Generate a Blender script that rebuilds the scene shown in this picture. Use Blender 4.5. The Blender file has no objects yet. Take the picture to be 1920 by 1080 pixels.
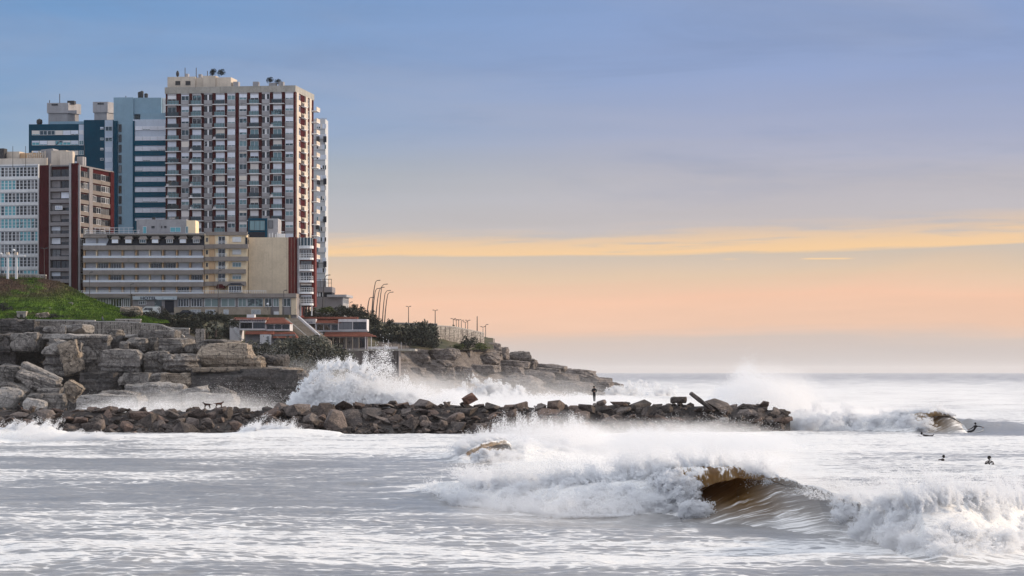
import bpy, bmesh, math, random
import numpy as np
from mathutils import Vector, Matrix, noise as mnoise

random.seed(11)
RNG = np.random.default_rng(11)
R = math.radians
scene = bpy.context.scene
COL = scene.collection

# ------------------------------------------------------------------ camera
F, HZ, CX, CZ = 4800.0, 698.0, 960.0, 7.0        # focal length and horizon line in pixels of a 1920 wide frame
cam_data = bpy.data.cameras.new('camera')
cam = bpy.data.objects.new('camera', cam_data)
COL.objects.link(cam)
cam.location = (0, 0, CZ)
cam.rotation_euler = (R(90), 0, 0)
cam_data.lens = 90.0
cam_data.sensor_width = 36.0
cam_data.shift_y = (HZ - 540.0) / 1920.0
cam_data.clip_start = 0.5
cam_data.clip_end = 80000.0
scene.camera = cam

# ------------------------------------------------------------------ sun, sky, exposure
SUN_EL, SUN_AZ = R(17), R(72)                    # azimuth measured from +Y (view direction) towards +X
sun_data = bpy.data.lights.new('sun', 'SUN')
sun_data.energy = 3.9
sun_data.angle = R(1.5)
sun_data.color = (1.0, 0.80, 0.58)
sun = bpy.data.objects.new('sun', sun_data)
COL.objects.link(sun)
sd = Vector((math.cos(SUN_EL) * math.sin(SUN_AZ), math.cos(SUN_EL) * math.cos(SUN_AZ), math.sin(SUN_EL)))
sun.rotation_euler = sd.to_track_quat('Z', 'Y').to_euler()

scene.view_settings.view_transform = 'Standard'
scene.view_settings.look = 'None'
scene.view_settings.exposure = 0.0
scene.view_settings.gamma = 1.0
scene.view_settings.use_curve_mapping = False
scene.cycles.use_denoising = True
scene.cycles.max_bounces = 6
scene.cycles.diffuse_bounces = 4
scene.cycles.glossy_bounces = 2
scene.cycles.transmission_bounces = 3
scene.cycles.volume_bounces = 2
scene.cycles.volume_step_rate = 0.6
scene.cycles.volume_max_steps = 64
scene.cycles.transparent_max_bounces = 8
scene.cycles.caustics_reflective = False
scene.cycles.caustics_refractive = False

def s2l(c):
    return tuple((v / 255 / 12.92) if v / 255 <= 0.04045 else ((v / 255 + 0.055) / 1.055) ** 2.4 for v in c)

world = bpy.data.worlds.new('World')
scene.world = world
world.use_nodes = True
W = world.node_tree
W.nodes.clear()

class NT:
    """small helper for node trees"""
    def __init__(self, tree):
        self.t = tree
    def n(self, kind, **kw):
        nd = self.t.nodes.new(kind)
        for k, v in kw.items():
            setattr(nd, k, v)
        return nd
    def link(self, a, b):
        self.t.links.new(a, b)
    def put(self, sock, v):
        if hasattr(v, 'is_linked') or hasattr(v, 'links'):
            self.t.links.new(v, sock)
        else:
            sock.default_value = v
    def m(self, op, a, b=None, c=None, clamp=False):
        nd = self.n('ShaderNodeMath', operation=op, use_clamp=clamp)
        self.put(nd.inputs[0], a)
        if b is not None:
            self.put(nd.inputs[1], b)
        if c is not None:
            self.put(nd.inputs[2], c)
        return nd.outputs[0]
    def mix(self, f, a, b, blend='MIX'):
        nd = self.n('ShaderNodeMix', data_type='RGBA', blend_type=blend)
        nd.clamp_factor = True
        self.put(nd.inputs[0], f)
        self.put(nd.inputs[6], a if hasattr(a, 'links') else (*a[:3], 1))
        self.put(nd.inputs[7], b if hasattr(b, 'links') else (*b[:3], 1))
        return nd.outputs[2]
    def ss(self, v, lo, hi, a=0.0, b=1.0):
        nd = self.n('ShaderNodeMapRange', interpolation_type='SMOOTHSTEP')
        self.put(nd.inputs[0], v)
        self.put(nd.inputs[1], lo)
        self.put(nd.inputs[2], hi)
        self.put(nd.inputs[3], a)
        self.put(nd.inputs[4], b)
        return nd.outputs[0]
    def xyz(self, x, y, z):
        nd = self.n('ShaderNodeCombineXYZ')
        for i, v in enumerate((x, y, z)):
            self.put(nd.inputs[i], v)
        return nd.outputs[0]
    def noise(self, vec, scale, detail=4, rough=0.55, dist=0.0, color=False):
        nd = self.n('ShaderNodeTexNoise')
        self.put(nd.inputs['Vector'], vec)
        nd.inputs['Scale'].default_value = scale
        nd.inputs['Detail'].default_value = detail
        nd.inputs['Roughness'].default_value = rough
        nd.inputs['Distortion'].default_value = dist
        return nd.outputs[1] if color else nd.outputs[0]
    def ramp(self, v, stops, interp='LINEAR'):
        nd = self.n('ShaderNodeValToRGB')
        cr = nd.color_ramp
        cr.interpolation = interp
        while len(cr.elements) < len(stops):
            cr.elements.new(0.5)
        for e, (p, c) in zip(cr.elements, sorted(stops)):
            e.position = p
            e.color = (*c[:3], 1) if hasattr(c, '__len__') else (c, c, c, 1)
        self.put(nd.inputs[0], v)
        return nd.outputs[0]
    def mapping(self, vec, scale=(1, 1, 1), rot=(0, 0, 0), loc=(0, 0, 0)):
        nd = self.n('ShaderNodeMapping')
        self.put(nd.inputs[0], vec)
        nd.inputs[1].default_value = loc
        nd.inputs[2].default_value = rot
        nd.inputs[3].default_value = scale
        return nd.outputs[0]

SKY = dict(h0=(197, 189, 187), h1=(203, 190, 184), h2=(210, 191, 180), o1=(236, 195, 168), o2=(245, 198, 168), k1=(226, 198, 170),
           k2=(208, 192, 176), g1=(195, 188, 189), l1=(187, 184, 192), l2=(163, 171, 198), b1=(145, 163, 202), b2=(136, 159, 202), b3=(128, 152, 194), band=(254, 209, 152))

def build_world():
    g = NT(W)
    co = g.n('ShaderNodeTexCoord').outputs['Generated']
    sp = g.n('ShaderNodeSeparateXYZ')
    g.link(co, sp.inputs[0])
    x, y, z = sp.outputs
    r = g.m('SQRT', g.m('ADD', g.m('MULTIPLY', x, x), g.m('MULTIPLY', y, y)))
    v = g.m('DIVIDE', z, g.m('MAXIMUM', r, 0.02))             # tangent of the elevation
    az = g.m('ARCTAN2', x, y)
    # long flat cloud wisps, slightly tilted
    tilt = g.m('MULTIPLY_ADD', az, -0.018, v)
    cv = g.xyz(g.m('MULTIPLY', az, 5.0), g.m('MULTIPLY', tilt, 70.0), 0.0)
    w1 = g.noise(cv, 1.0, 6, 0.6, 0.3)
    cv2 = g.xyz(g.m('MULTIPLY', az, 14.0), g.m('MULTIPLY', tilt, 220.0), 3.0)
    w2 = g.noise(cv2, 1.0, 5, 0.6, 0.2)
    cv3 = g.xyz(g.m('MULTIPLY', az, 3.0), g.m('MULTIPLY', v, 14.0), 7.0)
    w3 = g.noise(cv3, 1.0, 5, 0.55, 0.6)
    vw = g.m('ADD', v, g.m('MULTIPLY', g.m('SUBTRACT', w1, 0.5), 0.010))
    vw = g.m('ADD', vw, g.m('MULTIPLY', g.m('SUBTRACT', w3, 0.5), 0.022))
    def p(py):
        return max(0.0, (HZ - py) / F / 0.2)
    stops = [(0.0, SKY['h0']), (p(660), SKY['h1']), (p(634), SKY['h2']), (p(612), SKY['o1']), (p(560), SKY['o2']), (p(515), SKY['k1']), (p(480), SKY['k2']),
             (p(425), SKY['g1']), (p(345), SKY['l1']), (p(250), SKY['l2']), (p(130), SKY['b1']), (p(0), SKY['b2']), (1.0, SKY['b3'])]
    base = g.ramp(g.m('DIVIDE', vw, 0.2), [(q, s2l(c)) for q, c in stops])
    # cooler and darker to the left, pinker to the right
    side = g.ss(az, -0.20, 0.12)
    low = g.ss(v, 0.035, 0.10)
    left_col = g.mix(g.m('MULTIPLY', low, g.m('SUBTRACT', 1.0, side)), (1, 1, 1), (0.68, 0.93, 0.98))
    base = g.mix(1.0, base, left_col, 'MULTIPLY')
    # away from the sunrise side the horizon is plain blue grey cloud
    back = g.ss(g.m('DIVIDE', y, r), 0.35, -0.5)
    base = g.mix(back, base, g.mix(g.ss(v, 0.0, 0.3), s2l((150, 164, 190)), s2l((178, 192, 216))))
    # streaky brightness
    st = g.m('ADD', 0.90, g.m('MULTIPLY', w1, 0.20))
    base = g.mix(1.0, base, g.xyz(st, st, st), 'MULTIPLY')
    # mauve grey patches of the deck
    mv = g.m('MULTIPLY', g.ss(w3, 0.44, 0.66), g.m('MULTIPLY', g.ss(v, 0.045, 0.075), 0.34))
    base = g.mix(mv, base, s2l((186, 184, 193)))
    mg = g.m('MULTIPLY', g.ss(g.noise(g.xyz(g.m('MULTIPLY', az, 6.0), g.m('MULTIPLY', v, 34.0), 21.0), 1.0, 6, 0.62, 0.8), 0.48, 0.7), g.m('MULTIPLY', g.ss(v, 0.05, 0.09), 0.30))
    base = g.mix(mg, base, s2l((122, 142, 178)))
    # the lit edge of the cloud deck: a yellow orange band, its lower edge crisp
    edge = g.m('ADD', (HZ - 480) / F, g.m('MULTIPLY', g.m('ADD', g.m('MULTIPLY', g.m('ABSOLUTE', az), g.m('MAXIMUM', az, 0.0)), g.m('MULTIPLY', g.m('MAXIMUM', az, 0.0), 0.02)), 0.055 / 0.55))
    edge = g.m('ADD', edge, g.m('MULTIPLY', g.m('SUBTRACT', w2, 0.5), 0.0034))
    d = g.m('SUBTRACT', v, edge)
    thick = g.m('ADD', 0.0095, g.m('MULTIPLY', g.ss(az, -0.08, 0.2), 0.0035))
    up = g.m('POWER', g.ss(g.m('DIVIDE', d, thick), 1.25, -0.1), 0.9)
    lo = g.ss(d, -0.0007, 0.0008)
    band = g.m('MULTIPLY', up, lo)
    band = g.m('MULTIPLY', band, g.ss(g.m('ADD', w2, g.m('MULTIPLY', g.m('DIVIDE', d, thick), -0.20)), 0.20, 0.46))
    near = g.m('MULTIPLY', g.ss(az, -1.2, -0.2), g.ss(az, 1.9, 1.0))
    band = g.m('MULTIPLY', band, near)
    base = g.mix(g.m('MULTIPLY', band, 0.82), base, s2l(SKY['band']))
    # thin broken strands right under the deck
    d2 = g.m('ABSOLUTE', g.m('SUBTRACT', v, (HZ - 486.5) / F))
    cv4 = g.xyz(g.m('MULTIPLY', az, 22.0), 0.0, 11.0)
    strand = g.m('MULTIPLY', g.ss(d2, 0.0005, 0.0001), g.ss(g.noise(cv4, 1.0, 2, 0.5), 0.52, 0.62))
    strand = g.m('MULTIPLY', strand, g.m('MULTIPLY', g.ss(az, 0.05, 0.09), g.ss(az, 0.9, 0.5)))
    base = g.mix(g.m('MULTIPLY', strand, 0.8), base, s2l((250, 212, 160)))
    # clear daylight sky behind the thin deck
    nis = g.n('ShaderNodeTexSky', sky_type='NISHITA')
    nis.sun_disc = False
    nis.sun_elevation = SUN_EL
    nis.sun_rotation = SUN_AZ
    nis.air_density = 1.0
    nis.dust_density = 2.0
    ns = g.mix(1.0, nis.outputs[0], (0.08, 0.08, 0.08), 'MULTIPLY')
    # higher up the deck thins and glows white
    high = g.ss(g.m('ADD', v, g.m('MULTIPLY', g.m('SUBTRACT', w3, 0.5), 0.12)), 0.17, 0.75)
    base = g.mix(high, base, g.mix(w3, (0.97, 1.0, 1.09), (1.35, 1.38, 1.44)))
    final = g.mix(g.m('MULTIPLY', g.ss(v, 0.3, 1.6), 0.2), base, ns)
    bg = g.n('ShaderNodeBackground')
    g.link(final, bg.inputs[0])
    bg.inputs[1].default_value = 1.0
    out = g.n('ShaderNodeOutputWorld')
    g.link(bg.outputs[0], out.inputs[0])

build_world()

# ------------------------------------------------------------------ scene graph helpers
def P(px, py, Y):
    return Vector(((px - CX) * Y / F, Y, CZ + (HZ - py) * Y / F))
def WX(px, Y):
    return (px - CX) * Y / F
def WZ(py, Y):
    return CZ + (HZ - py) * Y / F
def seaY(py):
    return CZ * F / (py - HZ)

def tag(o, label=None, cat=None, group=None, kind=None):
    if label: o['label'] = label
    if cat: o['category'] = cat
    if group: o['group'] = group
    if kind: o['kind'] = kind
    return o

def empty(name, loc=(0, 0, 0), rz=0.0, label=None, cat=None, group=None, kind=None):
    o = bpy.data.objects.new(name, None)
    o.location = loc
    o.rotation_euler = (0, 0, rz)
    o.empty_display_size = 0.5
    COL.objects.link(o)
    return tag(o, label, cat, group, kind)

def link(name, mesh, parent=None, loc=(0, 0, 0), rot=(0, 0, 0), sc=(1, 1, 1)):
    o = bpy.data.objects.new(name, mesh)
    o.location = loc
    o.rotation_euler = rot
    o.scale = sc
    if parent is not None:
        o.parent = parent
    COL.objects.link(o)
    return o

class MB:
    """collects boxes, prisms, tubes and quads into one mesh"""
    def __init__(self):
        self.v, self.f = [], []
    def add(self, vs, fs):
        b = len(self.v)
        self.v += [tuple(q) for q in vs]
        self.f += [tuple(b + i for i in f) for f in fs]
        return self
    def box(self, x0, x1, y0, y1, z0, z1):
        return self.add([(x0, y0, z0), (x1, y0, z0), (x1, y1, z0), (x0, y1, z0), (x0, y0, z1), (x1, y0, z1), (x1, y1, z1), (x0, y1, z1)],
                        [(0, 3, 2, 1), (4, 5, 6, 7), (0, 1, 5, 4), (1, 2, 6, 5), (2, 3, 7, 6), (3, 0, 4, 7)])
    def hexa(self, p8):
        return self.add(p8, [(0, 3, 2, 1), (4, 5, 6, 7), (0, 1, 5, 4), (1, 2, 6, 5), (2, 3, 7, 6), (3, 0, 4, 7)])
    def prism(self, poly, y0, y1):
        """poly of (x, z) extruded along y"""
        n = len(poly)
        vs = [(x, y0, z) for x, z in poly] + [(x, y1, z) for x, z in poly]
        fs = [tuple(range(n)), tuple(range(2 * n - 1, n - 1, -1))] + [(i, i + n, (i + 1) % n + n, (i + 1) % n) for i in range(n)]
        return self.add(vs, fs)
    def tube(self, pts, rad, n=6):
        pts = [Vector(p) for p in pts]
        if not hasattr(rad, '__len__'):
            rad = [rad] * len(pts)
        vs, fs = [], []
        for i, p in enumerate(pts):
            d = (pts[min(i + 1, len(pts) - 1)] - pts[max(i - 1, 0)])
            d = d.normalized() if d.length > 1e-9 else Vector((0, 0, 1))
            a = d.cross(Vector((0, 1, 0)) if abs(d.y) < 0.9 else Vector((1, 0, 0))).normalized()
            b = d.cross(a)
            for k in range(n):
                t = 2 * math.pi * k / n
                vs.append(p + (a * math.cos(t) + b * math.sin(t)) * rad[i])
        for i in range(len(pts) - 1):
            for k in range(n):
                fs.append((i * n + k, i * n + (k + 1) % n, (i + 1) * n + (k + 1) % n, (i + 1) * n + k))
        fs.append(tuple(range(n)))
        fs.append(tuple(len(vs) - 1 - k for k in range(n)))
        return self.add(vs, fs)
    def lathe(self, prof, c=(0, 0, 0), n=12):
        vs, fs = [], []
        for r_, z in prof:
            for k in range(n):
                t = 2 * math.pi * k / n
                vs.append((c[0] + r_ * math.cos(t), c[1] + r_ * math.sin(t), c[2] + z))
        for i in range(len(prof) - 1):
            for k in range(n):
                fs.append((i * n + k, i * n + (k + 1) % n, (i + 1) * n + (k + 1) % n, (i + 1) * n + k))
        fs.append(tuple(range(n)))
        fs.append(tuple(len(vs) - 1 - k for k in range(n)))
        return self.add(vs, fs)
    def mesh(self, name, mat, smooth=False):
        me = bpy.data.meshes.new(name)
        me.from_pydata(self.v, [], self.f)
        me.validate()
        me.update()
        bm = bmesh.new()
        bm.from_mesh(me)
        bmesh.ops.recalc_face_normals(bm, faces=bm.faces)
        bm.to_mesh(me)
        bm.free()
        if mat:
            me.materials.append(mat)
        if smooth:
            me.polygons.foreach_set('use_smooth', [True] * len(me.polygons))
        return me
    def build(self, name, mat, parent=None, loc=(0, 0, 0), rot=(0, 0, 0), smooth=False):
        return link(name, self.mesh(name, mat, smooth), parent, loc, rot)

def box_mesh(name, mat, x0, x1, y0, y1, z0, z1):
    return MB().box(x0, x1, y0, y1, z0, z1).mesh(name, mat)

def grid_mesh(name, V, nr, nc, mat, smooth=True, attrs=None):
    """V: (nr*nc,3) array, row major"""
    me = bpy.data.meshes.new(name)
    me.vertices.add(nr * nc)
    me.vertices.foreach_set('co', np.ascontiguousarray(V, dtype=np.float32).ravel())
    i = np.arange((nr - 1) * (nc - 1))
    r_, c_ = i // (nc - 1), i % (nc - 1)
    a = r_ * nc + c_
    q = np.stack([a, a + 1, a + nc + 1, a + nc], 1).astype(np.int32)
    nf = len(q)
    me.loops.add(nf * 4)
    me.polygons.add(nf)
    me.loops.foreach_set('vertex_index', q.ravel())
    me.polygons.foreach_set('loop_start', np.arange(0, nf * 4, 4, dtype=np.int32))
    me.polygons.foreach_set('loop_total', np.full(nf, 4, dtype=np.int32))
    me.update(calc_edges=True)
    if smooth:
        me.polygons.foreach_set('use_smooth', np.ones(nf, dtype=bool))
    for k, arr in (attrs or {}).items():
        at = me.attributes.new(k, 'FLOAT', 'POINT')
        at.data.foreach_set('value', np.ascontiguousarray(arr, dtype=np.float32).ravel())
    me.materials.append(mat)
    return me

# ------------------------------------------------------------------ numpy noise
def _h(ix, iy, iz, seed):
    h = (ix.astype(np.int64) * 374761393 + iy.astype(np.int64) * 668265263 + iz.astype(np.int64) * 2147483647 + seed * 1274126177) & 0xFFFFFFFF
    h = ((h ^ (h >> 13)) * 1274126177) & 0xFFFFFFFF
    h = (h ^ (h >> 16)) & 0xFFFFFF
    return h / float(0xFFFFFF)
def vn(x, y, z=None, seed=0):
    x = np.asarray(x, float); y = np.asarray(y, float)
    ix, iy = np.floor(x), np.floor(y)
    fx, fy = x - ix, y - iy
    fx = fx * fx * fx * (fx * (fx * 6 - 15) + 10); fy = fy * fy * fy * (fy * (fy * 6 - 15) + 10)
    if z is None:
        o = np.zeros_like(ix)
        a = _h(ix, iy, o, seed); b = _h(ix + 1, iy, o, seed); c = _h(ix, iy + 1, o, seed); d = _h(ix + 1, iy + 1, o, seed)
        return ((a * (1 - fx) + b * fx) * (1 - fy) + (c * (1 - fx) + d * fx) * fy) * 2 - 1
    z = np.asarray(z, float)
    iz = np.floor(z); fz = z - iz; fz = fz * fz * (3 - 2 * fz)
    out = 0
    for dz, wz in ((0, 1 - fz), (1, fz)):
        a = _h(ix, iy, iz + dz, seed); b = _h(ix + 1, iy, iz + dz, seed); c = _h(ix, iy + 1, iz + dz, seed); d = _h(ix + 1, iy + 1, iz + dz, seed)
        out = out + wz * ((a * (1 - fx) + b * fx) * (1 - fy) + (c * (1 - fx) + d * fx) * fy)
    return out * 2 - 1
def fbm(x, y, z=None, o=4, seed=0, gain=0.5):
    s, a, n = 0, 1.0, 0
    for k in range(o):
        s = s + a * vn(x * 2 ** k + 17.3 * k, y * 2 ** k - 9.1 * k, None if z is None else z * 2 ** k + 3.7 * k, seed + k)
        n += a
        a *= gain
    return s / n
def sstep(x, a, b):
    t = np.clip((x - a) / (b - a), 0, 1)
    return t * t * (3 - 2 * t)

# ------------------------------------------------------------------ materials
MATS = {}
def new_mat(name):
    m = bpy.data.materials.new(name)
    m.use_nodes = True
    m.node_tree.nodes.clear()
    g = NT(m.node_tree)
    out = g.n('ShaderNodeOutputMaterial')
    MATS[name] = m
    return m, g, out

def mat(name, col, rough=0.8, var=0.25, scale=1.5, bump=0.0, bscale=8.0, streak=0.0, rand=0.0, metal=0.0, spec=0.2, col2=None, patch=0.5, rcol=None):
    """painted / stone / concrete surface: broad patches, fine grain, vertical run-off stains, per-object variation"""
    m, g, out = new_mat(name)
    b = g.n('ShaderNodeBsdfPrincipled')
    co = g.n('ShaderNodeNewGeometry').outputs['Position']
    n1 = g.noise(co, scale, 5, 0.6, 0.3)
    n2 = g.noise(co, scale * 9, 4, 0.6)
    f = g.m('ADD', g.m('MULTIPLY', n1, 0.65), g.m('MULTIPLY', n2, 0.35))
    c2 = col2 or tuple(v * (1 - var * 0.8) for v in col)
    base = g.mix(g.ss(f, 0.36, 0.36 + patch * 0.5), c2, col)
    if streak:
        sc = g.noise(g.mapping(co, (2.6, 2.6, 0.16)), 1.0, 5, 0.65, 0.2)
        base = g.mix(g.m('MULTIPLY', g.ss(sc, 0.52, 0.72), streak), base, tuple(v * 0.35 for v in col))
    if rand or rcol:
        oi = g.n('ShaderNodeObjectInfo').outputs['Random']
        if rcol:
            base = g.mix(g.ss(oi, 0.45, 1.0), base, rcol)
        if rand:
            k = g.m('ADD', 1 - rand, g.m('MULTIPLY', oi, rand * 2))
            base = g.mix(1.0, base, g.xyz(k, k, k), 'MULTIPLY')
    g.link(base, b.inputs['Base Color'])
    b.inputs['Roughness'].default_value = rough
    b.inputs['Metallic'].default_value = metal
    b.inputs['Specular IOR Level'].default_value = spec
    if bump:
        bp = g.n('ShaderNodeBump')
        bp.inputs['Strength'].default_value = 1.0
        bp.inputs['Distance'].default_value = bump
        g.link(g.noise(co, bscale, 6, 0.65), bp.inputs['Height'])
        g.link(bp.outputs[0], b.inputs['Normal'])
    g.link(b.outputs[0], out.inputs[0])
    return m

def glass_mat(name, dark, curtain, thr=0.5, rough=0.06):
    """window pane: dark room behind, some with a pale curtain, reflecting the sky"""
    m, g, out = new_mat(name)
    b = g.n('ShaderNodeBsdfPrincipled')
    oi = g.n('ShaderNodeObjectInfo').outputs['Random']
    co = g.n('ShaderNodeTexCoord').outputs['Object']
    n = g.noise(co, 1.4, 3)
    fold = g.noise(g.mapping(co, (7, 7, 0.2)), 1.0, 2)
    pale = g.ss(g.m('ADD', oi, g.m('MULTIPLY', g.m('SUBTRACT', n, 0.5), 0.6)), thr, thr + 0.05)
    cur = g.mix(fold, tuple(v * 0.6 for v in curtain), curtain)
    base = g.mix(g.m('MULTIPLY', pale, 0.85), dark, cur)
    g.link(base, b.inputs['Base Color'])
    b.inputs['Roughness'].default_value = rough
    b.inputs['Specular IOR Level'].default_value = 0.6
    b.inputs['Coat Weight'].default_value = 0.5
    b.inputs['Coat Roughness'].default_value = 0.03
    bp = g.n('ShaderNodeBump')
    bp.inputs['Distance'].default_value = 0.02
    g.link(g.noise(g.n('ShaderNodeNewGeometry').outputs['Position'], 0.9, 2), bp.inputs['Height'])
    g.link(bp.outputs[0], b.inputs['Normal'])
    g.link(b.outputs[0], out.inputs[0])
    return m

# ------------------------------------------------------------------ sea air
def build_haze():
    m, g, out = new_mat('haze_air')
    pv = g.n('ShaderNodeVolumePrincipled')
    pv.inputs['Color'].default_value = (0.92, 0.90, 0.90, 1)
    pv.inputs['Density'].default_value = 0.00003
    pv.inputs['Anisotropy'].default_value = 0.2
    g.link(pv.outputs[0], out.inputs['Volume'])
    b = MB().box(-42500, 42500, -300, 36000, -4.0, 84.0)
    o = b.build('haze', m)
    tag(o, 'thin pale sea haze softening the horizon', None, None, 'stuff')
build_haze()
# ================================================================== SEA
def interp(x, pts):
    xs, ys = zip(*pts)
    return np.interp(x, xs, ys)

# crest lines: (pixel column, distance of the crest, height of the crest above still water, front width)
def crest(path):
    """path of (px, Yc, H, wf) -> arrays in world X"""
    a = np.array([[WX(p[0], p[1]), p[1], p[2], p[3]] for p in path])
    return a[np.argsort(a[:, 0])]
WAVE_MAIN = crest([(700, 158, 0.0, 3), (780, 150, 0.25, 3), (860, 142, 0.7, 3), (940, 135, 1.0, 3), (1050, 130, 1.25, 3), (1150, 129, 1.55, 3), (1235, 129, 1.95, 2.6), (1300, 127.5, 2.15, 2.4), (1380, 126, 2.25, 2.4),
                   (1450, 122.5, 1.95, 2.8), (1530, 118, 1.65, 3.2), (1600, 112, 1.3, 3.0), (1660, 105, 1.45, 2.6), (1720, 102, 1.75, 2.2), (1800, 103, 1.85, 2.2), (1860, 106, 1.6, 2.3), (1920, 111, 1.25, 2.6), (2100, 122, 0.8, 3)])
WAVE_BACK = crest([(760, 225, 0.0, 4), (845, 203, 0.15, 3), (865, 200, 0.45, 3), (885, 199, 1.0, 2.5), (910, 200, 1.4, 2.5), (945, 202, 1.55, 2.5), (1000, 206, 1.2, 4), (1150, 214, 0.8, 5), (1400, 225, 0.4, 6), (1700, 240, 0.0, 6)])
WAVE_FAR = crest([(1380, 330, 0.0, 5), (1460, 318, 1.2, 5), (1560, 308, 1.6, 5), (1650, 303, 1.7, 4), (1715, 300, 2.1, 3.2), (1750, 299, 2.4, 3.2), (1790, 299, 2.0, 4), (1850, 300, 1.35, 6), (1950, 302, 0.7, 8), (2150, 305, 0.2, 8)])
WAVE_NEAR = crest([(-300, 97, 0.45, 3), (0, 96, 0.42, 3), (250, 94, 0.34, 3), (520, 92, 0.15, 3), (700, 91, 0.0, 3)])
WAVE_LEFT = crest([(-140, 262, 0.9, 4), (-20, 262, 1.0, 4), (40, 264, 1.35, 3), (90, 267, 1.1, 4), (160, 272, 0.4, 5), (260, 274, 0.3, 5), (420, 278, 0.25, 4), (500, 280, 0.75, 3), (560, 281, 0.6, 4), (640, 283, 0.2, 5)])

CURL_SEC = {}
def ridge(X, Y, path, back=7.0, sharp=1.6):
    H = np.interp(X, path[:, 0], path[:, 2], left=0, right=0)
    Yc = np.interp(X, path[:, 0], path[:, 1])
    wf = np.interp(X, path[:, 0], path[:, 3])
    d = Y - Yc
    sec = CURL_SEC.get(id(path))
    if sec:                                   # where a curl is modelled the sheet stays behind its hollow face
        px = CX + X * F / Yc
        k = sstep(px, sec[0], sec[0] + sec[2]) * (1 - sstep(px, sec[1] - sec[2], sec[1]))
        d = d - 2.0 * k; wf = wf * (1 - 0.80 * k); H = H * (1 - 0.16 * k)
    front = np.exp(-np.power(np.abs(np.minimum(d, 0)) / wf, sharp))
    bk = 1.0 / (1.0 + np.power(np.maximum(d, 0) / back, 2))
    return H * np.where(d < 0, front, bk), d, H

CURL_SEC[id(WAVE_MAIN)] = (1262, 1606, 14)
CURL_SEC[id(WAVE_BACK)] = (862, 985, 34)
CURL_SEC[id(WAVE_FAR)] = (1704, 1836, 44)
def sea_height(X, Y, cell=None):
    """still water is z = 0"""
    h = 0.16 * np.sin((Y * 1.0 + X * 0.22) / 4.3 + 1.3 * vn(X / 40, Y / 30, seed=3)) * (0.6 + 0.4 * vn(X / 25, Y / 18, seed=5))
    h += 0.22 * fbm(X / 16, Y / 6.5, o=3, seed=11)
    near = np.clip(260.0 / np.maximum(Y, 1), 0, 1)
    h += 0.12 * fbm(X / 2.4, Y / 1.5, o=3, seed=21) * near
    h += 0.028 * (1 - 2 * np.abs(fbm(X / 0.75, Y / 0.5, o=3, seed=33))) * near ** 2
    # trough in front of the main wave, broad swells far out
    h += 0.35 * np.sin(Y / 14.0 + X / 60.0) * sstep(Y, 330, 520)
    for path, back in ((WAVE_MAIN, 5.0), (WAVE_BACK, 8.0), (WAVE_FAR, 9.0), (WAVE_LEFT, 6.0), (WAVE_NEAR, 3.0)):
        r_, d, H = ridge(X, Y, path, back)
        lump = 1 + 0.16 * fbm(X / 1.3, Y / 1.1, o=3, seed=41)
        h += r_ * lump
        h -= 0.10 * H * np.exp(-((d + 7.5) / 3.5) ** 2)
    return h

def foam_zone(X, Y):
    """share of the surface that is white, 0..1"""
    f = 0.37 + 0.17 * fbm(X / 11, Y / 8, o=4, seed=51)
    px = CX + X * F / Y
    py = HZ + CZ * F / Y
    # bands seen on the flat water at left
    def band(yc, w, a, x0=-400, x1=2400, fade=80):
        return a * np.exp(-((py - yc) / w) ** 2) * sstep(px, x0 - fade, x0 + fade) * (1 - sstep(px, x1 - fade, x1 + fade))
    f += band(893, 10, 0.16, -500, 380, 260) + band(825, 12, 0.14) + band(850, 5, 0.10, -400, 800) + band(838, 10, 0.16, 300, 900)
    f += band(1000, 26, 0.08, -500, 1150) + band(1045, 18, 0.14) + band(960, 6, 0.20, -500, 250) + band(1030, 10, 0.18, -300, 800)
    f -= band(872, 9, 0.10, -500, 820) + band(930, 22, 0.13, -500, 900) + band(985, 8, 0.05, -500, 700)
    f += band(1040, 20, 0.08, 1000, 1560)
    # white mass in and behind the broken wave
    for path, fw, bw, a in ((WAVE_MAIN, 5.0, 16.0, 1.0), (WAVE_BACK, 6.0, 30.0, 0.55), (WAVE_FAR, 7.0, 30.0, 0.6), (WAVE_LEFT, 6.0, 14.0, 0.6)):
        r_, d, H = ridge(X, Y, path)
        share = np.clip(H / 1.0, 0, 1)
        f += a * share * np.where(d < 0, sstep(d, -fw, -fw * 0.55), 1 - sstep(d, bw * 0.3, bw)) * 0.9
    # the unbroken shoulder of the main wave keeps its dark face
    sh = sstep(px, 1300, 1340) * (1 - sstep(px, 1570, 1640)) * sstep(Y, 108, 114) * (1 - sstep(Y, 126, 140))
    f -= 0.85 * sh
    sh2 = sstep(px, 1700, 1740) * (1 - sstep(px, 2000, 2100)) * sstep(Y, 280, 290) * (1 - sstep(Y, 304, 312))
    f -= 0.75 * sh2
    f += 0.34 * sstep(Y, 150, 190) * (1 - sstep(Y, 280, 300)) * sstep(px, 900, 1000) * (1 - 0.6 * sstep(px, 1400, 1650))
    f += 0.9 * sstep(Y, 306, 330) * (1 - sstep(Y, 560, 700)) * (1 - sstep(px, 1250, 1500))
    f += 0.10 * sstep(Y, 306, 400) * (1 - sstep(Y, 900, 1800))
    f += 0.10 * sstep(Y, 320, 420) - 0.12 * sstep(Y, 1500, 3000)
    return np.clip(f, 0, 1.15)

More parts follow.
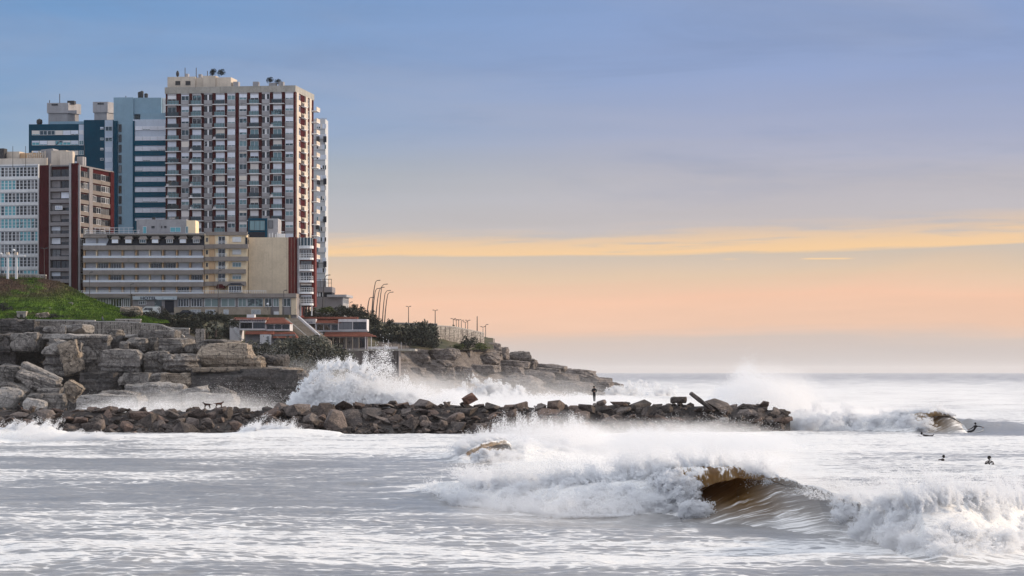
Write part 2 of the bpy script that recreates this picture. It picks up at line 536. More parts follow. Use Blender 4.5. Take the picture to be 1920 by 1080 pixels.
def water_mat(name, brown=False):
    m, g, out = new_mat(name)
    pos = g.n('ShaderNodeNewGeometry').outputs['Position']
    at = g.n('ShaderNodeAttribute', attribute_name='foam').outputs['Fac']
    wp = g.noise(g.mapping(pos, (0.35, 0.6, 0.5)), 1.0, 3, 0.5, 0, True)
    wv = g.n('ShaderNodeVectorMath', operation='MULTIPLY_ADD')
    g.link(wp, wv.inputs[0]); wv.inputs[1].default_value = (1.2, 0.7, 0); g.link(pos, wv.inputs[2])
    p = wv.outputs[0]
    big = g.noise(g.mapping(p, (0.085, 0.50, 0.4)), 1.0, 7, 0.66, 0.35)
    mid = g.noise(g.mapping(p, (0.27, 2.7, 1.2)), 1.0, 6, 0.66, 0.6)
    vor = g.n('ShaderNodeTexVoronoi', feature='DISTANCE_TO_EDGE')
    g.link(g.mapping(p, (0.9, 1.5, 1.0)), vor.inputs['Vector'])
    vor.inputs['Scale'].default_value = 1.0
    lace = g.ss(vor.outputs['Distance'], 0.0, 0.22, 0.10, 0.0)
    s = g.m('ADD', g.m('ADD', g.m('MULTIPLY', big, 0.54), g.m('MULTIPLY', mid, 0.46)), lace)
    thr = g.m('SUBTRACT', 0.80, g.m('MULTIPLY', at, 0.56))
    foam = g.ss(g.m('SUBTRACT', s, thr), -0.012, 0.035)
    fine = g.noise(g.mapping(pos, (6, 14, 9)), 1.0, 4, 0.7)
    foam = g.m('MULTIPLY', foam, g.ss(g.m('ADD', g.m('MULTIPLY', fine, 0.6), g.m('MULTIPLY', mid, 0.4)), 0.34, 0.54, 0.35, 1.0))
    thin = g.ss(g.m('SUBTRACT', s, thr), -0.16, 0.06)
    foam = g.m('MAXIMUM', foam, g.m('MULTIPLY', thin, 0.20))
    # water body
    wb = g.n('ShaderNodeBsdfPrincipled')
    murk = g.mix(g.noise(g.mapping(pos, (0.1, 0.2, 0.2)), 1.0, 3), (0.155, 0.155, 0.165), (0.285, 0.28, 0.28))
    g.link(murk, wb.inputs['Base Color'])
    wb.inputs['Roughness'].default_value = 0.28
    wb.inputs['IOR'].default_value = 1.33
    bp = g.n('ShaderNodeBump')
    bp.inputs['Distance'].default_value = 0.07
    hh = g.m('ADD', g.noise(g.mapping(p, (1.6, 3.2, 2.0)), 1.0, 5, 0.6), g.m('MULTIPLY', g.noise(g.mapping(pos, (5, 9, 6)), 1.0, 4, 0.6), 0.4))
    g.link(hh, bp.inputs['Height'])
    g.link(bp.outputs[0], wb.inputs['Normal'])
    fb = g.n('ShaderNodeBsdfPrincipled')
    fb.inputs['Base Color'].default_value = (0.80, 0.80, 0.80, 1)
    fb.inputs['Roughness'].default_value = 0.9
    fb.inputs['Specular IOR Level'].default_value = 0.2
    bp2 = g.n('ShaderNodeBump')
    bp2.inputs['Distance'].default_value = 0.10
    g.link(g.m('ADD', mid, g.m('MULTIPLY', fine, 0.35)), bp2.inputs['Height'])
    g.link(bp2.outputs[0], fb.inputs['Normal'])
    mx = g.n('ShaderNodeMixShader')
    g.link(foam, mx.inputs[0]); g.link(wb.outputs[0], mx.inputs[1]); g.link(fb.outputs[0], mx.inputs[2])
    g.link(mx.outputs[0], out.inputs[0])
    return m

def curl_mat():
    """thin sandy water of the breaking lip: silty brown, with transmitted sunlight painted in as gold, streaked with foam drawn up the face"""
    m, g, out = new_mat('breaking_water')
    uvu = g.n('ShaderNodeAttribute', attribute_name='along').outputs['Fac']
    uvv = g.n('ShaderNodeAttribute', attribute_name='up').outputs['Fac']
    silt_glow = g.n('ShaderNodeAttribute', attribute_name='silt_glow').outputs['Fac']
    fo = g.n('ShaderNodeAttribute', attribute_name='foam').outputs['Fac']
    pos = g.n('ShaderNodeNewGeometry').outputs['Position']
    # streaks follow the water being drawn up and over
    dn = g.m('MAXIMUM', g.m('SUBTRACT', 1.9, uvv), 0.0)
    skew = g.m('MULTIPLY_ADD', g.m('MULTIPLY', dn, dn), 1.9, uvu)
    st = g.noise(g.xyz(g.m('MULTIPLY', skew, 2.2), g.m('MULTIPLY', uvv, 1.3), 0.0), 1.0, 6, 0.68, 0.5)
    st2 = g.noise(g.xyz(g.m('MULTIPLY', skew, 9.0), g.m('MULTIPLY', uvv, 2.6), 5.0), 1.0, 5, 0.65, 0.3)
    s = g.m('ADD', g.m('MULTIPLY', st, 0.6), g.m('MULTIPLY', st2, 0.4))
    thin = g.m('MULTIPLY', silt_glow, g.ss(uvv, 1.3, 2.1))
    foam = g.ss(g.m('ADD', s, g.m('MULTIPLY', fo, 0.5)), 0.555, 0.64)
    base = g.mix(silt_glow, (0.33, 0.325, 0.325), g.mix(thin, (0.19, 0.115, 0.042), (0.33, 0.21, 0.08)))  # brown from silt; brighter gold at the lip is painted-in sunlight shining through
    base = g.mix(g.m('MULTIPLY', g.ss(s, 0.56, 0.36), g.m('ADD', 0.25, g.m('MULTIPLY', silt_glow, 0.75))), base, g.mix(1.0, base, (0.45, 0.42, 0.40), 'MULTIPLY'))
    wb = g.n('ShaderNodeBsdfPrincipled')
    g.link(base, wb.inputs['Base Color'])
    wb.inputs['Roughness'].default_value = 0.42
    wb.inputs['IOR'].default_value = 1.33
    bp = g.n('ShaderNodeBump'); bp.inputs['Distance'].default_value = 0.08
    g.link(s, bp.inputs['Height']); g.link(bp.outputs[0], wb.inputs['Normal'])
    tr = g.n('ShaderNodeBsdfTranslucent')
    g.link(g.mix(silt_glow, (0.45, 0.43, 0.40), (0.72, 0.47, 0.17)), tr.inputs[0])
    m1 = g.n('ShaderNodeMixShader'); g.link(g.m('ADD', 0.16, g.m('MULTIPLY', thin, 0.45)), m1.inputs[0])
    g.link(wb.outputs[0], m1.inputs[1]); g.link(tr.outputs[0], m1.inputs[2])
    fb = g.n('ShaderNodeBsdfDiffuse'); fb.inputs[0].default_value = (0.84, 0.83, 0.82, 1)
    g.link(bp.outputs[0], fb.inputs['Normal'])
    m2 = g.n('ShaderNodeMixShader')
    g.link(g.m('MULTIPLY', foam, 0.9), m2.inputs[0]); g.link(m1.outputs[0], m2.inputs[1]); g.link(fb.outputs[0], m2.inputs[2])
    g.link(m2.outputs[0], out.inputs[0])
    return m

def build_sea():
    a = np.concatenate([np.linspace(-1.2, -0.26, 24)[:-1], np.linspace(-0.26, 0.26, SEA_COLS), np.linspace(0.26, 1.2, 24)[1:]])
    rows = [7.0, 18.0, 30.0, 42.0, 55.0, 63.0]
    pys = np.concatenate([np.arange(1190, 770, -SEA_STEP), np.arange(770, 704, -SEA_STEP * 0.6), np.arange(704, 699.1, -0.3)])
    rows = np.array(rows + [y for y in (CZ * F / (pys - HZ)) if y > 66] + [34000.0])
    A, Yg = np.meshgrid(a, rows)
    X = A * Yg
    Z = sea_height(X, Yg)
    Z *= 1 - 0.75 * sstep(Yg, 1500, 5000)
    fo = foam_zone(X, Yg)
    V = np.stack([X, Yg, Z], -1).reshape(-1, 3)
    me = grid_mesh('sea', V, len(rows), len(a), water_mat('sea_water'), True, {'foam': fo})
    o = link('sea', me)
    tag(o, 'rough grey sea streaked with white foam between the waves and out to the horizon', None, None, 'structure')

def build_curl(name, label, path, px0, px1, lip_pts, silt_glow_pts, drop_pts, scale=1.0, ns=70, nv=90, fade=(0, 0), fbias=0.0):
    """a breaking crest: steep concave face, rounded top and a lip thrown forward, swept along the crest line"""
    pxs = np.linspace(px0, px1, ns)
    xs = np.interp(pxs, CX + path[:, 0] * F / path[:, 1], path[:, 0])
    V = np.zeros((nv, ns, 3)); U = np.zeros((nv, ns)); VV = np.zeros((nv, ns)); S = np.zeros((nv, ns)); FO = np.zeros((nv, ns))
    for j, (px, x) in enumerate(zip(pxs, xs)):
        yc = np.interp(x, path[:, 0], path[:, 1]); H = np.interp(x, path[:, 0], path[:, 2]) * scale
        ef = (sstep(px, px0, px0 + fade[0]) if fade[0] else 1.0) * (1 - sstep(px, px1 - fade[1], px1) if fade[1] else 1.0)
        L = interp(px, lip_pts)
        Dp = interp(px, drop_pts)
        gt = 1 - float(sstep(L, 0.02, 0.5))           # long gentle face where the wave is not yet throwing
        def bl(a, b): return (a[0] * (1 - gt) + b[0] * gt, a[1] * (1 - gt) + b[1] * gt)
        ctrl = [bl((-8.5, -0.75), (-12.0, -0.6)), bl((-6.0, -0.22), (-9.0, -0.12)), bl((-3.9, 0.10), (-6.4, 0.20)), bl((-2.2, 0.42), (-4.2, 0.58)), bl((-1.0 + 0.5 * L, 0.82), (-2.6, 1.0)), bl((-0.38 + 0.8 * L, 1.25), (-1.55, 1.38)), bl((-0.10 + 0.85 * L, 1.60), (-0.9, 1.68)),
                (-0.10 - 0.4 * gt + 0.55 * L, 1.88), (-0.25 + 0.0 * L, 2.02), (-0.35 - 0.55 * L, 2.04 - 0.06 * Dp), (-0.42 - 1.0 * L, 2.0 - 0.4 * Dp), (-0.45 - 1.25 * L, 1.98 - 1.0 * Dp),
                (-0.43 - 1.30 * L, 2.02 - 0.98 * Dp), (-0.38 - 1.1 * L, 2.06 - 0.34 * Dp), (-0.3 - 0.65 * L, 2.13), (0.0, 2.17 + 0.05 * L), (0.9, 2.0), (2.2, 1.45), (4.0, 0.85), (6.5, 0.3), (9.0, -0.3)]
        c = np.array(ctrl) * np.array([1.0 * max(0.6, H / 2.1), H / 2.15])
        # Catmull-Rom through the profile
        t = np.linspace(0, len(c) - 1.001, nv)
        i = np.floor(t).astype(int); f = (t - i)[:, None]
        cp = np.vstack([c[0] * 2 - c[1], c, c[-1] * 2 - c[-2]])
        p0, p1, p2, p3 = cp[i], cp[i + 1], cp[i + 2], cp[np.minimum(i + 3, len(cp) - 1)]
        q = 0.5 * (2 * p1 + (p2 - p0) * f + (2 * p0 - 5 * p1 + 4 * p2 - p3) * f ** 2 + (3 * p1 - p0 - 3 * p2 + p3) * f ** 3)
        V[:, j, 0] = x; V[:, j, 1] = yc + q[:, 0]; V[:, j, 2] = q[:, 1] * (0.25 + 0.75 * ef) - 0.5 * (1 - ef)
        U[:, j] = x; VV[:, j] = t / len(c) * 5
        top = np.clip(q[:, 1] / max(H, 0.2), 0, 1.05)
        S[:, j] = interp(px, silt_glow_pts) * (0.35 + 0.65 * sstep(top, 0.0, 0.35)) * sstep(q[:, 0], -6.2, -4.0) * sstep(ef, 0.2, 1.0)
        FO[:, j] = 0.10 * (1 - sstep(top, 0.1, 0.5)) + 0.25 * sstep(t, 12, 14.5) + 0.25 * (t > 15.5) + (-0.02 + gt * (0.10 - 0.06 * sstep(top, 0.6, 1.0))) + 0.4 * (1 - ef) + fbias * (1 - 0.5 * sstep(top, 0.6, 0.95))
    X, Y, Z = V[..., 0], V[..., 1], V[..., 2]
    n = fbm(X * 1.1, VV * 1.2, o=4, seed=71); n2 = fbm(X * 3.4, VV * 2.4, o=3, seed=72)
    ragged = sstep(VV, 1.8, 2.6) * (1 - sstep(VV, 3.9, 4.6))
    V[..., 0] += 0.10 * n2 * ragged; V[..., 1] += 0.10 * n * (0.4 + ragged); V[..., 2] += (0.06 * n + 0.09 * n2 * ragged)
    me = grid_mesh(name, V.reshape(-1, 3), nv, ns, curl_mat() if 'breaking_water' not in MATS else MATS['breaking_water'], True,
                   {'along': U, 'up': VV, 'silt_glow': S, 'foam': FO})
    tag(link(name, me), label, None, None, 'structure')

# ================================================================== SPRAY: clouds of small droplets
def drop_mat(name, col):
    m, g, out = new_mat(name)
    d = g.n('ShaderNodeBsdfDiffuse'); d.inputs[0].default_value = (*col, 1)
    t = g.n('ShaderNodeBsdfTranslucent'); t.inputs[0].default_value = (*col, 1)
    mx = g.n('ShaderNodeMixShader'); mx.inputs[0].default_value = 0.5
    g.link(d.outputs[0], mx.inputs[1]); g.link(t.outputs[0], mx.inputs[2]); g.link(mx.outputs[0], out.inputs[0])
    return m

DROP_TREE = None
def drop_tree(material):
    ng = bpy.data.node_groups.new('droplets', 'GeometryNodeTree')
    ng.interface.new_socket('Geometry', in_out='INPUT', socket_type='NodeSocketGeometry')
    ng.interface.new_socket('Geometry', in_out='OUTPUT', socket_type='NodeSocketGeometry')
    i = ng.nodes.new('NodeGroupInput'); o = ng.nodes.new('NodeGroupOutput')
    mp = ng.nodes.new('GeometryNodeMeshToPoints')
    na = ng.nodes.new('GeometryNodeInputNamedAttribute'); na.data_type = 'FLOAT'; na.inputs['Name'].default_value = 'size'
    sm = ng.nodes.new('GeometryNodeSetMaterial'); sm.inputs['Material'].default_value = material
    ng.links.new(i.outputs[0], mp.inputs['Mesh'])
    ng.links.new(na.outputs['Attribute'], mp.inputs['Radius'])
    ng.links.new(mp.outputs[0], sm.inputs[0])
    ng.links.new(sm.outputs[0], o.inputs[0])
    return ng

N_DROPS = 0
DROP = 0.5
def drops(name, label, pos, rad, material):
    global N_DROPS
    pos = np.asarray(pos, np.float32)
    keep = pos[:, 2] > -0.4
    pos = pos[keep]; rad = np.broadcast_to(rad, keep.shape)[keep] * DROP
    N_DROPS += len(pos)
    me = bpy.data.meshes.new(name)
    me.vertices.add(len(pos))
    me.vertices.foreach_set('co', np.ascontiguousarray(pos).ravel())
    at = me.attributes.new('size', 'FLOAT', 'POINT')
    at.data.foreach_set('value', np.ascontiguousarray(rad, dtype=np.float32))
    me.update()
    me.materials.append(material)
    o = link(name, me)
    md = o.modifiers.new('droplets', 'NODES')
    md.node_group = drop_tree(material)
    return tag(o, label, None, None, 'stuff')

def puffs(centers, radii, n, squash=(1, 1, 1), hollow=0.35, seed=0):
    """cauliflower billows: droplets round many small centres"""
    r = np.random.default_rng(seed)
    centers = np.asarray(centers, float); radii = np.asarray(radii, float)
    sq = np.array(squash)
    for lev, (m_, f_) in enumerate(((len(centers) * 7, 0.42), (len(centers) * 36, 0.40))):      # lumps on lumps
        w = radii ** 2; w = w / w.sum()
        k = r.choice(len(centers), m_, p=w)
        d = r.normal(size=(m_, 3)); d /= np.linalg.norm(d, axis=1)[:, None]
        centers = centers[k] + d * (radii[k] * (0.55 + 0.5 * r.random(m_)))[:, None] * sq
        radii = radii[k] * f_ * (0.6 + 0.8 * r.random(m_))
    w = radii ** 2; w = w / w.sum()
    k = r.choice(len(centers), n, p=w)
    d = r.normal(size=(n, 3)); d /= np.linalg.norm(d, axis=1)[:, None]
    rr = radii[k] * (hollow + (1 - hollow) * r.random(n) ** 0.6) * (1 + 0.55 * np.abs(r.normal(size=n)) * (r.random(n) < 0.42))
    return centers[k] + d * rr[:, None] * np.array(squash)

def mist(poly_top, poly_bot, x0, x1, Y, depth, n, power=1.0, seed=0, clump=0.6, cs=(60, 30), edge=40, xpow=None):
    """droplets hanging between two profile lines given in pixels at distance Y, spread over a depth; clumped by noise"""
    r = np.random.default_rng(seed)
    m = int(n * 3.2)
    px = x0 + (x1 - x0) * r.random(m)
    top = interp(px, poly_top); bot = interp(px, poly_bot)
    rag = 0.62 + 0.38 * fbm(px / (cs[0] * 0.5), px * 0, o=4, seed=seed + 3) + 0.16 * vn(px / 5.0, px * 0, seed=seed + 4)
    top = bot + (top - bot) * np.clip(rag + 0.12, 0.3, 1.1)
    t = r.random(m) ** (power * 1.35)                      # 0 = bottom
    # feathered top
    py = bot + (top - bot) * t * (1 + 0.12 * np.abs(r.normal(size=m)))
    dens = 0.5 + 0.5 * fbm(px / cs[0], py / cs[1], o=4, seed=seed + 5) * 1.8
    dens = (1 - clump) + clump * 1.2 * np.clip(dens, 0, 1.1) ** 2
    dens *= sstep(px, x0, x0 + edge) * (1 - sstep(px, x1 - edge, x1))
    dens *= 1 - 0.5 * sstep(t, 0.5, 1.0)
    keep = r.random(m) < dens / 1.2
    px, py = px[keep][:n], py[keep][:n]
    yy = Y + depth * (r.random(len(px)) - 0.5)
    X = (px - CX) * Y / F; Z = CZ + (HZ - py) * Y / F
    return np.stack([X, yy, Z], 1)

def jets(base, n, vel, spread, length, seed=0, along=None):
    """fans of drops thrown from base points along vel"""
    r = np.random.default_rng(seed)
    nb = len(base)
    jd = np.asarray(vel)[None, :] + spread * r.normal(size=(nb, 3))
    jl = length * (0.3 + r.random(nb) ** 1.5)
    k = r.integers(0, nb, n)
    t = r.random(n) ** 1.7
    p = np.asarray(base)[k] + jd[k] * (t * jl[k])[:, None]
    p[:, 2] -= 0.25 * jl[k] * t * t
    return p + r.normal(size=(n, 3)) * (0.03 + 0.10 * t * jl[k])[:, None]

def path_pts(path, pxa, n, r, dy=(0, 0), hz=(0.8, 1.0)):
    """random points riding on a crest line; px range"""
    px = pxa[0] + (pxa[1] - pxa[0]) * r.random(n)
    xs = np.interp(px, CX + path[:, 0] * F / path[:, 1], path[:, 0])
    Y = np.interp(xs, path[:, 0], path[:, 1]) + dy[0] + (dy[1] - dy[0]) * r.random(n)
    H = np.interp(xs, path[:, 0], path[:, 2])
    rel = hz[0] + (hz[1] - hz[0]) * r.random(n)
    return px, np.stack([xs, Y, H * rel], 1), H

def mist_volume(name, label, px0, px1, Y0, Y1, z1, dens, seed, power=1.0, lo=0.38, hi=0.66, ns=0.5, z0=-0.4, lean=0.0):
    """a bank of fine airborne spray: a closed hull filled with uneven density that thins out to nothing at its edges"""
    Ym = (Y0 + Y1) / 2
    xa, xb = WX(px0, Ym), WX(px1, Ym)
    m, g, out = new_mat('mist_air')
    tc = g.n('ShaderNodeTexCoord').outputs['Object']
    pos = g.n('ShaderNodeNewGeometry').outputs['Position']
    sp = g.n('ShaderNodeSeparateXYZ'); g.link(tc, sp.inputs[0])
    hz = g.m('MULTIPLY', g.m('ADD', sp.outputs[2], 1.0), 0.5)
    xx = g.m('ADD', sp.outputs[0], g.m('MULTIPLY', hz, -lean))
    off = g.xyz(seed * 7.3, 0.0, seed * 1.7)
    q = g.n('ShaderNodeVectorMath', operation='ADD'); g.link(pos, q.inputs[0]); g.link(off, q.inputs[1])
    n = g.noise(g.mapping(q.outputs[0], (ns, ns * 0.6, ns * 1.6)), 1.0, 4, 0.62, 0.8)
    r2 = g.m('ADD', g.m('POWER', g.m('ABSOLUTE', xx), 3.0), g.m('ADD', g.m('POWER', g.m('ABSOLUTE', sp.outputs[1]), 4.0), g.m('POWER', hz, 1.5)))
    r2 = g.m('ADD', r2, g.m('MULTIPLY', g.m('SUBTRACT', n, 0.5), 1.1))
    fall = g.m('POWER', g.ss(r2, 0.85, 0.0), power)
    edge = g.m('MULTIPLY', g.ss(g.m('ABSOLUTE', sp.outputs[0]), 1.0, 0.85), g.ss(sp.outputs[2], 1.0, 0.8))
    d = g.m('MULTIPLY', g.m('MULTIPLY', fall, edge), g.ss(n, lo, hi, 0.25, 1.0))
    pv = g.n('ShaderNodeVolumePrincipled')
    pv.inputs['Color'].default_value = (0.97, 0.97, 0.98, 1)
    pv.inputs['Anisotropy'].default_value = 0.15
    g.link(g.m('MULTIPLY', d, dens), pv.inputs['Density'])
    g.link(pv.outputs[0], out.inputs['Volume'])
    me = MB().box(-1, 1, -1, 1, -1, 1).mesh(name, m)
    o = link(name, me, None, ((xa + xb) / 2, Ym, (z0 + z1) / 2), (0, 0, 0), ((xb - xa) / 2, (Y1 - Y0) / 2, (z1 - z0) / 2))
    return tag(o, label, None, None, 'stuff')

def build_mist():
    mist_volume('sea_mist', 'fine mist hanging on the face of the white water left of the barrel', 790, 1300, 116, 131, 2.3, 0.13, 13, ns=0.9)
    mist_volume('sea_mist', 'fine mist hanging on the breaking face at the lower right', 1530, 1990, 95, 108, 2.2, 0.15, 14, ns=0.9)
    mist_volume('sea_mist', 'mist round the small curl under the middle of the breakwater', 820, 1010, 194, 203, 2.0, 0.16, 15, ns=0.7, lean=0.2)
    mist_volume('sea_mist', 'soft mist low in front of the right half of the rock breakwater', 930, 1530, 266, 291, 2.6, 0.16, 1, ns=0.22)
    mist_volume('sea_mist', 'white spray mist rising left of the middle over the back wave', 868, 1190, 205, 222, 4.4, 0.50, 2, ns=0.35, lean=0.1)
    mist_volume('sea_mist', 'pale mist lying over the water between the back wave and the nearest wave', 930, 1560, 175, 235, 1.7, 0.14, 3, ns=0.2)
    mist_volume('sea_mist', 'mist blown back off the crest of the nearest wave', 960, 1640, 131, 160, 2.7, 0.22, 4, ns=0.4)
    mist_volume('sea_mist', 'tall thin spray cloud behind the right end of the breakwater', 1310, 1560, 318, 344, 10.0, 0.30, 5, ns=0.30, lean=0.15)
    mist_volume('sea_mist', 'spray drifting right off the breakwater end above the white water', 1440, 1760, 305, 330, 4.4, 0.30, 6, ns=0.35)
    mist_volume('sea_mist', 'mist drifting right from the big splash', 560, 960, 388, 412, 9.5, 0.17, 7, ns=0.25, lean=-0.25)
    mist_volume('sea_mist', 'grey mist over the wet rocks at the foot of the left cliff', 110, 590, 404, 434, 5.2, 0.075, 8, ns=0.22)
    mist_volume('sea_mist', 'thin mist in front of the bushes below the restaurant', 430, 760, 470, 505, 11.5, 0.075, 9, ns=0.2)
    mist_volume('sea_mist', 'faint spray haze at the foot of the headland', 540, 1240, 540, 600, 10.0, 0.028, 10, ns=0.12)
    mist_volume('sea_mist', 'mist above the breaking section at the lower right edge', 1480, 2000, 104, 124, 2.5, 0.26, 11, ns=0.5)
    mist_volume('sea_mist', 'sea haze over the water beyond the breakwater end', 1150, 2100, 420, 700, 8.0, 0.004, 12, ns=0.06)

def build_spray():
    white = drop_mat('spray_drops', (0.88, 0.89, 0.91))
    r = np.random.default_rng(5)
    K = SPRAY
    # ---- main broken wave, left of the barrel
    cs, rs = [], []
    for i in range(520):
        px = 800 + 500 * r.random() ** 0.8
        x = np.interp(px, CX + WAVE_MAIN[:, 0] * F / WAVE_MAIN[:, 1], WAVE_MAIN[:, 0])
        yc = np.interp(x, WAVE_MAIN[:, 0], WAVE_MAIN[:, 1]); H = np.interp(x, WAVE_MAIN[:, 0], WAVE_MAIN[:, 2])
        d = -4.2 + 13 * r.random() ** 1.6
        hh = H * (np.exp(-(abs(min(d, 0)) / 2.9) ** 1.7) if d < 0 else 1 / (1 + (d / 9) ** 2))
        k = 0.20 + 0.42 * r.random() ** 2
        cs.append((x + r.normal() * 0.3, yc + d, hh * (0.65 + 0.45 * r.random())))
        rs.append(k * (0.55 + 0.45 * min(1, H)))
    p = [puffs(cs, rs, int(190000 * K), (1.2, 1.0, 0.85), 0.5, 1)]
    # a boil of foam where the lip lands
    px, b, H = path_pts(WAVE_MAIN, (1235, 1296), 70, r, (-3.6, -0.6), (0.1, 0.9))
    p.append(puffs(b, 0.18 + 0.30 * r.random(70), int(30000 * K), (1, 1, 0.9), 0.4, 6))
    # edge tongues where the white water runs out over the flat sea
    b = np.array([(WX(px, seaY(py)), seaY(py), 0.06) for px, py in zip(np.linspace(800, 1270, 160), np.interp(np.linspace(800, 1270, 160), [800, 860, 960, 1060, 1160, 1270], [930, 946, 960, 970, 970, 964]))])
    p.append(jets(b, int(26000 * K), (-0.35, 0.9, 0.35), 0.35, 1.3, 2))
    # spray blown back off the crest
    px, b, H = path_pts(WAVE_MAIN, (870, 1460), 260, r, (-0.6, 0.8), (0.85, 1.1))
    p.append(jets(b, int(60000 * K), (-0.30, 0.9, 0.55), 0.25, 2.1, 3))
    rad = np.concatenate([0.024 + 0.018 * r.random(len(q)) for q in p])
    drops('wave_spray', 'white water tumbling left of the brown barrel of the nearest wave', np.vstack(p), rad, white)

    # ---- right hand white water
    cs, rs = [], []
    for i in range(360):
        px = 1592 + 400 * r.random()
        x = np.interp(px, CX + WAVE_MAIN[:, 0] * F / WAVE_MAIN[:, 1], WAVE_MAIN[:, 0])
        yc = np.interp(x, WAVE_MAIN[:, 0], WAVE_MAIN[:, 1]); H = np.interp(x, WAVE_MAIN[:, 0], WAVE_MAIN[:, 2])
        d = -4.6 + 7 * r.random() ** 1.3
        hh = H * (np.exp(-(abs(min(d, 0)) / 2.6) ** 1.6) if d < 0 else 1 / (1 + (d / 6) ** 2))
        cs.append((x + r.normal() * 0.25, yc + d, hh * (0.6 + 0.55 * r.random())))
        rs.append((0.16 + 0.36 * r.random() ** 2) * (0.5 + 0.5 * min(1, H / 1.5)))
    p = [puffs(cs, rs, int(150000 * K), (1.2, 1.0, 0.85), 0.45, 11)]
    px, b, H = path_pts(WAVE_MAIN, (1625, 1960), 200, r, (-1.2, 0.3), (0.8, 1.15))
    p.append(jets(b, int(46000 * K), (-0.22, 0.5, 1.0), 0.38, 0.95, 12))
    rad = np.concatenate([0.018 + 0.014 * r.random(len(q)) for q in p])
    drops('wave_spray', 'white water and spray of the breaking section at the lower right edge', np.vstack(p), rad, white)

    # ---- drifting mist over and behind the main wave
    p = [mist([(800, 905), (880, 862), (960, 845), (1100, 842), (1250, 852), (1330, 875), (1460, 880), (1600, 905)], [(800, 930), (900, 925), (1250, 905), (1400, 885), (1600, 930)], 960, 1580, 150, 36, int(9000 * K), 0.9, 21, 0.7, (70, 26), 70),
         mist([(1480, 905), (1600, 885), (1700, 868), (1800, 872), (1990, 885)], [(1480, 925), (1700, 945), (1990, 950)], 1480, 1990, 116, 10, int(12000 * K), 1.2, 22, 0.7, (60, 22), 90)]
    drops('sea_mist', 'thin white mist blowing back from the crest of the nearest wave', np.vstack(p), 0.026, white)
    # ---- haze of spray over the back wave in front of the breakwater
    p = [mist([(868, 850), (895, 812), (935, 784), (985, 764), (1050, 768), (1100, 788), (1200, 806), (1350, 812), (1500, 816)], [(868, 862), (905, 850), (1100, 850), (1500, 842)], 868, 1500, 216, 14, int(34000 * K), 0.6, 31, 0.5, (80, 30), 50),
         mist([(900, 775), (1000, 765), (1150, 772), (1300, 772), (1400, 778), (1490, 786)], [(900, 816), (1200, 816), (1490, 818)], 905, 1495, 284, 6, int(3000 * K), 2.0, 32, 0.85, (70, 22), 50),
         mist([(900, 822), (1500, 822)], [(900, 885), (1500, 880)], 960, 1500, 190, 40, int(6000 * K), 1.0, 33, 0.75, (120, 16), 90)]
    drops('sea_mist', 'soft white mist rising off the water in front of the rock breakwater', np.vstack(p), np.concatenate([np.full(len(p[0]), 0.042), np.full(len(p[1]), 0.042), np.full(len(p[2]), 0.034)]), white)
    px, b, H = path_pts(WAVE_BACK, (862, 960), 90, r, (0.2, 1.6), (0.6, 1.1))
    q = [jets(b, int(14000 * K), (-0.7, 0.5, 0.55), 0.3, 1.6, 34)]
    px, b, H = path_pts(WAVE_BACK, (958, 1500), 200, r, (-3, 4), (0.3, 0.9))
    q.append(puffs(b, np.full(len(b), 0.65), int(30000 * K), (1.6, 1.2, 0.6), 0.3, 35))
    drops('wave_spray', 'spray fanning left from the small brown curl below the middle of the breakwater', np.vstack(q), 0.038, white)

    def ramp_puffs(path, pxa, n, cnt, rmin, rmax, dy, seed, hz=(0.2, 1.0)):
        rr = np.random.default_rng(seed)
        px, b, H = path_pts(path, pxa, cnt, rr, dy, hz)
        return puffs(b, rmin + (rmax - rmin) * rr.random(cnt) ** 1.5, n, (1.3, 1, 0.8), 0.3, seed)
    q = [ramp_puffs(WAVE_BACK, (845, 880), int(4000 * K), 50, 0.12, 0.3, (-2.2, -0.2), 101, (0.0, 0.6)), ramp_puffs(WAVE_BACK, (885, 1010), int(22000 * K), 130, 0.2, 0.42, (-4.8, -2.2), 102, (0.0, 0.55)),
         ramp_puffs(WAVE_BACK, (958, 1060), int(16000 * K), 90, 0.3, 0.7, (-2.0, 1.5), 103, (0.4, 1.0))]
    drops('wave_spray', 'white water tumbling under and right of the small brown curl', np.vstack(q), 0.034, white)
    q = [ramp_puffs(WAVE_FAR, (1500, 1728), int(52000 * K), 240, 0.25, 0.8, (-4.5, 0.5), 104, (0.1, 1.0)), ramp_puffs(WAVE_FAR, (1690, 1745), int(9000 * K), 60, 0.15, 0.4, (-4.5, -2.0), 105, (0.0, 0.3))]
    px, b, H = path_pts(WAVE_FAR, (1500, 1790), 120, r, (-1, 1), (0.85, 1.05))
    q.append(jets(b, int(12000 * K), (-0.5, 0.6, 0.5), 0.25, 2.0, 106))
    drops('wave_spray', 'long white breaker running left from the far brown peak towards the breakwater end', np.vstack(q), 0.046, white)

    # ---- big splash between the cliff slab and the breakwater
    def splash(poly, Y, n, rmin, rmax, count, seed, dep=6):
        rr = np.random.default_rng(seed)
        xs = [q[0] for q in poly]
        c, rs = [], []
        for i in range(count):
            px = xs[0] + (xs[-1] - xs[0]) * rr.random()
            top = np.interp(px, xs, [q[1] for q in poly]); bot = np.interp(px, xs, [q[2] for q in poly])
            top = bot + (top - bot) * (0.72 + 0.42 * float(fbm(np.array([px / 16.0]), np.array([seed * 1.0]), o=3, seed=seed)[0]) + 0.12 * rr.random())
            py = bot + (top - bot) * rr.random() ** 0.9
            v = P(px, py, Y)
            e = (bot - py) / max(1, bot - top)
            c.append((v.x, Y + dep * (rr.random() - 0.5), v.z)); rs.append((rmin + (rmax - rmin) * rr.random() ** 2) * (1.1 - 0.5 * e))
        return puffs(c, rs, n, (1, 1, 1), 0.35, seed + 1)
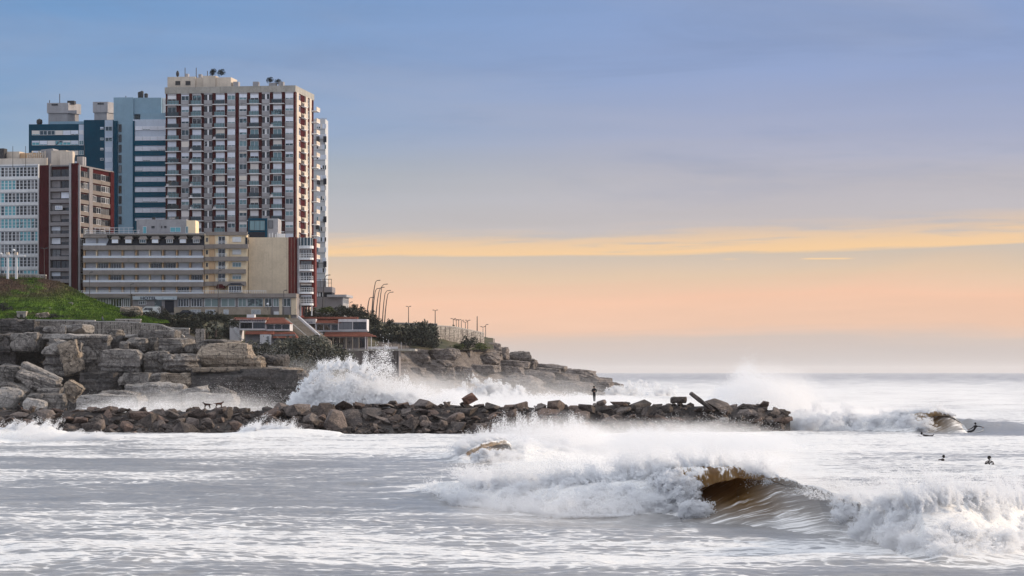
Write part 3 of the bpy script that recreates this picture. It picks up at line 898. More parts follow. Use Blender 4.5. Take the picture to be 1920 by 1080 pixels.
    big = [(548, 750, 758), (572, 722, 760), (592, 702, 762), (612, 688, 762), (640, 684, 762), (668, 698, 762), (700, 718, 762), (735, 735, 762), (775, 746, 762)]
    p = [splash(big, 395, int(80000 * K), 0.4, 1.5, 300, 41)]
    base = [tuple(P(px, py, 395 + r.normal() * 2)) for px, py in zip(np.linspace(565, 700, 60), np.interp(np.linspace(565, 700, 60), [565, 600, 650, 700], [730, 695, 690, 715]))]
    p.append(jets(np.array(base), int(15000 * K), (0.35, 0.2, 0.8), 0.4, 2.4, 42))
    p.append(mist([(560, 720), (600, 690), (640, 676), (700, 664), (738, 668), (770, 715), (900, 738)], [(560, 752), (900, 756)], 556, 900, 397, 14, int(16000 * K), 1.2, 43, 0.85, (30, 30), 30))
    drops('splash', 'tall white splash bursting beside the end of the long cliff slab', np.vstack(p), 0.085, white)
    sm = [(843, 744, 748), (850, 715, 750), (870, 698, 750), (900, 694, 750), (925, 704, 750), (950, 718, 750), (985, 735, 750)]
    p = [splash(sm, 560, int(26000 * K), 0.5, 1.7, 130, 51), mist([(700, 742), (800, 738), (980, 728), (1060, 736), (1200, 740)], [(700, 757), (1200, 757)], 640, 1240, 480, 90, int(22000 * K), 1.0, 52, 0.5, (90, 12), 50)]
    drops('splash', 'ragged white splash against the low rocks under the headland', np.vstack(p), 0.10, white)
    # tip of the headland
    tip = [(1140, 728, 738), (1165, 716, 740), (1195, 708, 742), (1230, 712, 742), (1270, 722, 740)]
    drops('splash', 'low foam washing round the tip of the headland', splash(tip, 740, int(16000 * K), 0.4, 1.5, 120, 61, 20), 0.11, white)

    # ---- spray behind the right end of the breakwater
    rt = [(1325, 742, 752), (1350, 712, 756), (1380, 690, 760), (1410, 684, 765), (1450, 696, 775), (1490, 714, 800), (1530, 728, 815), (1580, 740, 818), (1630, 762, 818)]
    p = [mist([(q[0], q[1]) for q in rt], [(q[0], q[2]) for q in rt], 1318, 1660, 330, 22, int(24000 * K), 0.9, 71, 0.85, (44, 30), 36),
         splash([(1480, 752, 815), (1510, 738, 818), (1560, 752, 820), (1620, 778, 820), (1680, 785, 818), (1722, 788, 808)], 303, int(60000 * K), 0.3, 1.2, 260, 72, 8)]
    px, b, H = path_pts(WAVE_FAR, (1660, 1775), 90, r, (-1, 1), (0.9, 1.05))
    p.append(jets(b, int(9000 * K), (-0.5, 0.5, 0.6), 0.25, 2.0, 73))
    drops('wave_spray', 'cloud of spray and white water off the right end of the breakwater', np.vstack(p), np.concatenate([np.full(len(p[0]), 0.062), np.full(len(p[1]), 0.055), np.full(len(p[2]), 0.045)]), white)

    # ---- mist over the rocks at left, in front of the bushes, and waves against the breakwater
    p = [mist([(120, 735), (200, 728), (330, 706), (430, 712), (560, 700)], [(120, 768), (560, 764)], 130, 575, 418, 24, int(2000 * K), 1.3, 81, 0.7, (60, 24), 60),
         mist([(440, 660), (500, 640), (600, 642), (680, 655)], [(440, 700), (680, 712)], 440, 690, 505, 10, int(1500 * K), 1.0, 82, 0.6, (50, 30), 60),
         mist([(140, 752), (260, 745), (340, 752)], [(140, 767), (340, 767)], 140, 345, 424, 6, int(2500 * K), 1.0, 83, 0.7, (30, 10), 30),
         mist([(560, 690), (760, 670), (900, 690), (1180, 720)], [(560, 745), (1180, 745)], 560, 1180, 575, 12, int(3000 * K), 1.6, 84, 0.6, (80, 30), 60)]
    drops('sea_mist', 'thin grey mist hanging over the wet rocks below the cliffs', np.vstack(p), 0.044, white)
    p = [mist([(-60, 826), (0, 812), (50, 797), (120, 802), (230, 812)], [(-60, 836), (0, 830), (230, 824)], -60, 235, 262, 5, int(20000 * K), 1.2, 91, 0.6, (40, 14), 40),
         mist([(440, 812), (475, 788), (510, 778), (560, 800), (620, 808)], [(440, 818), (620, 820)], 442, 622, 282, 4, int(12000 * K), 1.2, 92, 0.6, (30, 14), 20)]
    px, b, H = path_pts(WAVE_LEFT, (-60, 110), 60, r, (-2, 1), (0.5, 1.1))
    p.append(jets(b, int(8000 * K), (0.5, 0.5, 0.7), 0.25, 1.5, 93))
    px, b, H = path_pts(WAVE_LEFT, (450, 540), 40, r, (-1, 1), (0.5, 1.1))
    p.append(jets(b, int(6000 * K), (0.55, 0.5, 0.8), 0.25, 1.6, 94))
    drops('wave_spray', 'spray of the small waves breaking against the left half of the breakwater', np.vstack(p), 0.048, white)

SEA_COLS, SEA_STEP, SPRAY = 900, 0.8, 2.2
build_sea()
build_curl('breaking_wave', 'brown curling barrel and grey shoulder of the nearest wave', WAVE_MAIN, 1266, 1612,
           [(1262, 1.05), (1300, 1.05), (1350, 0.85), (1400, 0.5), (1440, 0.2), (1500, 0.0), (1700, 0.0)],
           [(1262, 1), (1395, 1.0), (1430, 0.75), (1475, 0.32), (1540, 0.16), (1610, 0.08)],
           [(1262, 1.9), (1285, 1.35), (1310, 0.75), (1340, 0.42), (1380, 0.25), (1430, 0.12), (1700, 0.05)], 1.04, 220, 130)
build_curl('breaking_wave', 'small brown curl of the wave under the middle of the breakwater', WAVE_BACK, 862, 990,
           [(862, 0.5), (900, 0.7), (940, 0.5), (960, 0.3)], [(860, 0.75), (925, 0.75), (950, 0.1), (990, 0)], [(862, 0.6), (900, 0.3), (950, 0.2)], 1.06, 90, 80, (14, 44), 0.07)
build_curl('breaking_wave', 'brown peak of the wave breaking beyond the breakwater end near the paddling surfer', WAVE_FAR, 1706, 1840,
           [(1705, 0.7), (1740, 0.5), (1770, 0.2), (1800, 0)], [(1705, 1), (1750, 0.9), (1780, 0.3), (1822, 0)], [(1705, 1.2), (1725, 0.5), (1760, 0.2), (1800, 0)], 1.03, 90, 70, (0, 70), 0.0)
build_spray()
build_mist()
# ================================================================== ROCK, LAND
def rock_mat(name, c1, c2, crack=1.0, strata=1.0, scale=0.35, stain=0.5, rnd=0.18, bump=0.25, wet=None, grass=None, tint=None):
    m, g, out = new_mat(name)
    b = g.n('ShaderNodeBsdfPrincipled')
    pos = g.n('ShaderNodeNewGeometry').outputs['Position']
    oi = g.n('ShaderNodeObjectInfo').outputs['Random']
    off = g.n('ShaderNodeVectorMath', operation='ADD')
    g.link(pos, off.inputs[0]); g.link(g.xyz(g.m('MULTIPLY', oi, 40.0), 0.0, 0.0), off.inputs[1])
    q = off.outputs[0]
    n1 = g.noise(q, scale, 6, 0.62, 0.6)
    n2 = g.noise(q, scale * 7, 5, 0.68)
    # bedding: thin layers, warped
    lay = g.noise(g.mapping(q, (0.10, 0.10, 2.2), (0.06, 0.05, 0)), 1.0, 5, 0.62, 0.4)
    col = g.mix(g.ss(g.m('ADD', g.m('MULTIPLY', n1, 0.55), g.m('MULTIPLY', n2, 0.45)), 0.38, 0.64), c2, c1)
    dark_l = g.m('MULTIPLY', g.ss(lay, 0.47, 0.40), 0.45 * strata)
    col = g.mix(dark_l, col, tuple(v * 0.35 for v in c2))
    v1 = g.n('ShaderNodeTexVoronoi', feature='DISTANCE_TO_EDGE')
    wob = g.n('ShaderNodeVectorMath', operation='MULTIPLY_ADD')
    g.link(g.noise(q, 0.9, 3, 0.6, 0, True), wob.inputs[0]); wob.inputs[1].default_value = (1.1, 1.1, 1.1); g.link(q, wob.inputs[2])
    g.link(g.mapping(wob.outputs[0], (0.55, 0.55, 0.34)), v1.inputs['Vector']); v1.inputs['Scale'].default_value = 1.0
    v2 = g.n('ShaderNodeTexVoronoi', feature='DISTANCE_TO_EDGE')
    g.link(g.mapping(wob.outputs[0], (1.5, 1.5, 1.1), (0.1, 0.25, 0)), v2.inputs['Vector']); v2.inputs['Scale'].default_value = 1.0
    line = g.m('MULTIPLY', g.ss(v1.outputs['Distance'], 0.030, 0.0), g.m('MULTIPLY', g.ss(n2, 0.36, 0.52), 0.95 * crack))
    line = g.m('MAXIMUM', line, g.m('MULTIPLY', g.ss(v2.outputs['Distance'], 0.05, 0.0), g.m('MULTIPLY', g.ss(n1, 0.46, 0.60), 0.65 * crack)))
    n3 = g.noise(q, 5.5, 4, 0.7)
    col = g.mix(g.m('MULTIPLY', g.ss(n3, 0.47, 0.36), 0.6), col, tuple(v * 0.3 for v in c2))
    col = g.mix(line, col, (0.02, 0.018, 0.018))
    st = g.noise(g.mapping(q, (1.1, 1.1, 0.10)), 1.0, 5, 0.66, 0.5)
    col = g.mix(g.m('MULTIPLY', g.ss(st, 0.5, 0.68), stain), col, (0.045, 0.04, 0.042))
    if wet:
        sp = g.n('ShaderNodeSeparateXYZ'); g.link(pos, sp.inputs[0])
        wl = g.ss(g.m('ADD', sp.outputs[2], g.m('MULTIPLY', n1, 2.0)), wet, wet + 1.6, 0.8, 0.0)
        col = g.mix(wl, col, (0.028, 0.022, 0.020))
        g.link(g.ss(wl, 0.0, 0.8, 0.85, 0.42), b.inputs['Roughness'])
    else:
        b.inputs['Roughness'].default_value = 0.8
    if tint:
        fr = g.m('FRACT', g.m('MULTIPLY', oi, 7.31))
        col = g.mix(g.ss(fr, 0.35, 1.0), col, g.mix(1.0, col, tint, 'MULTIPLY'))
    k = g.m('ADD', 1 - rnd, g.m('MULTIPLY', oi, 2 * rnd))
    col = g.mix(1.0, col, g.xyz(k, k, k), 'MULTIPLY')
    g.link(col, b.inputs['Base Color'])
    b.inputs['Specular IOR Level'].default_value = 0.3
    bp = g.n('ShaderNodeBump'); bp.inputs['Distance'].default_value = bump
    hgt = g.m('ADD', g.m('ADD', g.m('MULTIPLY', n2, 0.8), g.m('MULTIPLY', lay, 0.9 * strata)), g.m('MULTIPLY', line, -0.6))
    g.link(hgt, bp.inputs['Height']); g.link(bp.outputs[0], b.inputs['Normal'])
    g.link(b.outputs[0], out.inputs[0])
    return m

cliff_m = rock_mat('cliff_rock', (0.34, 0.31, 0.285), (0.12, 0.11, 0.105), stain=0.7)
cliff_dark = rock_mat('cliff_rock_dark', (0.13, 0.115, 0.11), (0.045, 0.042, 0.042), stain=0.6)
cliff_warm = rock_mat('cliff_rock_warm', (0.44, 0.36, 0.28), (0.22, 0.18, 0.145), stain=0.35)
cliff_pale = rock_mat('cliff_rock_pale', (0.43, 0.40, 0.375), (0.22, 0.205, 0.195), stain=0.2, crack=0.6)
head_m = rock_mat('headland_rock', (0.29, 0.25, 0.23), (0.125, 0.108, 0.10), stain=0.5, scale=0.25)
jetty_m = rock_mat('breakwater_rock', (0.19, 0.155, 0.138), (0.050, 0.042, 0.040), tint=(1.08, 0.90, 0.80), stain=0.35, strata=0.25, rnd=0.42, scale=0.7, bump=0.10, wet=0.4, crack=0.4)
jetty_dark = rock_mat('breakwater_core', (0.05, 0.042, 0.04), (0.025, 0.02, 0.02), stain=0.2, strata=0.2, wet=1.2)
red_rock = rock_mat('red_rock', (0.24, 0.12, 0.08), (0.12, 0.06, 0.045), stain=0.3, strata=0.3, scale=0.8, bump=0.08)
grass_m = None

def ribbon(name, rows, material, nx, ny, nz=0.0, ns=6.0, seed=0, label=None, kind='structure', pxr=None, terr=0.0, smooth=True):
    """surface lofted through several pixel polylines, each vertex at its own distance"""
    x0, x1 = pxr
    pxs = np.linspace(x0, x1, nx)
    R_ = []
    for row in rows:
        a = np.array(row, float)
        R_.append(np.stack([np.interp(pxs, a[:, 0], a[:, 1]), np.interp(pxs, a[:, 0], a[:, 2])], 1))
    R_ = np.array(R_)
    t = np.linspace(0, len(rows) - 1, ny)
    i = np.minimum(t.astype(int), len(rows) - 2); f = (t - i)[:, None, None]
    Q = R_[i] * (1 - f) + R_[i + 1] * f
    Yd = Q[..., 1]; X = (pxs[None, :] - CX) * Yd / F; Z = CZ + (HZ - Q[..., 0]) * Yd / F
    if nz:
        n = fbm(X / ns, Yd / ns * 0.7, Z / ns, o=5, seed=seed)
        w = np.sin(np.linspace(0, math.pi, ny))[:, None] * 0.8 + 0.2
        Z = Z + n * nz * w
        Yd = Yd + fbm(X / ns, Z / ns * 2.0, o=5, seed=seed + 9) * nz * 1.6 * w
    if terr:
        Yd = Yd + terr * fbm(X / 9, Z / 1.3, o=4, seed=seed + 3) + terr * 0.8 * np.round(fbm(X / 5, Z / 3, o=3, seed=seed + 4) * 3) / 3
    me = grid_mesh(name, np.stack([X, Yd, Z], -1).reshape(-1, 3), ny, nx, material, smooth)
    return tag(link(name, me), label, None, None, kind)

def block_mesh(name, sx, sy, sz, seed, material, n=18, rounding=0.08, chips=8, strata=0.05, rough=0.05, warp=0.0, tilt_top=0.0):
    """a quarried looking mass of rock: box with cut corners, layered faces and a rough skin"""
    rr = np.random.default_rng(seed)
    lin = np.linspace(-1, 1, n)
    V, Fc = [], []
    idx = {}
    def vid(p):
        k = tuple(np.round(p, 5))
        if k not in idx:
            idx[k] = len(V); V.append(p)
        return idx[k]
    for ax in range(3):
        for s in (-1, 1):
            for i in range(n - 1):
                for j in range(n - 1):
                    q = []
                    for (a, b) in ((i, j), (i + 1, j), (i + 1, j + 1), (i, j + 1)):
                        p = [0, 0, 0]; p[ax] = s; p[(ax + 1) % 3] = lin[a]; p[(ax + 2) % 3] = lin[b]
                        q.append(vid(tuple(p)))
                    Fc.append(q if s > 0 else q[::-1])
    V = np.array(V, float)
    # round the edges a little, cut chips off the corners
    L = np.linalg.norm(V, axis=1)[:, None]
    V = V * (1 - rounding) + V / L * 1.25 * rounding
    for _ in range(chips):
        nrm = rr.normal(size=3); nrm[2] *= 0.6; nrm /= np.linalg.norm(nrm)
        h = 1.02 + 0.28 * rr.random()
        d = V @ nrm
        ov = np.maximum(d - h, 0)
        V = V - ov[:, None] * nrm[None, :]
    V[:, 2] += tilt_top * V[:, 0] * (V[:, 2] > 0)
    S = np.array([sx / 2, sy / 2, sz / 2])
    Wd = V * S
    o = seed * 3.7
    lay = vn(Wd[:, 2] / max(0.5, sz * 0.13) + o, Wd[:, 2] * 0 + o, seed=seed)
    lay = np.round(lay * 2.5) / 2.5
    rad = Wd[:, :2] / (np.linalg.norm(Wd[:, :2], axis=1)[:, None] + 1e-6)
    m = min(sx, sz, sy)
    Wd[:, :2] += rad * (lay * strata * m)[:, None]
    n1 = fbm(Wd[:, 0] / (m * 0.5) + o, Wd[:, 1] / (m * 0.5), Wd[:, 2] / (m * 0.5), o=4, seed=seed + 1)
    n2 = fbm(Wd[:, 0] / (m * 0.17) + o, Wd[:, 1] / (m * 0.17), Wd[:, 2] / (m * 0.17), o=3, seed=seed + 2)
    Wd += V / np.linalg.norm(V, axis=1)[:, None] * (n1 * rough * 2.2 + np.round(n2 * 3) / 3 * rough * 0.5)[:, None] * m
    # fracture blocks: each cell of the face stands a little prouder or deeper, with open joints
    nc = int(6 + sx * sz * 0.35); nc = min(nc, 34)
    cp = (rr.random((nc, 3)) * 2 - 1) * S * 1.05
    wz = Wd + 0.18 * m * np.stack([n1, n2, n1], 1)
    dd = np.linalg.norm((wz[:, None, :] - cp[None]) * np.array([1.0, 0.8, 1.35]), axis=2)
    srt = np.sort(dd, axis=1); k1 = np.argmin(dd, axis=1)
    offc = rr.normal(size=nc)[k1] * 0.045 * m
    joint = np.clip(1 - (srt[:, 1] - srt[:, 0]) / (0.10 * m), 0, 1)
    Wd += V / np.linalg.norm(V, axis=1)[:, None] * (offc - joint * 0.05 * m)[:, None]
    if warp:
        Wd[:, 2] += warp * np.sin(Wd[:, 0] / sx * 3.0 + o)
    me = bpy.data.meshes.new(name)
    me.from_pydata(Wd.tolist(), [], Fc)
    me.update()
    me.materials.append(material)
    return me

def block(px0, py0, px1, py1, Y, depth, material, label, seed, rot=0.0, roll=0.0, cat='rock', name='rock_block', group=None, n=18, **kw):
    c = P((px0 + px1) / 2, (py0 + py1) / 2, Y)
    sx, sz = (px1 - px0) * Y / F, (py1 - py0) * Y / F
    me = block_mesh(name, sx, depth, sz, seed, material, n=n, **kw)
    o = link(name, me, None, (c.x, Y + depth / 2, c.z), (0, R(roll), R(rot)))
    return tag(o, label, cat, group)

def hull_rock(seed, n=14, flat=0.6):
    rr = np.random.default_rng(seed)
    bm = bmesh.new()
    for _ in range(n):
        d = rr.normal(size=3); d /= np.linalg.norm(d)
        d = np.sign(d) * np.abs(d) ** 0.7
        bm.verts.new((d[0], d[1] * 0.8, d[2] * flat))
    r_ = bmesh.ops.convex_hull(bm, input=bm.verts)
    bmesh.ops.delete(bm, geom=[v for v in bm.verts if not v.link_faces], context='VERTS')
    bmesh.ops.bevel(bm, geom=list(bm.edges), offset=0.025, segments=1, affect='EDGES', profile=0.5)
    bmesh.ops.recalc_face_normals(bm, faces=bm.faces)
    me = bpy.data.meshes.new('boulder')
    bm.to_mesh(me); bm.free()
    return me

# ---- left cliff: backing behind the blocks, coloured dark so their gaps look shaded
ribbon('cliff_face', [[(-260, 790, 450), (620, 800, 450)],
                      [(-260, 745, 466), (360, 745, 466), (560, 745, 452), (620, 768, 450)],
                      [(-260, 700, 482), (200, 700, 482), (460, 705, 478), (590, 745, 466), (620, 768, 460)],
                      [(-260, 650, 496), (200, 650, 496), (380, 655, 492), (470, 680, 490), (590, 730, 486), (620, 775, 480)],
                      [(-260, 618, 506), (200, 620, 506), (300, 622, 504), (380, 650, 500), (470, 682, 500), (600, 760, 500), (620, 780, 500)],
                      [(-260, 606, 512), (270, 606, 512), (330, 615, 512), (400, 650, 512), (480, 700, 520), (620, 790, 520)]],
       cliff_dark, 220, 70, 1.2, 7.0, 3, 'rock face behind the big blocks on the left, coloured dark for the shade in their gaps', pxr=(-260, 620), terr=1.1)

BL = [  # px0 py0 px1 py1 Y depth material seed label kwargs
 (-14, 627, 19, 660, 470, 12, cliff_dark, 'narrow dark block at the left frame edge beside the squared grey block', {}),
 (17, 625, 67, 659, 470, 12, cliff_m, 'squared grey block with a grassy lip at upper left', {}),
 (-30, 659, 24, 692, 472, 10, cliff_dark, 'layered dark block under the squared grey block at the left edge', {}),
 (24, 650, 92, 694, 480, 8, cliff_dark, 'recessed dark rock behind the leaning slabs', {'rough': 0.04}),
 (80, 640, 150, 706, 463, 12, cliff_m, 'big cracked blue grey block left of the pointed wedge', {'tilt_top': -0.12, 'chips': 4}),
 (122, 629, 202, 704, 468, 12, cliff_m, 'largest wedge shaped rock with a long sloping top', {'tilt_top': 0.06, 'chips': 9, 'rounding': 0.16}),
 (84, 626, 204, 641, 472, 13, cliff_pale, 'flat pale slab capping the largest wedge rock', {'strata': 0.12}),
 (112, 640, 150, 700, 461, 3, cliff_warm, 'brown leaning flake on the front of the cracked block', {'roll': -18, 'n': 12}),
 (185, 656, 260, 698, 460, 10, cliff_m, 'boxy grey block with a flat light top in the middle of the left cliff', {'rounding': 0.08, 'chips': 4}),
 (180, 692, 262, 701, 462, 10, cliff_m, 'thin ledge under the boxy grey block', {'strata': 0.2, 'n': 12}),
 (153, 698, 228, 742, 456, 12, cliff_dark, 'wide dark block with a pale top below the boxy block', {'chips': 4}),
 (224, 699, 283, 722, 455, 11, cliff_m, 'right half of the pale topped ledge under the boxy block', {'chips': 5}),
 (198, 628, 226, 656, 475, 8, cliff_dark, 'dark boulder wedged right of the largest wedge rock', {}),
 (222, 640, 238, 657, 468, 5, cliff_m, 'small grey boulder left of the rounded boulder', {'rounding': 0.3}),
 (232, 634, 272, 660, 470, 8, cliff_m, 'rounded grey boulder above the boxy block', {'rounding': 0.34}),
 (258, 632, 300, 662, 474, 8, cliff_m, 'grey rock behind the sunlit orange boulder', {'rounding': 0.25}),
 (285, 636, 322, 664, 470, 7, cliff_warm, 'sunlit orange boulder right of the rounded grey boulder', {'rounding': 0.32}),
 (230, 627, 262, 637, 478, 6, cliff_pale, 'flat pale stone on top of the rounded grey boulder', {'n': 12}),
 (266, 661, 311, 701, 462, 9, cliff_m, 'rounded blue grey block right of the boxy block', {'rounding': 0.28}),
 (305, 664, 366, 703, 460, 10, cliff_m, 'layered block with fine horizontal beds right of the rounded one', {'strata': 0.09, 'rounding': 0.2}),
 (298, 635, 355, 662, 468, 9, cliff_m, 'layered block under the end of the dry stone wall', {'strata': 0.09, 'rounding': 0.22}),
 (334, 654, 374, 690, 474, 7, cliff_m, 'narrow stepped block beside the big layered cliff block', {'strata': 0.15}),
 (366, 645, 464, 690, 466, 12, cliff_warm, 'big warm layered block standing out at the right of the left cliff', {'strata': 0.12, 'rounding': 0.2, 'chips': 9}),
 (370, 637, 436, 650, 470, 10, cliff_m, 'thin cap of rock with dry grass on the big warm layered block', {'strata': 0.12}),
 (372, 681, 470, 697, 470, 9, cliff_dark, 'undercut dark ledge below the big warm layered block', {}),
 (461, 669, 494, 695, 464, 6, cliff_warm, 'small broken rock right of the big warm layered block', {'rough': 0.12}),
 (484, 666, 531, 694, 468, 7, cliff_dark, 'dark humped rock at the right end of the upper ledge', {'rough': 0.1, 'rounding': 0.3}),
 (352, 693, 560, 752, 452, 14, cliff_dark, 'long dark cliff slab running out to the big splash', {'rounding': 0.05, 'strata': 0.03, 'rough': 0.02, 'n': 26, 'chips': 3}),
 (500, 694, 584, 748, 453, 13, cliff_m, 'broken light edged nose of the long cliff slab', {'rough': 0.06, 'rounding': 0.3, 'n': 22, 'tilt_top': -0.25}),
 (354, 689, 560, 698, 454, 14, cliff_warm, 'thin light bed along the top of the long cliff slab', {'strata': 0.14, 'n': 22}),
 (298, 701, 358, 738, 452, 9, cliff_warm, 'layered sunlit block left of the long cliff slab', {'strata': 0.09, 'rounding': 0.22}),
 (276, 699, 310, 716, 456, 8, cliff_m, 'ledge between the two layered blocks', {}),
 (-30, 686, 38, 722, 455, 10, cliff_m, 'grey slab with a light top at the left frame edge', {'rounding': 0.22}),
 (34, 692, 112, 712, 452, 5, cliff_pale, 'upper leaning slab with parallel beds at left', {'roll': 24, 'strata': 0.14, 'n': 18}),
 (30, 703, 104, 730, 449, 6, cliff_m, 'lower leaning slab with parallel beds at left', {'roll': 18, 'strata': 0.12}),
 (-30, 720, 56, 752, 447, 9, cliff_m, 'dark slab under the leaning slabs with a pale upper edge', {'rounding': 0.22}),
 (-20, 731, 36, 764, 443, 7, cliff_pale, 'pale cracked boulder at the lower left edge', {'rounding': 0.35, 'chips': 11}),
 (44, 739, 114, 768, 441, 7, cliff_m, 'flat rock with a light top left of the foam', {'rounding': 0.2}),
 (40, 749, 82, 772, 437, 5, cliff_pale, 'small pale rock near the crouching person', {'rounding': 0.4, 'roll': 14}),
 (112, 716, 148, 750, 448, 5, cliff_warm, 'broken sloping rock between the leaning slabs and the dark block', {'roll': 34}),
 (68, 728, 118, 742, 446, 6, cliff_m, 'thin dark step above the flat rock at lower left', {'n': 12}),
 (140, 741, 264, 775, 436, 9, cliff_pale, 'pale wave washed slab with foam running off it', {'rounding': 0.35, 'n': 20}),
 (188, 733, 260, 748, 440, 6, cliff_m, 'thin tilted slab on top of the wave washed slab', {'roll': 4, 'strata': 0.14}),
 (234, 721, 345, 760, 444, 8, cliff_pale, 'broad pale wet rock left of the long slab', {'rounding': 0.3, 'n': 20}),
 (338, 727, 388, 748, 440, 6, cliff_pale, 'pale slanting slab at the foot of the long slab', {'roll': -12, 'rounding': 0.2}),
 (345, 738, 440, 768, 434, 6, cliff_pale, 'low pale rock behind the two dogs', {'rounding': 0.35}),
 (400, 728, 440, 750, 440, 4, cliff_m, 'small pointed rock in front of the long slab', {'roll': 20, 'rounding': 0.3}),
 (-30, 600, 66, 626, 490, 9, cliff_dark, 'rough dark rock under the left end of the dry stone wall', {'rough': 0.1}),
 (62, 612, 116, 634, 482, 8, cliff_dark, 'dark ledge left of the flat pale ledge under the wall', {'rough': 0.08}),
 (78, 612, 118, 630, 478, 8, cliff_m, 'flat ledge with a light top under the wall', {'strata': 0.12}),
 (112, 608, 160, 626, 480, 8, cliff_pale, 'pale bedded ledge below the wall', {'strata': 0.22}),
 (200, 618, 226, 630, 478, 6, cliff_m, 'small block at the foot of the wall', {}),
 (256, 618, 280, 634, 476, 6, cliff_m, 'small dark block at the foot of the stepped wall', {}),
 (276, 619, 332, 636, 476, 7, cliff_m, 'flat rocks at the foot of the stepped wall', {'strata': 0.12}),
]
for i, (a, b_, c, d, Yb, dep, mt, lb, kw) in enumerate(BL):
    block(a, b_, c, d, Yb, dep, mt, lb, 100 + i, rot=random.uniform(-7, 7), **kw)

# ---- headland
ribbon('headland', [[(540, 800, 560), (900, 768, 640), (1190, 748, 760)],
                    [(540, 742, 590), (760, 738, 610), (900, 736, 650), (1000, 738, 690), (1100, 738, 730), (1180, 742, 768)],
                    [(540, 720, 598), (760, 716, 620), (880, 712, 655), (960, 716, 690), (1060, 722, 740), (1150, 733, 772), (1180, 743, 780)],
                    [(540, 690, 606), (740, 684, 628), (860, 680, 662), (950, 690, 700), (1020, 700, 745), (1090, 716, 770), (1150, 732, 782), (1180, 745, 790)],
                    [(540, 664, 614), (740, 656, 638), (840, 652, 664), (930, 656, 700), (1000, 686, 745), (1080, 706, 776), (1150, 728, 792), (1180, 746, 800)],
                    [(540, 650, 622), (740, 640, 648), (840, 644, 672), (920, 646, 704), (990, 680, 750), (1080, 704, 784), (1150, 727, 800), (1180, 746, 806)],
                    [(540, 660, 680), (740, 650, 700), (920, 652, 730), (1080, 712, 820), (1180, 760, 820)]],
       head_m, 300, 90, 1.2, 8.0, 23, 'rocky headland stepping down to the sea at right', pxr=(540, 1190), terr=1.4)
HB = [
 (904, 644, 938, 668, 700, 8, 'dark weathered block under the end of the headland wall'),
 (934, 652, 953, 674, 706, 6, 'upright square block on the headland skyline'),
 (950, 660, 994, 680, 716, 9, 'sloping rubble covered rock on the headland skyline'),
 (990, 674, 1007, 691, 722, 6, 'squared block at the end of the upper headland ledge'),
 (930, 676, 994, 691, 700, 9, 'long flat ledge in the middle of the headland'),
 (932, 689, 982, 712, 690, 9, 'dark flat faced slab under the long ledge'),
 (882, 662, 936, 684, 684, 9, 'pale broken block under the headland wall'),
 (855, 654, 886, 676, 676, 8, 'rounded block below the bush on the headland'),
 (858, 684, 936, 700, 672, 9, 'ledge above the ragged splash'),
 (986, 690, 1052, 702, 724, 9, 'thin flat slab right of the square block'),
 (1008, 684, 1062, 696, 738, 9, 'dark bedded slab on the lower skyline'),
 (976, 696, 1040, 714, 712, 9, 'low slab with a light top in the lower headland'),
 (1034, 700, 1084, 722, 740, 9, 'pitted pale slab in the lower headland'),
 (1058, 694, 1118, 712, 762, 9, 'sloping slab on the lower skyline'),
 (1086, 707, 1146, 734, 758, 9, 'dark slab near the tip of the headland'),
 (1128, 718, 1170, 735, 770, 8, 'last low slab at the tip of the headland'),
 (944, 707, 1016, 740, 672, 9, 'humped wet rock with foam behind the breakwater'),
 (1028, 716, 1114, 738, 716, 9, 'long low wet rock behind the standing person'),
 (752, 658, 800, 690, 640, 8, 'tall block at the corner of the promenade wall'),
 (796, 654, 862, 676, 650, 8, 'bedded block below the headland bushes'),
 (792, 678, 852, 712, 640, 8, 'smooth sloping rock in the headland cliff'),
 (738, 690, 798, 716, 632, 8, 'dark cliff block under the promenade'),
 (840, 690, 884, 716, 652, 8, 'fractured block left of the ragged splash'),
 (700, 716, 800, 740, 612, 8, 'low ledge at the water behind the big splash'),
 (782, 716, 872, 742, 620, 8, 'grey sloping shelf at the foot of the headland'),
 (560, 688, 640, 726, 600, 8, 'hazy rock shelf behind the big splash'),
 (640, 692, 742, 726, 606, 8, 'grey rock wall below the promenade'),
]
for i, (a, b_, c, d, Yb, dep, lb) in enumerate(HB):
    block(a, b_, c, d, Yb, dep, head_m, lb, 300 + i, rot=random.uniform(-12, 8), strata=0.07, rounding=0.22, n=18, rough=0.08, chips=12, roll=(5 if a > 960 else random.uniform(-2, 4)))

# ---- rock breakwater: boulders over a core coloured dark as shade for the crevices
JT = [(-140, 770), (0, 767), (200, 766), (400, 765), (470, 766), (560, 759), (700, 757), (860, 754), (1000, 758), (1110, 756), (1300, 755), (1400, 757), (1470, 768), (1500, 790)]
def jtop(px): return interp(px, JT)
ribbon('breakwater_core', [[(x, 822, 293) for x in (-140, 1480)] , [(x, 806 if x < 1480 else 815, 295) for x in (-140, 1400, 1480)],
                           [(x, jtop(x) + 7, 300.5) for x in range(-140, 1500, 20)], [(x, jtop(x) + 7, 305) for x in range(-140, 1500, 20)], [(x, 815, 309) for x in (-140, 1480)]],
       jetty_dark, 200, 18, 0.5, 2.0, 5, 'core of the rock breakwater, coloured dark for the shade between boulders', pxr=(-140, 1482))
HULLS = [hull_rock(500 + k, random.choice((11, 12, 13, 14, 16)), random.choice((0.35, 0.5, 0.65, 0.8))) for k in range(26)]
for h in HULLS:
    h.materials.append(jetty_m)
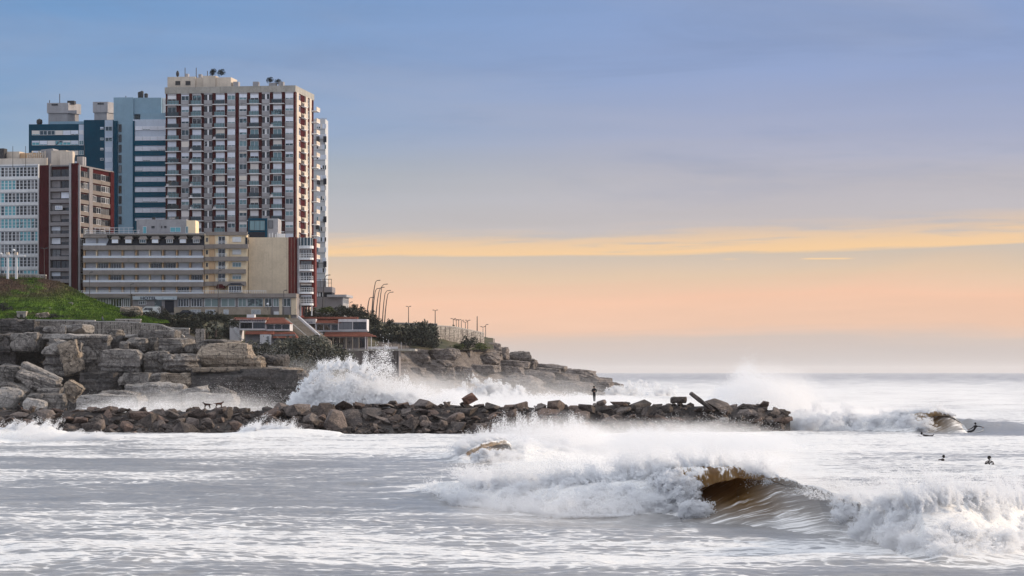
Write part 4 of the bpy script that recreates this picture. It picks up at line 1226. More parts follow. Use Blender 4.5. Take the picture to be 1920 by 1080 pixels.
def boulder(px, py, Y, w, label, group, k, h=None, rot=None, mesh=None):
    c = P(px, py, Y)
    s = w * Y / F / 2
    o = link('boulder', mesh or HULLS[k % 26], None, c, rot or (R(random.uniform(-28, 28)), R(random.uniform(-30, 30)), R(random.uniform(0, 360))), (s, s, (h or random.uniform(0.8, 1.2)) * s))
    return tag(o, label, 'boulder', group)
BOULDER_L = ['dark wet boulder at the waterline foot of the breakwater', 'dark boulder just above the foot of the breakwater', 'brown boulder halfway up the breakwater', 'brown angular boulder below the crest of the breakwater', 'flat dark boulder on the crest of the breakwater']
cnt = 0
for row, (Yr, frac, wmin, wmax, step) in enumerate(((294.0, 0.93, 15, 36, 27.0), (295.4, 0.72, 17, 46, 27.5), (297.0, 0.49, 18, 50, 28.0), (299.0, 0.26, 18, 50, 28.5), (301.0, 0.09, 20, 44, 28.5))):
    px = -90 + row * 7.0
    while px < 1476:
        top = jtop(px); bot = 812.0
        py = top + (bot - top) * frac + random.uniform(-4, 4) + 3
        w = (wmin + (wmax - wmin) * random.random() ** 1.4) * (1.0 + 0.6 * (random.random() ** 3))
        if px > 1420 and row < 4: w *= 0.8
        boulder(px + random.uniform(-7, 7), py, Yr + random.uniform(-0.5, 0.5), w, BOULDER_L[row] + (', in its left third' if px < 430 else ', in its middle stretch' if px < 960 else ', in its misty right part'), 'boulders of the breakwater', random.randrange(26), h=random.uniform(0.6, 1.15) * (0.75 if row == 4 else 1))
        cnt += 1
        px += step * random.uniform(0.75, 1.2)
print('boulders', cnt)
sm_ = MB()
for _ in range(1100):
    px = random.uniform(-100, 1474); fr = random.random()
    Yr = 293.3 + 8.5 * (1 - fr); py = jtop(px) + (813 - jtop(px)) * fr + 2
    c = P(px, py, Yr); s_ = random.uniform(0.2, 0.75)
    h_ = HULLS[random.randrange(26)]
    M_ = Matrix.Rotation(random.uniform(0, 6), 3, 'Z') @ Matrix.Rotation(random.uniform(-1, 1), 3, 'X')
    sm_.add([c + M_ @ (v.co * s_) for v in h_.vertices], [tuple(p_.vertices) for p_ in h_.polygons])
tag(sm_.build('small_stones', jetty_m), 'smaller broken stones filling the gaps of the rock breakwater', None, None, 'stuff')
block(869, 741, 891, 756, 299.5, 1.2, red_rock, 'reddish squared stone standing alone on top of the breakwater', 777, rot=20, roll=-28, name='boulder', cat='boulder', n=8, chips=4, rough=0.03)
block(1290, 750, 1342, 756, 298, 1.3, jetty_m, 'long slab tilted up into the air on the right part of the breakwater', 778, rot=8, roll=38, name='boulder', cat='boulder', n=8, chips=5, rough=0.04)
fb = block(1258, 744, 1288, 756, 299.5, 1.5, jetty_m, 'flat dark block lying on the crest left of the tilted slab', 790, name='boulder', cat='boulder', n=6)
pr = hull_rock(779, 13, 0.7); pr.materials.append(cliff_pale)
boulder(1357, 789, 293, 22, 'pale boulder low on the right part of the breakwater', None, 0, 1.0, (0, 0, 0), pr)
boulder(1433, 759, 301, 24, 'pointed dark rock near the right end of the breakwater crest', None, 3, 0.7)
boulder(1128, 755, 300, 22, 'rounded brown boulder just right of the standing person', None, 7, 0.8, None, None)

# ---- grass hill and the ground of the town
def grass_material():
    m, g, out = new_mat('hill_grass')
    b = g.n('ShaderNodeBsdfPrincipled')
    pos = g.n('ShaderNodeNewGeometry').outputs['Position']
    n1 = g.noise(pos, 0.16, 5, 0.6, 0.5)
    n2 = g.noise(g.mapping(pos, (0.5, 0.5, 0.5), (0, R(38), 0)), 1.0, 6, 0.7)
    tr = g.noise(g.mapping(pos, (0.10, 1.0, 1.5), (0, R(33), 0)), 1.0, 5, 0.62, 0.8)
    c = g.mix(g.ss(n2, 0.32, 0.68), (0.045, 0.10, 0.014), (0.15, 0.24, 0.030))
    c = g.mix(g.m('MULTIPLY', g.ss(tr, 0.52, 0.40), 0.8), c, (0.020, 0.040, 0.012))
    sp = g.n('ShaderNodeSeparateXYZ'); g.link(pos, sp.inputs[0])
    # bare brown earth at upper left
    e = g.m('MULTIPLY', g.ss(sp.outputs[2], 20.5, 24.5), g.ss(sp.outputs[0], -86.0, -96.0))
    e = g.m('MAXIMUM', g.m('MULTIPLY', e, g.ss(n1, 0.34, 0.5)), g.m('MULTIPLY', g.ss(n1, 0.62, 0.70), 0.9))
    c = g.mix(e, c, g.mix(n2, (0.05, 0.032, 0.026), (0.17, 0.11, 0.08)))
    g.link(c, b.inputs['Base Color'])
    b.inputs['Roughness'].default_value = 0.95
    b.inputs['Specular IOR Level'].default_value = 0.1
    bp = g.n('ShaderNodeBump'); bp.inputs['Distance'].default_value = 0.5
    g.link(g.m('ADD', n2, tr), bp.inputs['Height']); g.link(bp.outputs[0], b.inputs['Normal'])
    g.link(b.outputs[0], out.inputs[0])
    return m
grass_m = grass_material()
HILL = [(-260, 505), (0, 521), (85, 523), (108, 529), (130, 541), (160, 557), (190, 569), (220, 578), (262, 592), (300, 603)]
ribbon('grass_hill', [[(-260, 606, 504), (310, 606, 504)], [(x, y * 0.25 + 604 * 0.75, 510) for x, y in HILL], [(x, y * 0.62 + 604 * 0.38, 518) for x, y in HILL], [(x, y * 0.93 + 604 * 0.07, 527) for x, y in HILL],
                      [(x, y, 532) for x, y in HILL], [(x, y + 6, 540) for x, y in HILL], [(-260, 560, 550), (310, 606, 550)]],
       grass_m, 220, 80, 0.7, 6.0, 31, 'steep green grass slope with bare brown earth at upper left', pxr=(-260, 310))
asphalt = mat('asphalt', (0.06, 0.06, 0.062), 0.9, 0.3, 0.2, 0.02)
earth = mat('earth', (0.10, 0.085, 0.06), 0.95, 0.5, 0.3, 0.1, col2=(0.035, 0.045, 0.02))
# town plateau: one sheet well behind the cliffs
MB().box(-190, -47.6, 546, 900, 10, 19.3).build('town_ground', earth)['kind'] = 'structure'
MB().box(-110, -56, 546.5, 550.2, 19.304, 19.32).build('road', asphalt)['kind'] = 'structure'
for nm, lb in (('town_ground', 'dull earth plateau under the hotel and towers'), ('road', 'asphalt coast road in front of the hotel')):
    bpy.data.objects[nm]['label'] = lb
ribbon('headland_slope', [[(420, 700, 560), (560, 690, 600), (720, 662, 632), (830, 655, 655), (925, 655, 690)],
                          [(420, 640, 575), (560, 640, 612), (720, 648, 642), (830, 646, 664), (925, 650, 698)],
                          [(420, 604, 590), (560, 600, 630), (640, 598, 640), (720, 622, 662), (830, 630, 682), (925, 640, 712)],
                          [(420, 590, 600), (560, 578, 650), (640, 576, 660), (690, 590, 670), (720, 606, 680), (830, 612, 700), (925, 634, 722)],
                          [(420, 590, 640), (560, 578, 700), (640, 576, 700), (690, 590, 700), (720, 607, 700), (830, 613, 716), (925, 640, 735)]],
       earth, 120, 40, 0.8, 6.0, 44, 'earth and scrub slope of the headland behind the restaurant', pxr=(420, 925))

# ---- dry stone walls: a backing with many small stones set proud of it
stone_m = mat('dry_stone', (0.42, 0.38, 0.34), 0.9, 0.4, 0.8, 0.05, rand=0.1, col2=(0.20, 0.175, 0.16))
stone_dark = mat('wall_joints', (0.08, 0.07, 0.065), 0.95)
cop_m = mat('coping', (0.48, 0.45, 0.42), 0.85, 0.3, 0.6)
def stone_wall(name, label, top, bot, Y0, Y1, sw=0.55, sh=0.32, thick=1.0, coping=True, col=None):
    """top / bot: pixel polylines"""
    root = empty(name, P(top[0][0], bot[0][1], Y0), 0, label, 'wall')
    inv = -root.location
    x0, x1 = top[0][0], top[-1][0]
    def Yat(px): return Y0 + (Y1 - Y0) * (px - x0) / (x1 - x0)
    n = max(2, int((x1 - x0) / 8))
    core, st, cp = MB(), MB(), MB()
    rr = random.Random(hash(name) % 1000 + len(label))
    pxs = np.linspace(x0, x1, n + 1)
    for a, b in zip(pxs[:-1], pxs[1:]):
        q = []
        for dy in (0.0, thick):
            for px in (a, b):
                q.append((px, dy))
        tl, tr_, bl, br = [P(a, interp(a, top), Yat(a)), P(b, interp(b, top), Yat(b)), P(a, interp(a, bot), Yat(a)), P(b, interp(b, bot), Yat(b))]
        off = Vector((0, thick, 0))
        core.hexa([v + inv for v in (bl, br, br + off, bl + off, tl, tr_, tr_ + off, tl + off)])
        up = Vector((0, 0, 0.22)); o2 = Vector((0, -0.16, 0)); o3 = Vector((0, thick + 0.1, 0))
        if coping:
            sh_ = (tr_ - tl) * 0.012
            cp.hexa([v + inv for v in (tl + o2 + sh_, tr_ + o2 - sh_, tr_ + o3 - sh_, tl + o3 + sh_, tl + o2 + up + sh_, tr_ + o2 + up - sh_, tr_ + o3 + up - sh_, tl + o3 + up + sh_)])
        # stones on this stretch
        width = (tr_ - tl).length
        h0 = min(tl.z, tr_.z) - max(bl.z, br.z)
        rows_ = max(1, int(h0 / sh))
        for r_ in range(rows_):
            z = tl.z - (r_ + 1) * sh
            t = rr.random() * 0.4 * sw
            while t < width:
                w = sw * rr.uniform(0.6, 1.4)
                e = min(t + w - 0.05, width)
                p0 = tl.lerp(tr_, t / width); p1 = tl.lerp(tr_, max(e, t + 0.1) / width)
                zz0 = z - (tl.z - min(p0.z, tl.z)); d = rr.uniform(0.05, 0.18); hh = sh * rr.uniform(0.78, 0.95)
                zb = min(zz0, p0.z - (r_ + 1) * sh)
                if zb > min(bl.z, br.z) - 0.1:
                    st.hexa([Vector(v) + inv for v in ((p0.x, p0.y - d, zb), (p1.x, p1.y - d, zb + rr.uniform(-.03, .03)), (p1.x, p1.y, zb), (p0.x, p0.y, zb), (p0.x + .03, p0.y - d, zb + hh), (p1.x - .02, p1.y - d, zb + hh), (p1.x, p1.y, zb + hh), (p0.x, p0.y, zb + hh))])
                t += w
    core.build('wall_core', stone_dark, root)
    o = st.build('stonework', col or stone_m, root); o['kind'] = 'stuff'
    if coping:
        c = cp.build('coping', cop_m, root)
    return root
stone_wall('dry_stone_wall', 'long low dry stone wall along the cliff top below the grass', [(-200, 601), (60, 601), (178, 602)], [(-200, 612), (60, 614), (178, 612)], 497, 497)
stone_wall('dry_stone_wall', 'tall stretch of dry stone wall with fine courses in the middle of the cliff top', [(158, 604), (216, 604), (262, 606)], [(158, 626), (216, 630), (262, 634)], 494, 494)
stone_wall('dry_stone_wall', 'short raised bit of wall with a pale coping at the foot of the grass', [(216, 600), (264, 600)], [(216, 605), (264, 605)], 496, 496)
stone_wall('dry_stone_wall', 'stepped end of the dry stone wall falling to the right', [(262, 607), (300, 609), (330, 622), (345, 632)], [(262, 622), (300, 626), (330, 636), (345, 640)], 493, 490)
stone_wall('dry_stone_wall', 'pale low wall right of the cliff top behind the stone pillar', [(318, 616), (355, 617)], [(318, 626), (355, 627)], 500, 500)
stone_wall('stone_pillar', 'ruined stone pillar standing on the rocks in front of the palm', [(366, 616), (384, 616)], [(366, 645), (384, 645)], 482, 482, coping=False)
stone_wall('retaining_wall', 'pale graffitied stone retaining wall on the headland point', [(818, 611), (850, 613), (880, 619), (908, 625)], [(818, 640), (850, 648), (880, 648), (908, 646)], 672, 690, 0.9, 0.45)
stone_wall('hill_wall', 'rough stone parapet with square openings on top of the grass hill', [(-160, 514), (0, 514), (86, 517)], [(-160, 524), (0, 524), (86, 526)], 533, 533, 0.5, 0.3, coping=True)
stone_wall('dark_wall', 'dark low wall topped with a rail behind the headland bushes', [(640, 604), (700, 605), (820, 608)], [(640, 612), (820, 614)], 690, 690, 0.9, 0.4, coping=True)

ribbon('cove_slope', [[(250, 740, 462), (640, 740, 520)], [(250, 668, 482), (460, 700, 500), (640, 700, 540)], [(250, 628, 505), (380, 640, 515), (460, 660, 520), (640, 664, 552)],
                      [(250, 606, 520), (380, 612, 530), (430, 640, 528), (560, 655, 545), (640, 655, 560)], [(250, 594, 546), (420, 596, 546), (560, 600, 560), (640, 604, 575)], [(250, 592.5, 549), (420, 592.5, 549), (560, 592, 580), (640, 596, 600)]],
       earth, 110, 50, 0.9, 5.0, 61, 'scrubby slope down to the cove between the left cliff and the restaurant', pxr=(250, 640))
# ================================================================== BUILDINGS
maroon = mat('maroon_brick', (0.060, 0.008, 0.012), 0.85, 0.35, 0.5, 0.02, 10, 0.25, spec=0.05)
maroon2 = mat('red_brick', (0.13, 0.022, 0.020), 0.85, 0.3, 0.5, 0.02, 10, 0.2)
panel = mat('precast_panel', (0.345, 0.34, 0.36), 0.85, 0.25, 0.35, 0.0, 8, 0.40, rand=0.10)
creamp = mat('cream_panel', (0.60, 0.52, 0.44), 0.85, 0.2, 0.4, 0.0, 8, 0.35, rand=0.08)
concrete = mat('stained_concrete', (0.36, 0.345, 0.32), 0.9, 0.35, 0.3, 0.03, 6, 0.6)
whitep = mat('white_paint', (0.70, 0.71, 0.73), 0.6, 0.15, 0.5, 0.0, 8, 0.2)
slabm = mat('balcony_slab', (0.80, 0.80, 0.82), 0.7, 0.2, 0.5, 0.0, 8, 0.25, rand=0.1)
frame_w = mat('white_frame', (0.68, 0.70, 0.73), 0.5, 0.1)
frame_d = mat('dark_frame', (0.05, 0.05, 0.055), 0.5, 0.1)
metal_d = mat('dark_metal', (0.045, 0.045, 0.05), 0.5, 0.2)
shut = mat('roller_shutter', (0.74, 0.78, 0.88), 0.7, 0.12, 1.5, rand=0.16, rcol=(0.60, 0.55, 0.50))
shut_h = mat('hotel_shutter', (0.74, 0.77, 0.85), 0.7, 0.12, 1.5, rand=0.08)
teal = mat('teal_paint', (0.001, 0.080, 0.135), 0.85, 0.2, 0.25, 0, 8, 0.15, spec=0.03)
teal_d = mat('deep_teal_paint', (0.001, 0.055, 0.10), 0.85, 0.2, 0.25, 0, 8, 0.15, spec=0.03)
bluegrey = mat('blue_grey_render', (0.24, 0.37, 0.47), 0.85, 0.15, 0.12, 0, 8, 0.2)
palebl = mat('pale_blue_panel', (0.52, 0.59, 0.70), 0.8, 0.12, 0.3, 0, 8, 0.15, rand=0.06)
band_m = mat('parapet_band', (0.25, 0.22, 0.205), 0.9, 0.2, 0.4, 0.0, 8, 0.3)
ochre = mat('ochre_render', (0.60, 0.40, 0.24), 0.85, 0.15, 0.4, 0, 8, 0.15)
creamr = mat('cream_render', (0.84, 0.68, 0.47), 0.85, 0.15, 0.4, 0, 8, 0.2)
beigew = mat('beige_blank_wall', (0.60, 0.50, 0.375), 0.9, 0.22, 0.25, 0.02, 5, 0.22)
roof_d = mat('dark_slate', (0.018, 0.022, 0.035), 0.7, 0.3, 0.8)
stoneb = mat('beige_stone_base', (0.36, 0.30, 0.24), 0.9, 0.4, 0.8, 0.04, 3, 0.3)
tile_m = mat('terracotta_tiles', (0.22, 0.075, 0.05), 0.85, 0.35, 0.8, 0.04, 9, 0.3, rand=0.1)
rest_w = mat('weathered_white_wall', (0.62, 0.60, 0.62), 0.85, 0.2, 0.5, 0, 8, 0.5)
greyp = mat('grey_pilaster', (0.23, 0.215, 0.225), 0.85, 0.2, 0.5, 0, 8, 0.3)
g_blue = glass_mat('glass_blue', (0.02, 0.045, 0.06), (0.20, 0.34, 0.38), 0.42)
g_dark = glass_mat('glass_dark', (0.012, 0.014, 0.020), (0.20, 0.20, 0.21), 0.70)
g_cyan = glass_mat('glass_cyan', (0.02, 0.05, 0.07), (0.16, 0.52, 0.60), 0.36)
g_shop = glass_mat('glass_shop', (0.03, 0.045, 0.045), (0.22, 0.30, 0.29), 0.35)

MC = {}
def cached(key, fn):
    if key not in MC:
        MC[key] = fn()
    return MC[key]

def win_meshes(w, h, cols, rows, fm, gm, t=0.07):
    def fr():
        m = MB()
        m.box(0, w, -0.05, 0.06, 0, t).box(0, w, -0.05, 0.06, h - t, h).box(0, t, -0.05, 0.06, t, h - t).box(w - t, w, -0.05, 0.06, t, h - t)
        for c in range(1, cols):
            x = w * c / cols
            m.box(x - t * 0.45, x + t * 0.45, -0.04, 0.05, t, h - t)
        for r_ in range(1, rows):
            z = h * r_ / rows
            m.box(t, w - t, -0.035, 0.045, z - t * 0.35, z + t * 0.35)
        return m.mesh('window', fm)
    def pn():
        return MB().box(t * 0.5, w - t * 0.5, 0.01, 0.03, t * 0.5, h - t * 0.5).mesh('pane', gm)
    k = (round(w, 2), round(h, 2), cols, rows, fm.name, gm.name)
    return cached(('f',) + k, fr), cached(('p',) + k, pn)

def shutter_mesh(w, h, sm):
    def f():
        m = MB()
        n = 5
        for i in range(n):
            m.box(0.03, w - 0.03, -0.07, -0.055, h * i / n + 0.012, h * (i + 1) / n - 0.006)
        m.box(0.03, w - 0.03, -0.055, -0.045, 0, h)
        return m.mesh('shutter', sm)
    return cached(('s', round(w, 2), round(h, 2), sm.name), f)

def window(par, x, z, w, h, y=0.0, cols=2, rows=1, fm=None, gm=None, sh=0.0, sm=None, rot=0.0, name='window', t=0.07):
    a, b = win_meshes(w, h, cols, rows, fm or frame_w, gm or g_blue, t)
    o = link(name, a, par, (x, y, z), (0, 0, rot))
    link('pane', b, o)
    if sh > 0.02:
        q = max(0.1, round(sh * 5) / 5) * h
        link('shutter', shutter_mesh(w, q, sm or shut), o, (0, 0, h - q))
    return o

def rail_mesh(w, d, h, m, n, glass=None, bars=True):
    def f():
        k = MB()
        k.box(0, w, -d, -d + 0.05, h - 0.06, h)
        k.box(0, 0.05, -d, 0, h - 0.06, h).box(w - 0.05, w, -d, 0, h - 0.06, h)
        k.box(0, w, -d, -d + 0.04, h * 0.5, h * 0.5 + 0.04)
        for i in range(n + 1):
            x = (w - 0.05) * i / n
            k.box(x, x + 0.05, -d + 0.002, -d + 0.048, 0, h - 0.06)
        return k.mesh('railing', m)
    return cached(('r', round(w, 2), d, h, m.name, n), f)

class Bld:
    def __init__(self, name, label, px_l, px_r, Y, th, py_base, cat='building'):
        self.c, self.s = math.cos(R(th)), math.sin(R(th))
        self.R = (WX(px_r, Y), Y)
        a = (px_l - CX) / F
        self.W = (self.R[0] - a * Y) / (self.c + a * self.s)
        self.O = (self.R[0] - self.W * self.c, Y + self.W * self.s)
        self.z0 = WZ(py_base, Y)
        self.root = empty(name, (self.O[0], self.O[1], self.z0), -R(th), label, cat)
    def x(self, px, y=0.0):
        a = (px - CX) / F
        ox, oy = self.O[0] + y * self.s, self.O[1] + y * self.c
        return (a * oy - ox) / (self.c + a * self.s)
    def z(self, py, x=None, y=0.0):
        x = self.W if x is None else x
        return WZ(py, self.O[1] - x * self.s + y * self.c) - self.z0
    def t(self, px):
        a = (px - CX) / F
        return (a * self.R[1] - self.R[0]) / (self.s - a * self.c)
    def box(self, name, m, x0, x1, y0, y1, z0, z1, label=None, par=None):
        o = MB().box(x0, x1, y0, y1, z0, z1).build(name, m, par or self.root)
        if label: o['label'] = label
        return o
    def put(self, mesh, name, x, y, z, rz=0.0, par=None):
        return link(name, mesh, par or self.root, (x, y, z), (0, 0, rz))

rnd = random.Random(4)
SIDE = R(90)          # local rotation of pieces on the right hand face

# ---------------------------------------------------------------- the big maroon and grey tower
B = Bld('apartment_tower', 'tallest tower with maroon strips, grey panels and many small balconies', 310, 553, 600, 8, 592)
D = B.t(588)
zt = B.z(172); ztop = B.z(160)
B.box('wall', maroon, 0, B.W, 0.35, D, 0, zt)
B.box('parapet', concrete, -0.15, B.W + 0.15, 0.0, D + 0.1, zt + 0.003, ztop)
fl = (B.z(193.3) - B.z(193.3 + 21.9 * 10)) / 10
cols = [('b', 314, 330, 311, 340), ('w', 339.5, 354.5, 0, 0), ('b', 360.5, 377, 355, 382), ('d', 382.5, 398, 0, 0), ('b', 404.5, 421, 399, 426), ('w', 426, 441, 0, 0),
        ('w', 448, 463, 0, 0), ('b', 469, 484.5, 464, 490.5), ('d', 491, 505.5, 0, 0), ('b', 512, 528, 506, 533), ('w', 534.5, 550, 0, 0)]
for k, (px0, px1) in enumerate(((310.5, 313.5), (331, 338.5), (355.5, 359.5), (398.5, 403.5), (421.4, 425.4), (441.8, 447.2), (463.6, 468.2), (485, 490.3), (506, 511), (529, 533.8), (550.6, 553))):
    B.box('pilaster', maroon, B.x(px0), B.x(px1), 0.06, 0.348, 0, zt - 0.02)
for k in range(14):
    zs = B.z(193.3) - fl * k                       # floor line of this storey
    for kind, a, b, s0, s1 in cols:
        x0, x1 = B.x(a), B.x(b); w = x1 - x0
        if kind == 'b':
            sx0, sx1 = B.x(s0), B.x(s1)
            slab = B.put(cached(('slab', round(sx1 - sx0, 1)), lambda: box_mesh('balcony', slabm, 0, sx1 - sx0, -0.75, 0.34, -0.14, 0.0)), 'balcony', sx0, 0, zs)
            link('railing', rail_mesh(sx1 - sx0, 0.72, 1.0, metal_d, 5), slab, (0, 0, 0.002))
            B.put(cached(('gl', round(sx1 - sx0, 1)), lambda: box_mesh('railing_glass', MATS['glass_blue'], 0.5, sx1 - sx0 - 0.5, -0.66, -0.64, 0.08, 0.9)), 'railing_glass', 0, 0, 0, 0, slab)
            r_ = rnd.random()
            sh = 0.0 if r_ < 0.14 else rnd.choice((0.4, 0.4, 0.6, 0.4, 0.6, 0.8))
            window(B.root, x0, zs + 0.05, w, fl - 0.55, 0.20, 2, 1, gm=g_blue if rnd.random() < 0.7 else g_dark, sh=sh)
            if rnd.random() < 0.3:
                m = MB().box(0.3, 0.9, -0.7, -0.45, 0.0, 0.5).box(1.3, 1.7, -0.6, -0.3, 0, 0.7)
                o = link('balcony_furniture', cached(('bf', 1), lambda: m.mesh('balcony_furniture', rest_w)), slab)
            B.put(cached(('hd', round(w, 1)), lambda: box_mesh('lintel', panel, 0, w, 0.02, 0.34, 0, 0.36)), 'lintel', x0, 0, zs + fl - 0.5)
        else:
            B.put(cached(('sp', round(w, 1)), lambda: box_mesh('spandrel', panel, 0, w, -0.04, 0.34, 0, 0.95)), 'spandrel', x0, 0, zs + 0.03)
            B.put(cached(('hd2', round(w, 1)), lambda: box_mesh('lintel', panel, 0, w, 0.0, 0.34, 0, 0.38)), 'lintel', x0, 0, zs + fl - 0.42)
            if kind == 'w':
                sh = rnd.choice((0.0, 0.2, 0.4, 0.6, 0.6, 0.8, 1.0, 1.0))
                window(B.root, x0 + 0.04, zs + 0.98, w - 0.08, fl - 1.42, 0.12, 2, 1, gm=g_blue, sh=sh)
            else:
                B.put(cached(('mid', 1), lambda: box_mesh('middle_panel', whitep, 0, 0.34, 0.03, 0.3, 0, fl - 1.42)), 'middle_panel', x0 + w / 2 - 0.17, 0, zs + 0.98)
                window(B.root, x0 + 0.02, zs + 0.98, w / 2 - 0.2, fl - 1.42, 0.15, 1, 1, gm=g_dark, fm=frame_w if rnd.random() < .4 else frame_d)
                window(B.root, x0 + w / 2 + 0.18, zs + 0.98, w / 2 - 0.2, fl - 1.42, 0.15, 1, 1, gm=g_dark, fm=frame_w if rnd.random() < .4 else frame_d)
    # right hand face: cream bays between maroon strips, floor lines, corner balconies
    if k < 19:
        for (q0, q1) in ((558.2, 562.8), (565.5, 570.6)):
            t0, t1 = B.t(q0), B.t(q1)
            B.put(cached(('ss', q0), lambda: box_mesh('side_panel', creamp, 0, 0.22, 0, t1 - t0, 0, 1.0)), 'side_panel', B.W + 0.0, t0, zs + 0.02)
        t0, t1 = B.t(564.6), B.t(571.2)
        B.put(cached(('sb', 1), lambda: box_mesh('side_balcony', slabm, 0, 0.8, 0, t1 - t0, -0.12, 0)), 'side_balcony', B.W, t0, zs)
        B.put(cached(('sb2', 1), lambda: box_mesh('side_parapet', creamp, 0.7, 0.8, 0, t1 - t0, 0.002, 0.95)), 'side_parapet', B.W, t0, zs)
        t0, t1 = B.t(582.5), B.t(588)
        e = B.put(cached(('eb', 1), lambda: box_mesh('end_balcony', slabm, 0, 1.5, 0, t1 - t0 + 0.5, -0.14, 0)), 'end_balcony', B.W, t0, zs)
        link('parapet', cached(('eb2', 1), lambda: box_mesh('parapet', creamp, 1.4, 1.5, 0, t1 - t0 + 0.5, 0.002, 0.85)), e)
        window(B.root, B.W + 0.06, zs + 0.5, (B.t(578.5) - B.t(575)), fl - 1.0, B.t(575), 1, 2, fm=frame_w, gm=g_dark, rot=SIDE)
        window(B.root, B.W + 0.06, zs + 1.05, (B.t(562) - B.t(558.6)), fl - 1.4, B.t(558.6), 1, 1, fm=frame_w, gm=g_dark, rot=SIDE)
for q0, q1 in ((554.6, 558), (571.6, 574.6), (579, 582.2)):
    B.box('side_pilaster', creamp, B.W + 0.002, B.W + 0.30, B.t(q0), B.t(q1), 0, zt - 0.02)
# roof
def roofbox(b, px0, px1, py0, py1, yin, depth, m, name='plant_room', par=None, base=None):
    x0, x1 = b.x(px0, yin), b.x(px1, yin)
    z1 = b.z(py0, (x0 + x1) / 2, yin)
    z0 = b.z(py1, (x0 + x1) / 2, yin) if base is None else base
    return b.box(name, m, x0, x1, yin, yin + depth, z0, z1, None, par)
base = ztop - 0.4
for px0, px1, py0, dpt, yin in ((314, 366, 144, 6, 3), (366, 380, 146, 5, 3.5), (380, 404, 142, 6, 3), (404, 433, 145, 6, 3.4)):
    roofbox(B, px0, px1, py0, 0, yin, dpt, creamp, base=base)
for px0, px1, py0 in ((329, 338, 152), (348, 357, 152)):
    x0, x1 = B.x(px0, 3), B.x(px1, 3)
    B.box('vent_opening', metal_d, x0, x1, 2.9, 3.0, B.z(159.6, x0, 3), B.z(py0, x0, 3))
for px0, px1, py0 in ((437, 447, 153), (474, 484, 153), (522, 531, 153), (372, 377, 139), (347, 352, 138), (504, 517, 155)):
    roofbox(B, px0, px1, py0, 0, 4, 1.5, panel, 'chimney', base=base)
for px0, py0 in ((333, 135), (347, 127), (368, 127), (389, 133)):
    x0 = B.x(px0, 5)
    MB().tube([(x0, 5, base), (x0, 5, B.z(py0, x0, 5))], 0.09).build('antenna', metal_d, B.root)
x0 = B.x(333, 5); MB().lathe([(0.01, 0.0), (0.3, 0.3), (0.4, 0.8), (0.3, 1.3), (0.02, 1.6)], (x0, 5, B.z(144, x0, 5) - 0.1)).build('roof_vent', metal_d, B.root)

# ---------------------------------------------------------------- pale grey tower behind, with dark boxes
G = Bld('grey_tower', 'pale grey tower with small dark box windows behind the right edge of the tallest tower', 560, 610, 690, 3, 592)
DG = 6
zt = G.z(223)
G.box('wall', mat('pale_grey_render', (0.52, 0.53, 0.55), 0.85, 0.15, 0.3, 0, 8, 0.2), 0, G.W, 0, DG, 0, zt)
n = 16
for k in range(n):
    py = 233 + 19.3 * k
    z = G.z(py + 8)
    for j in range(5):
        x0 = G.x(593.5 + j * 3.7)
        window(G.root, x0, z, G.x(597) - G.x(593.6), 1.25, -0.05, 1, 1, fm=frame_w, gm=g_dark if rnd.random() < 0.4 else g_blue, sh=rnd.choice((0, 0.6, 1, 1, 1, 1)), sm=shut)
    G.box('joint', metal_d, 0, G.W, -0.02, 0.0, z - 0.32, z - 0.26)
for py, px in ((262, 609), (262, 596), (341, 609), (341, 597), (412, 609), (425, 595), (496, 609), (497, 594), (556, 592)):
    x0 = G.x(px - 2)
    G.box('box_window', roof_d if px > 600 else metal_d, x0, G.x(px + 3.5), -0.9, -0.14, G.z(py + 5), G.z(py - 6))
for i in range(9):
    x0 = G.x(592 + i * 2.4)
    G.box('battlement', panel, x0, x0 + 0.12, 0.1, 0.4, zt, zt + 0.3)

# ---------------------------------------------------------------- teal apartment blocks
T = Bld('teal_apartment_block', 'dark teal apartment block with long white window bands at far left', 54, 215, 640, 4, 592)
zt = T.z(232)
xs = T.x(158)
T.box('wall', teal_d, 0, xs, 0, 16, 0, zt)
T.box('stair_wall', teal_d, xs + 0.002, T.x(215), -0.5, 16, 0, T.z(225))
for py in (244, 263, 282, 302):
    for j in range(6):
        window(T.root, T.x(60 + j * 14.6), T.z(py + 8.5), T.x(74) - T.x(60), T.z(py) - T.z(py + 8.5), -0.05, 2, 1, fm=frame_w, gm=g_cyan, sh=rnd.choice((0, 0.4, 1, 1, 0.8)))
    window(T.root, T.x(148.5), T.z(py + 8), T.x(157) - T.x(148.5), T.z(py) - T.z(py + 8), -0.05, 2, 1, fm=frame_w, gm=g_blue, sh=rnd.choice((0, 1)))
for px0 in (148,):
    T.box('corner_strip', palebl, T.x(147.8), T.x(158), -0.03, -0.002, T.z(272), T.z(233))
for i, py in enumerate((239, 259, 278, 297)):
    window(T.root, T.x(189), T.z(py + 4), T.x(195) - T.x(189), 0.6, -0.55, 2, 1, fm=frame_w, gm=g_blue if i % 2 else g_dark, sh=0 if i % 2 else 0.6)
T.box('pale_strip', palebl, T.x(197.5), T.x(212.5), -0.62, -0.505, 0, T.z(225.5))
for k in range(10):
    py = 238 + 19.5 * k
    window(T.root, T.x(198.5), T.z(py + 8), T.x(211.5) - T.x(198.5), 1.15, -0.68, 2, 1, fm=frame_w, gm=g_cyan if k == 0 else g_blue, sh=rnd.choice((0.2, 0.6, 1, 1)) if k else 0)
T.box('roof_terrace', bluegrey, T.x(89), T.x(157), 2, 2.3, zt - 0.1, T.z(227, None, 2))
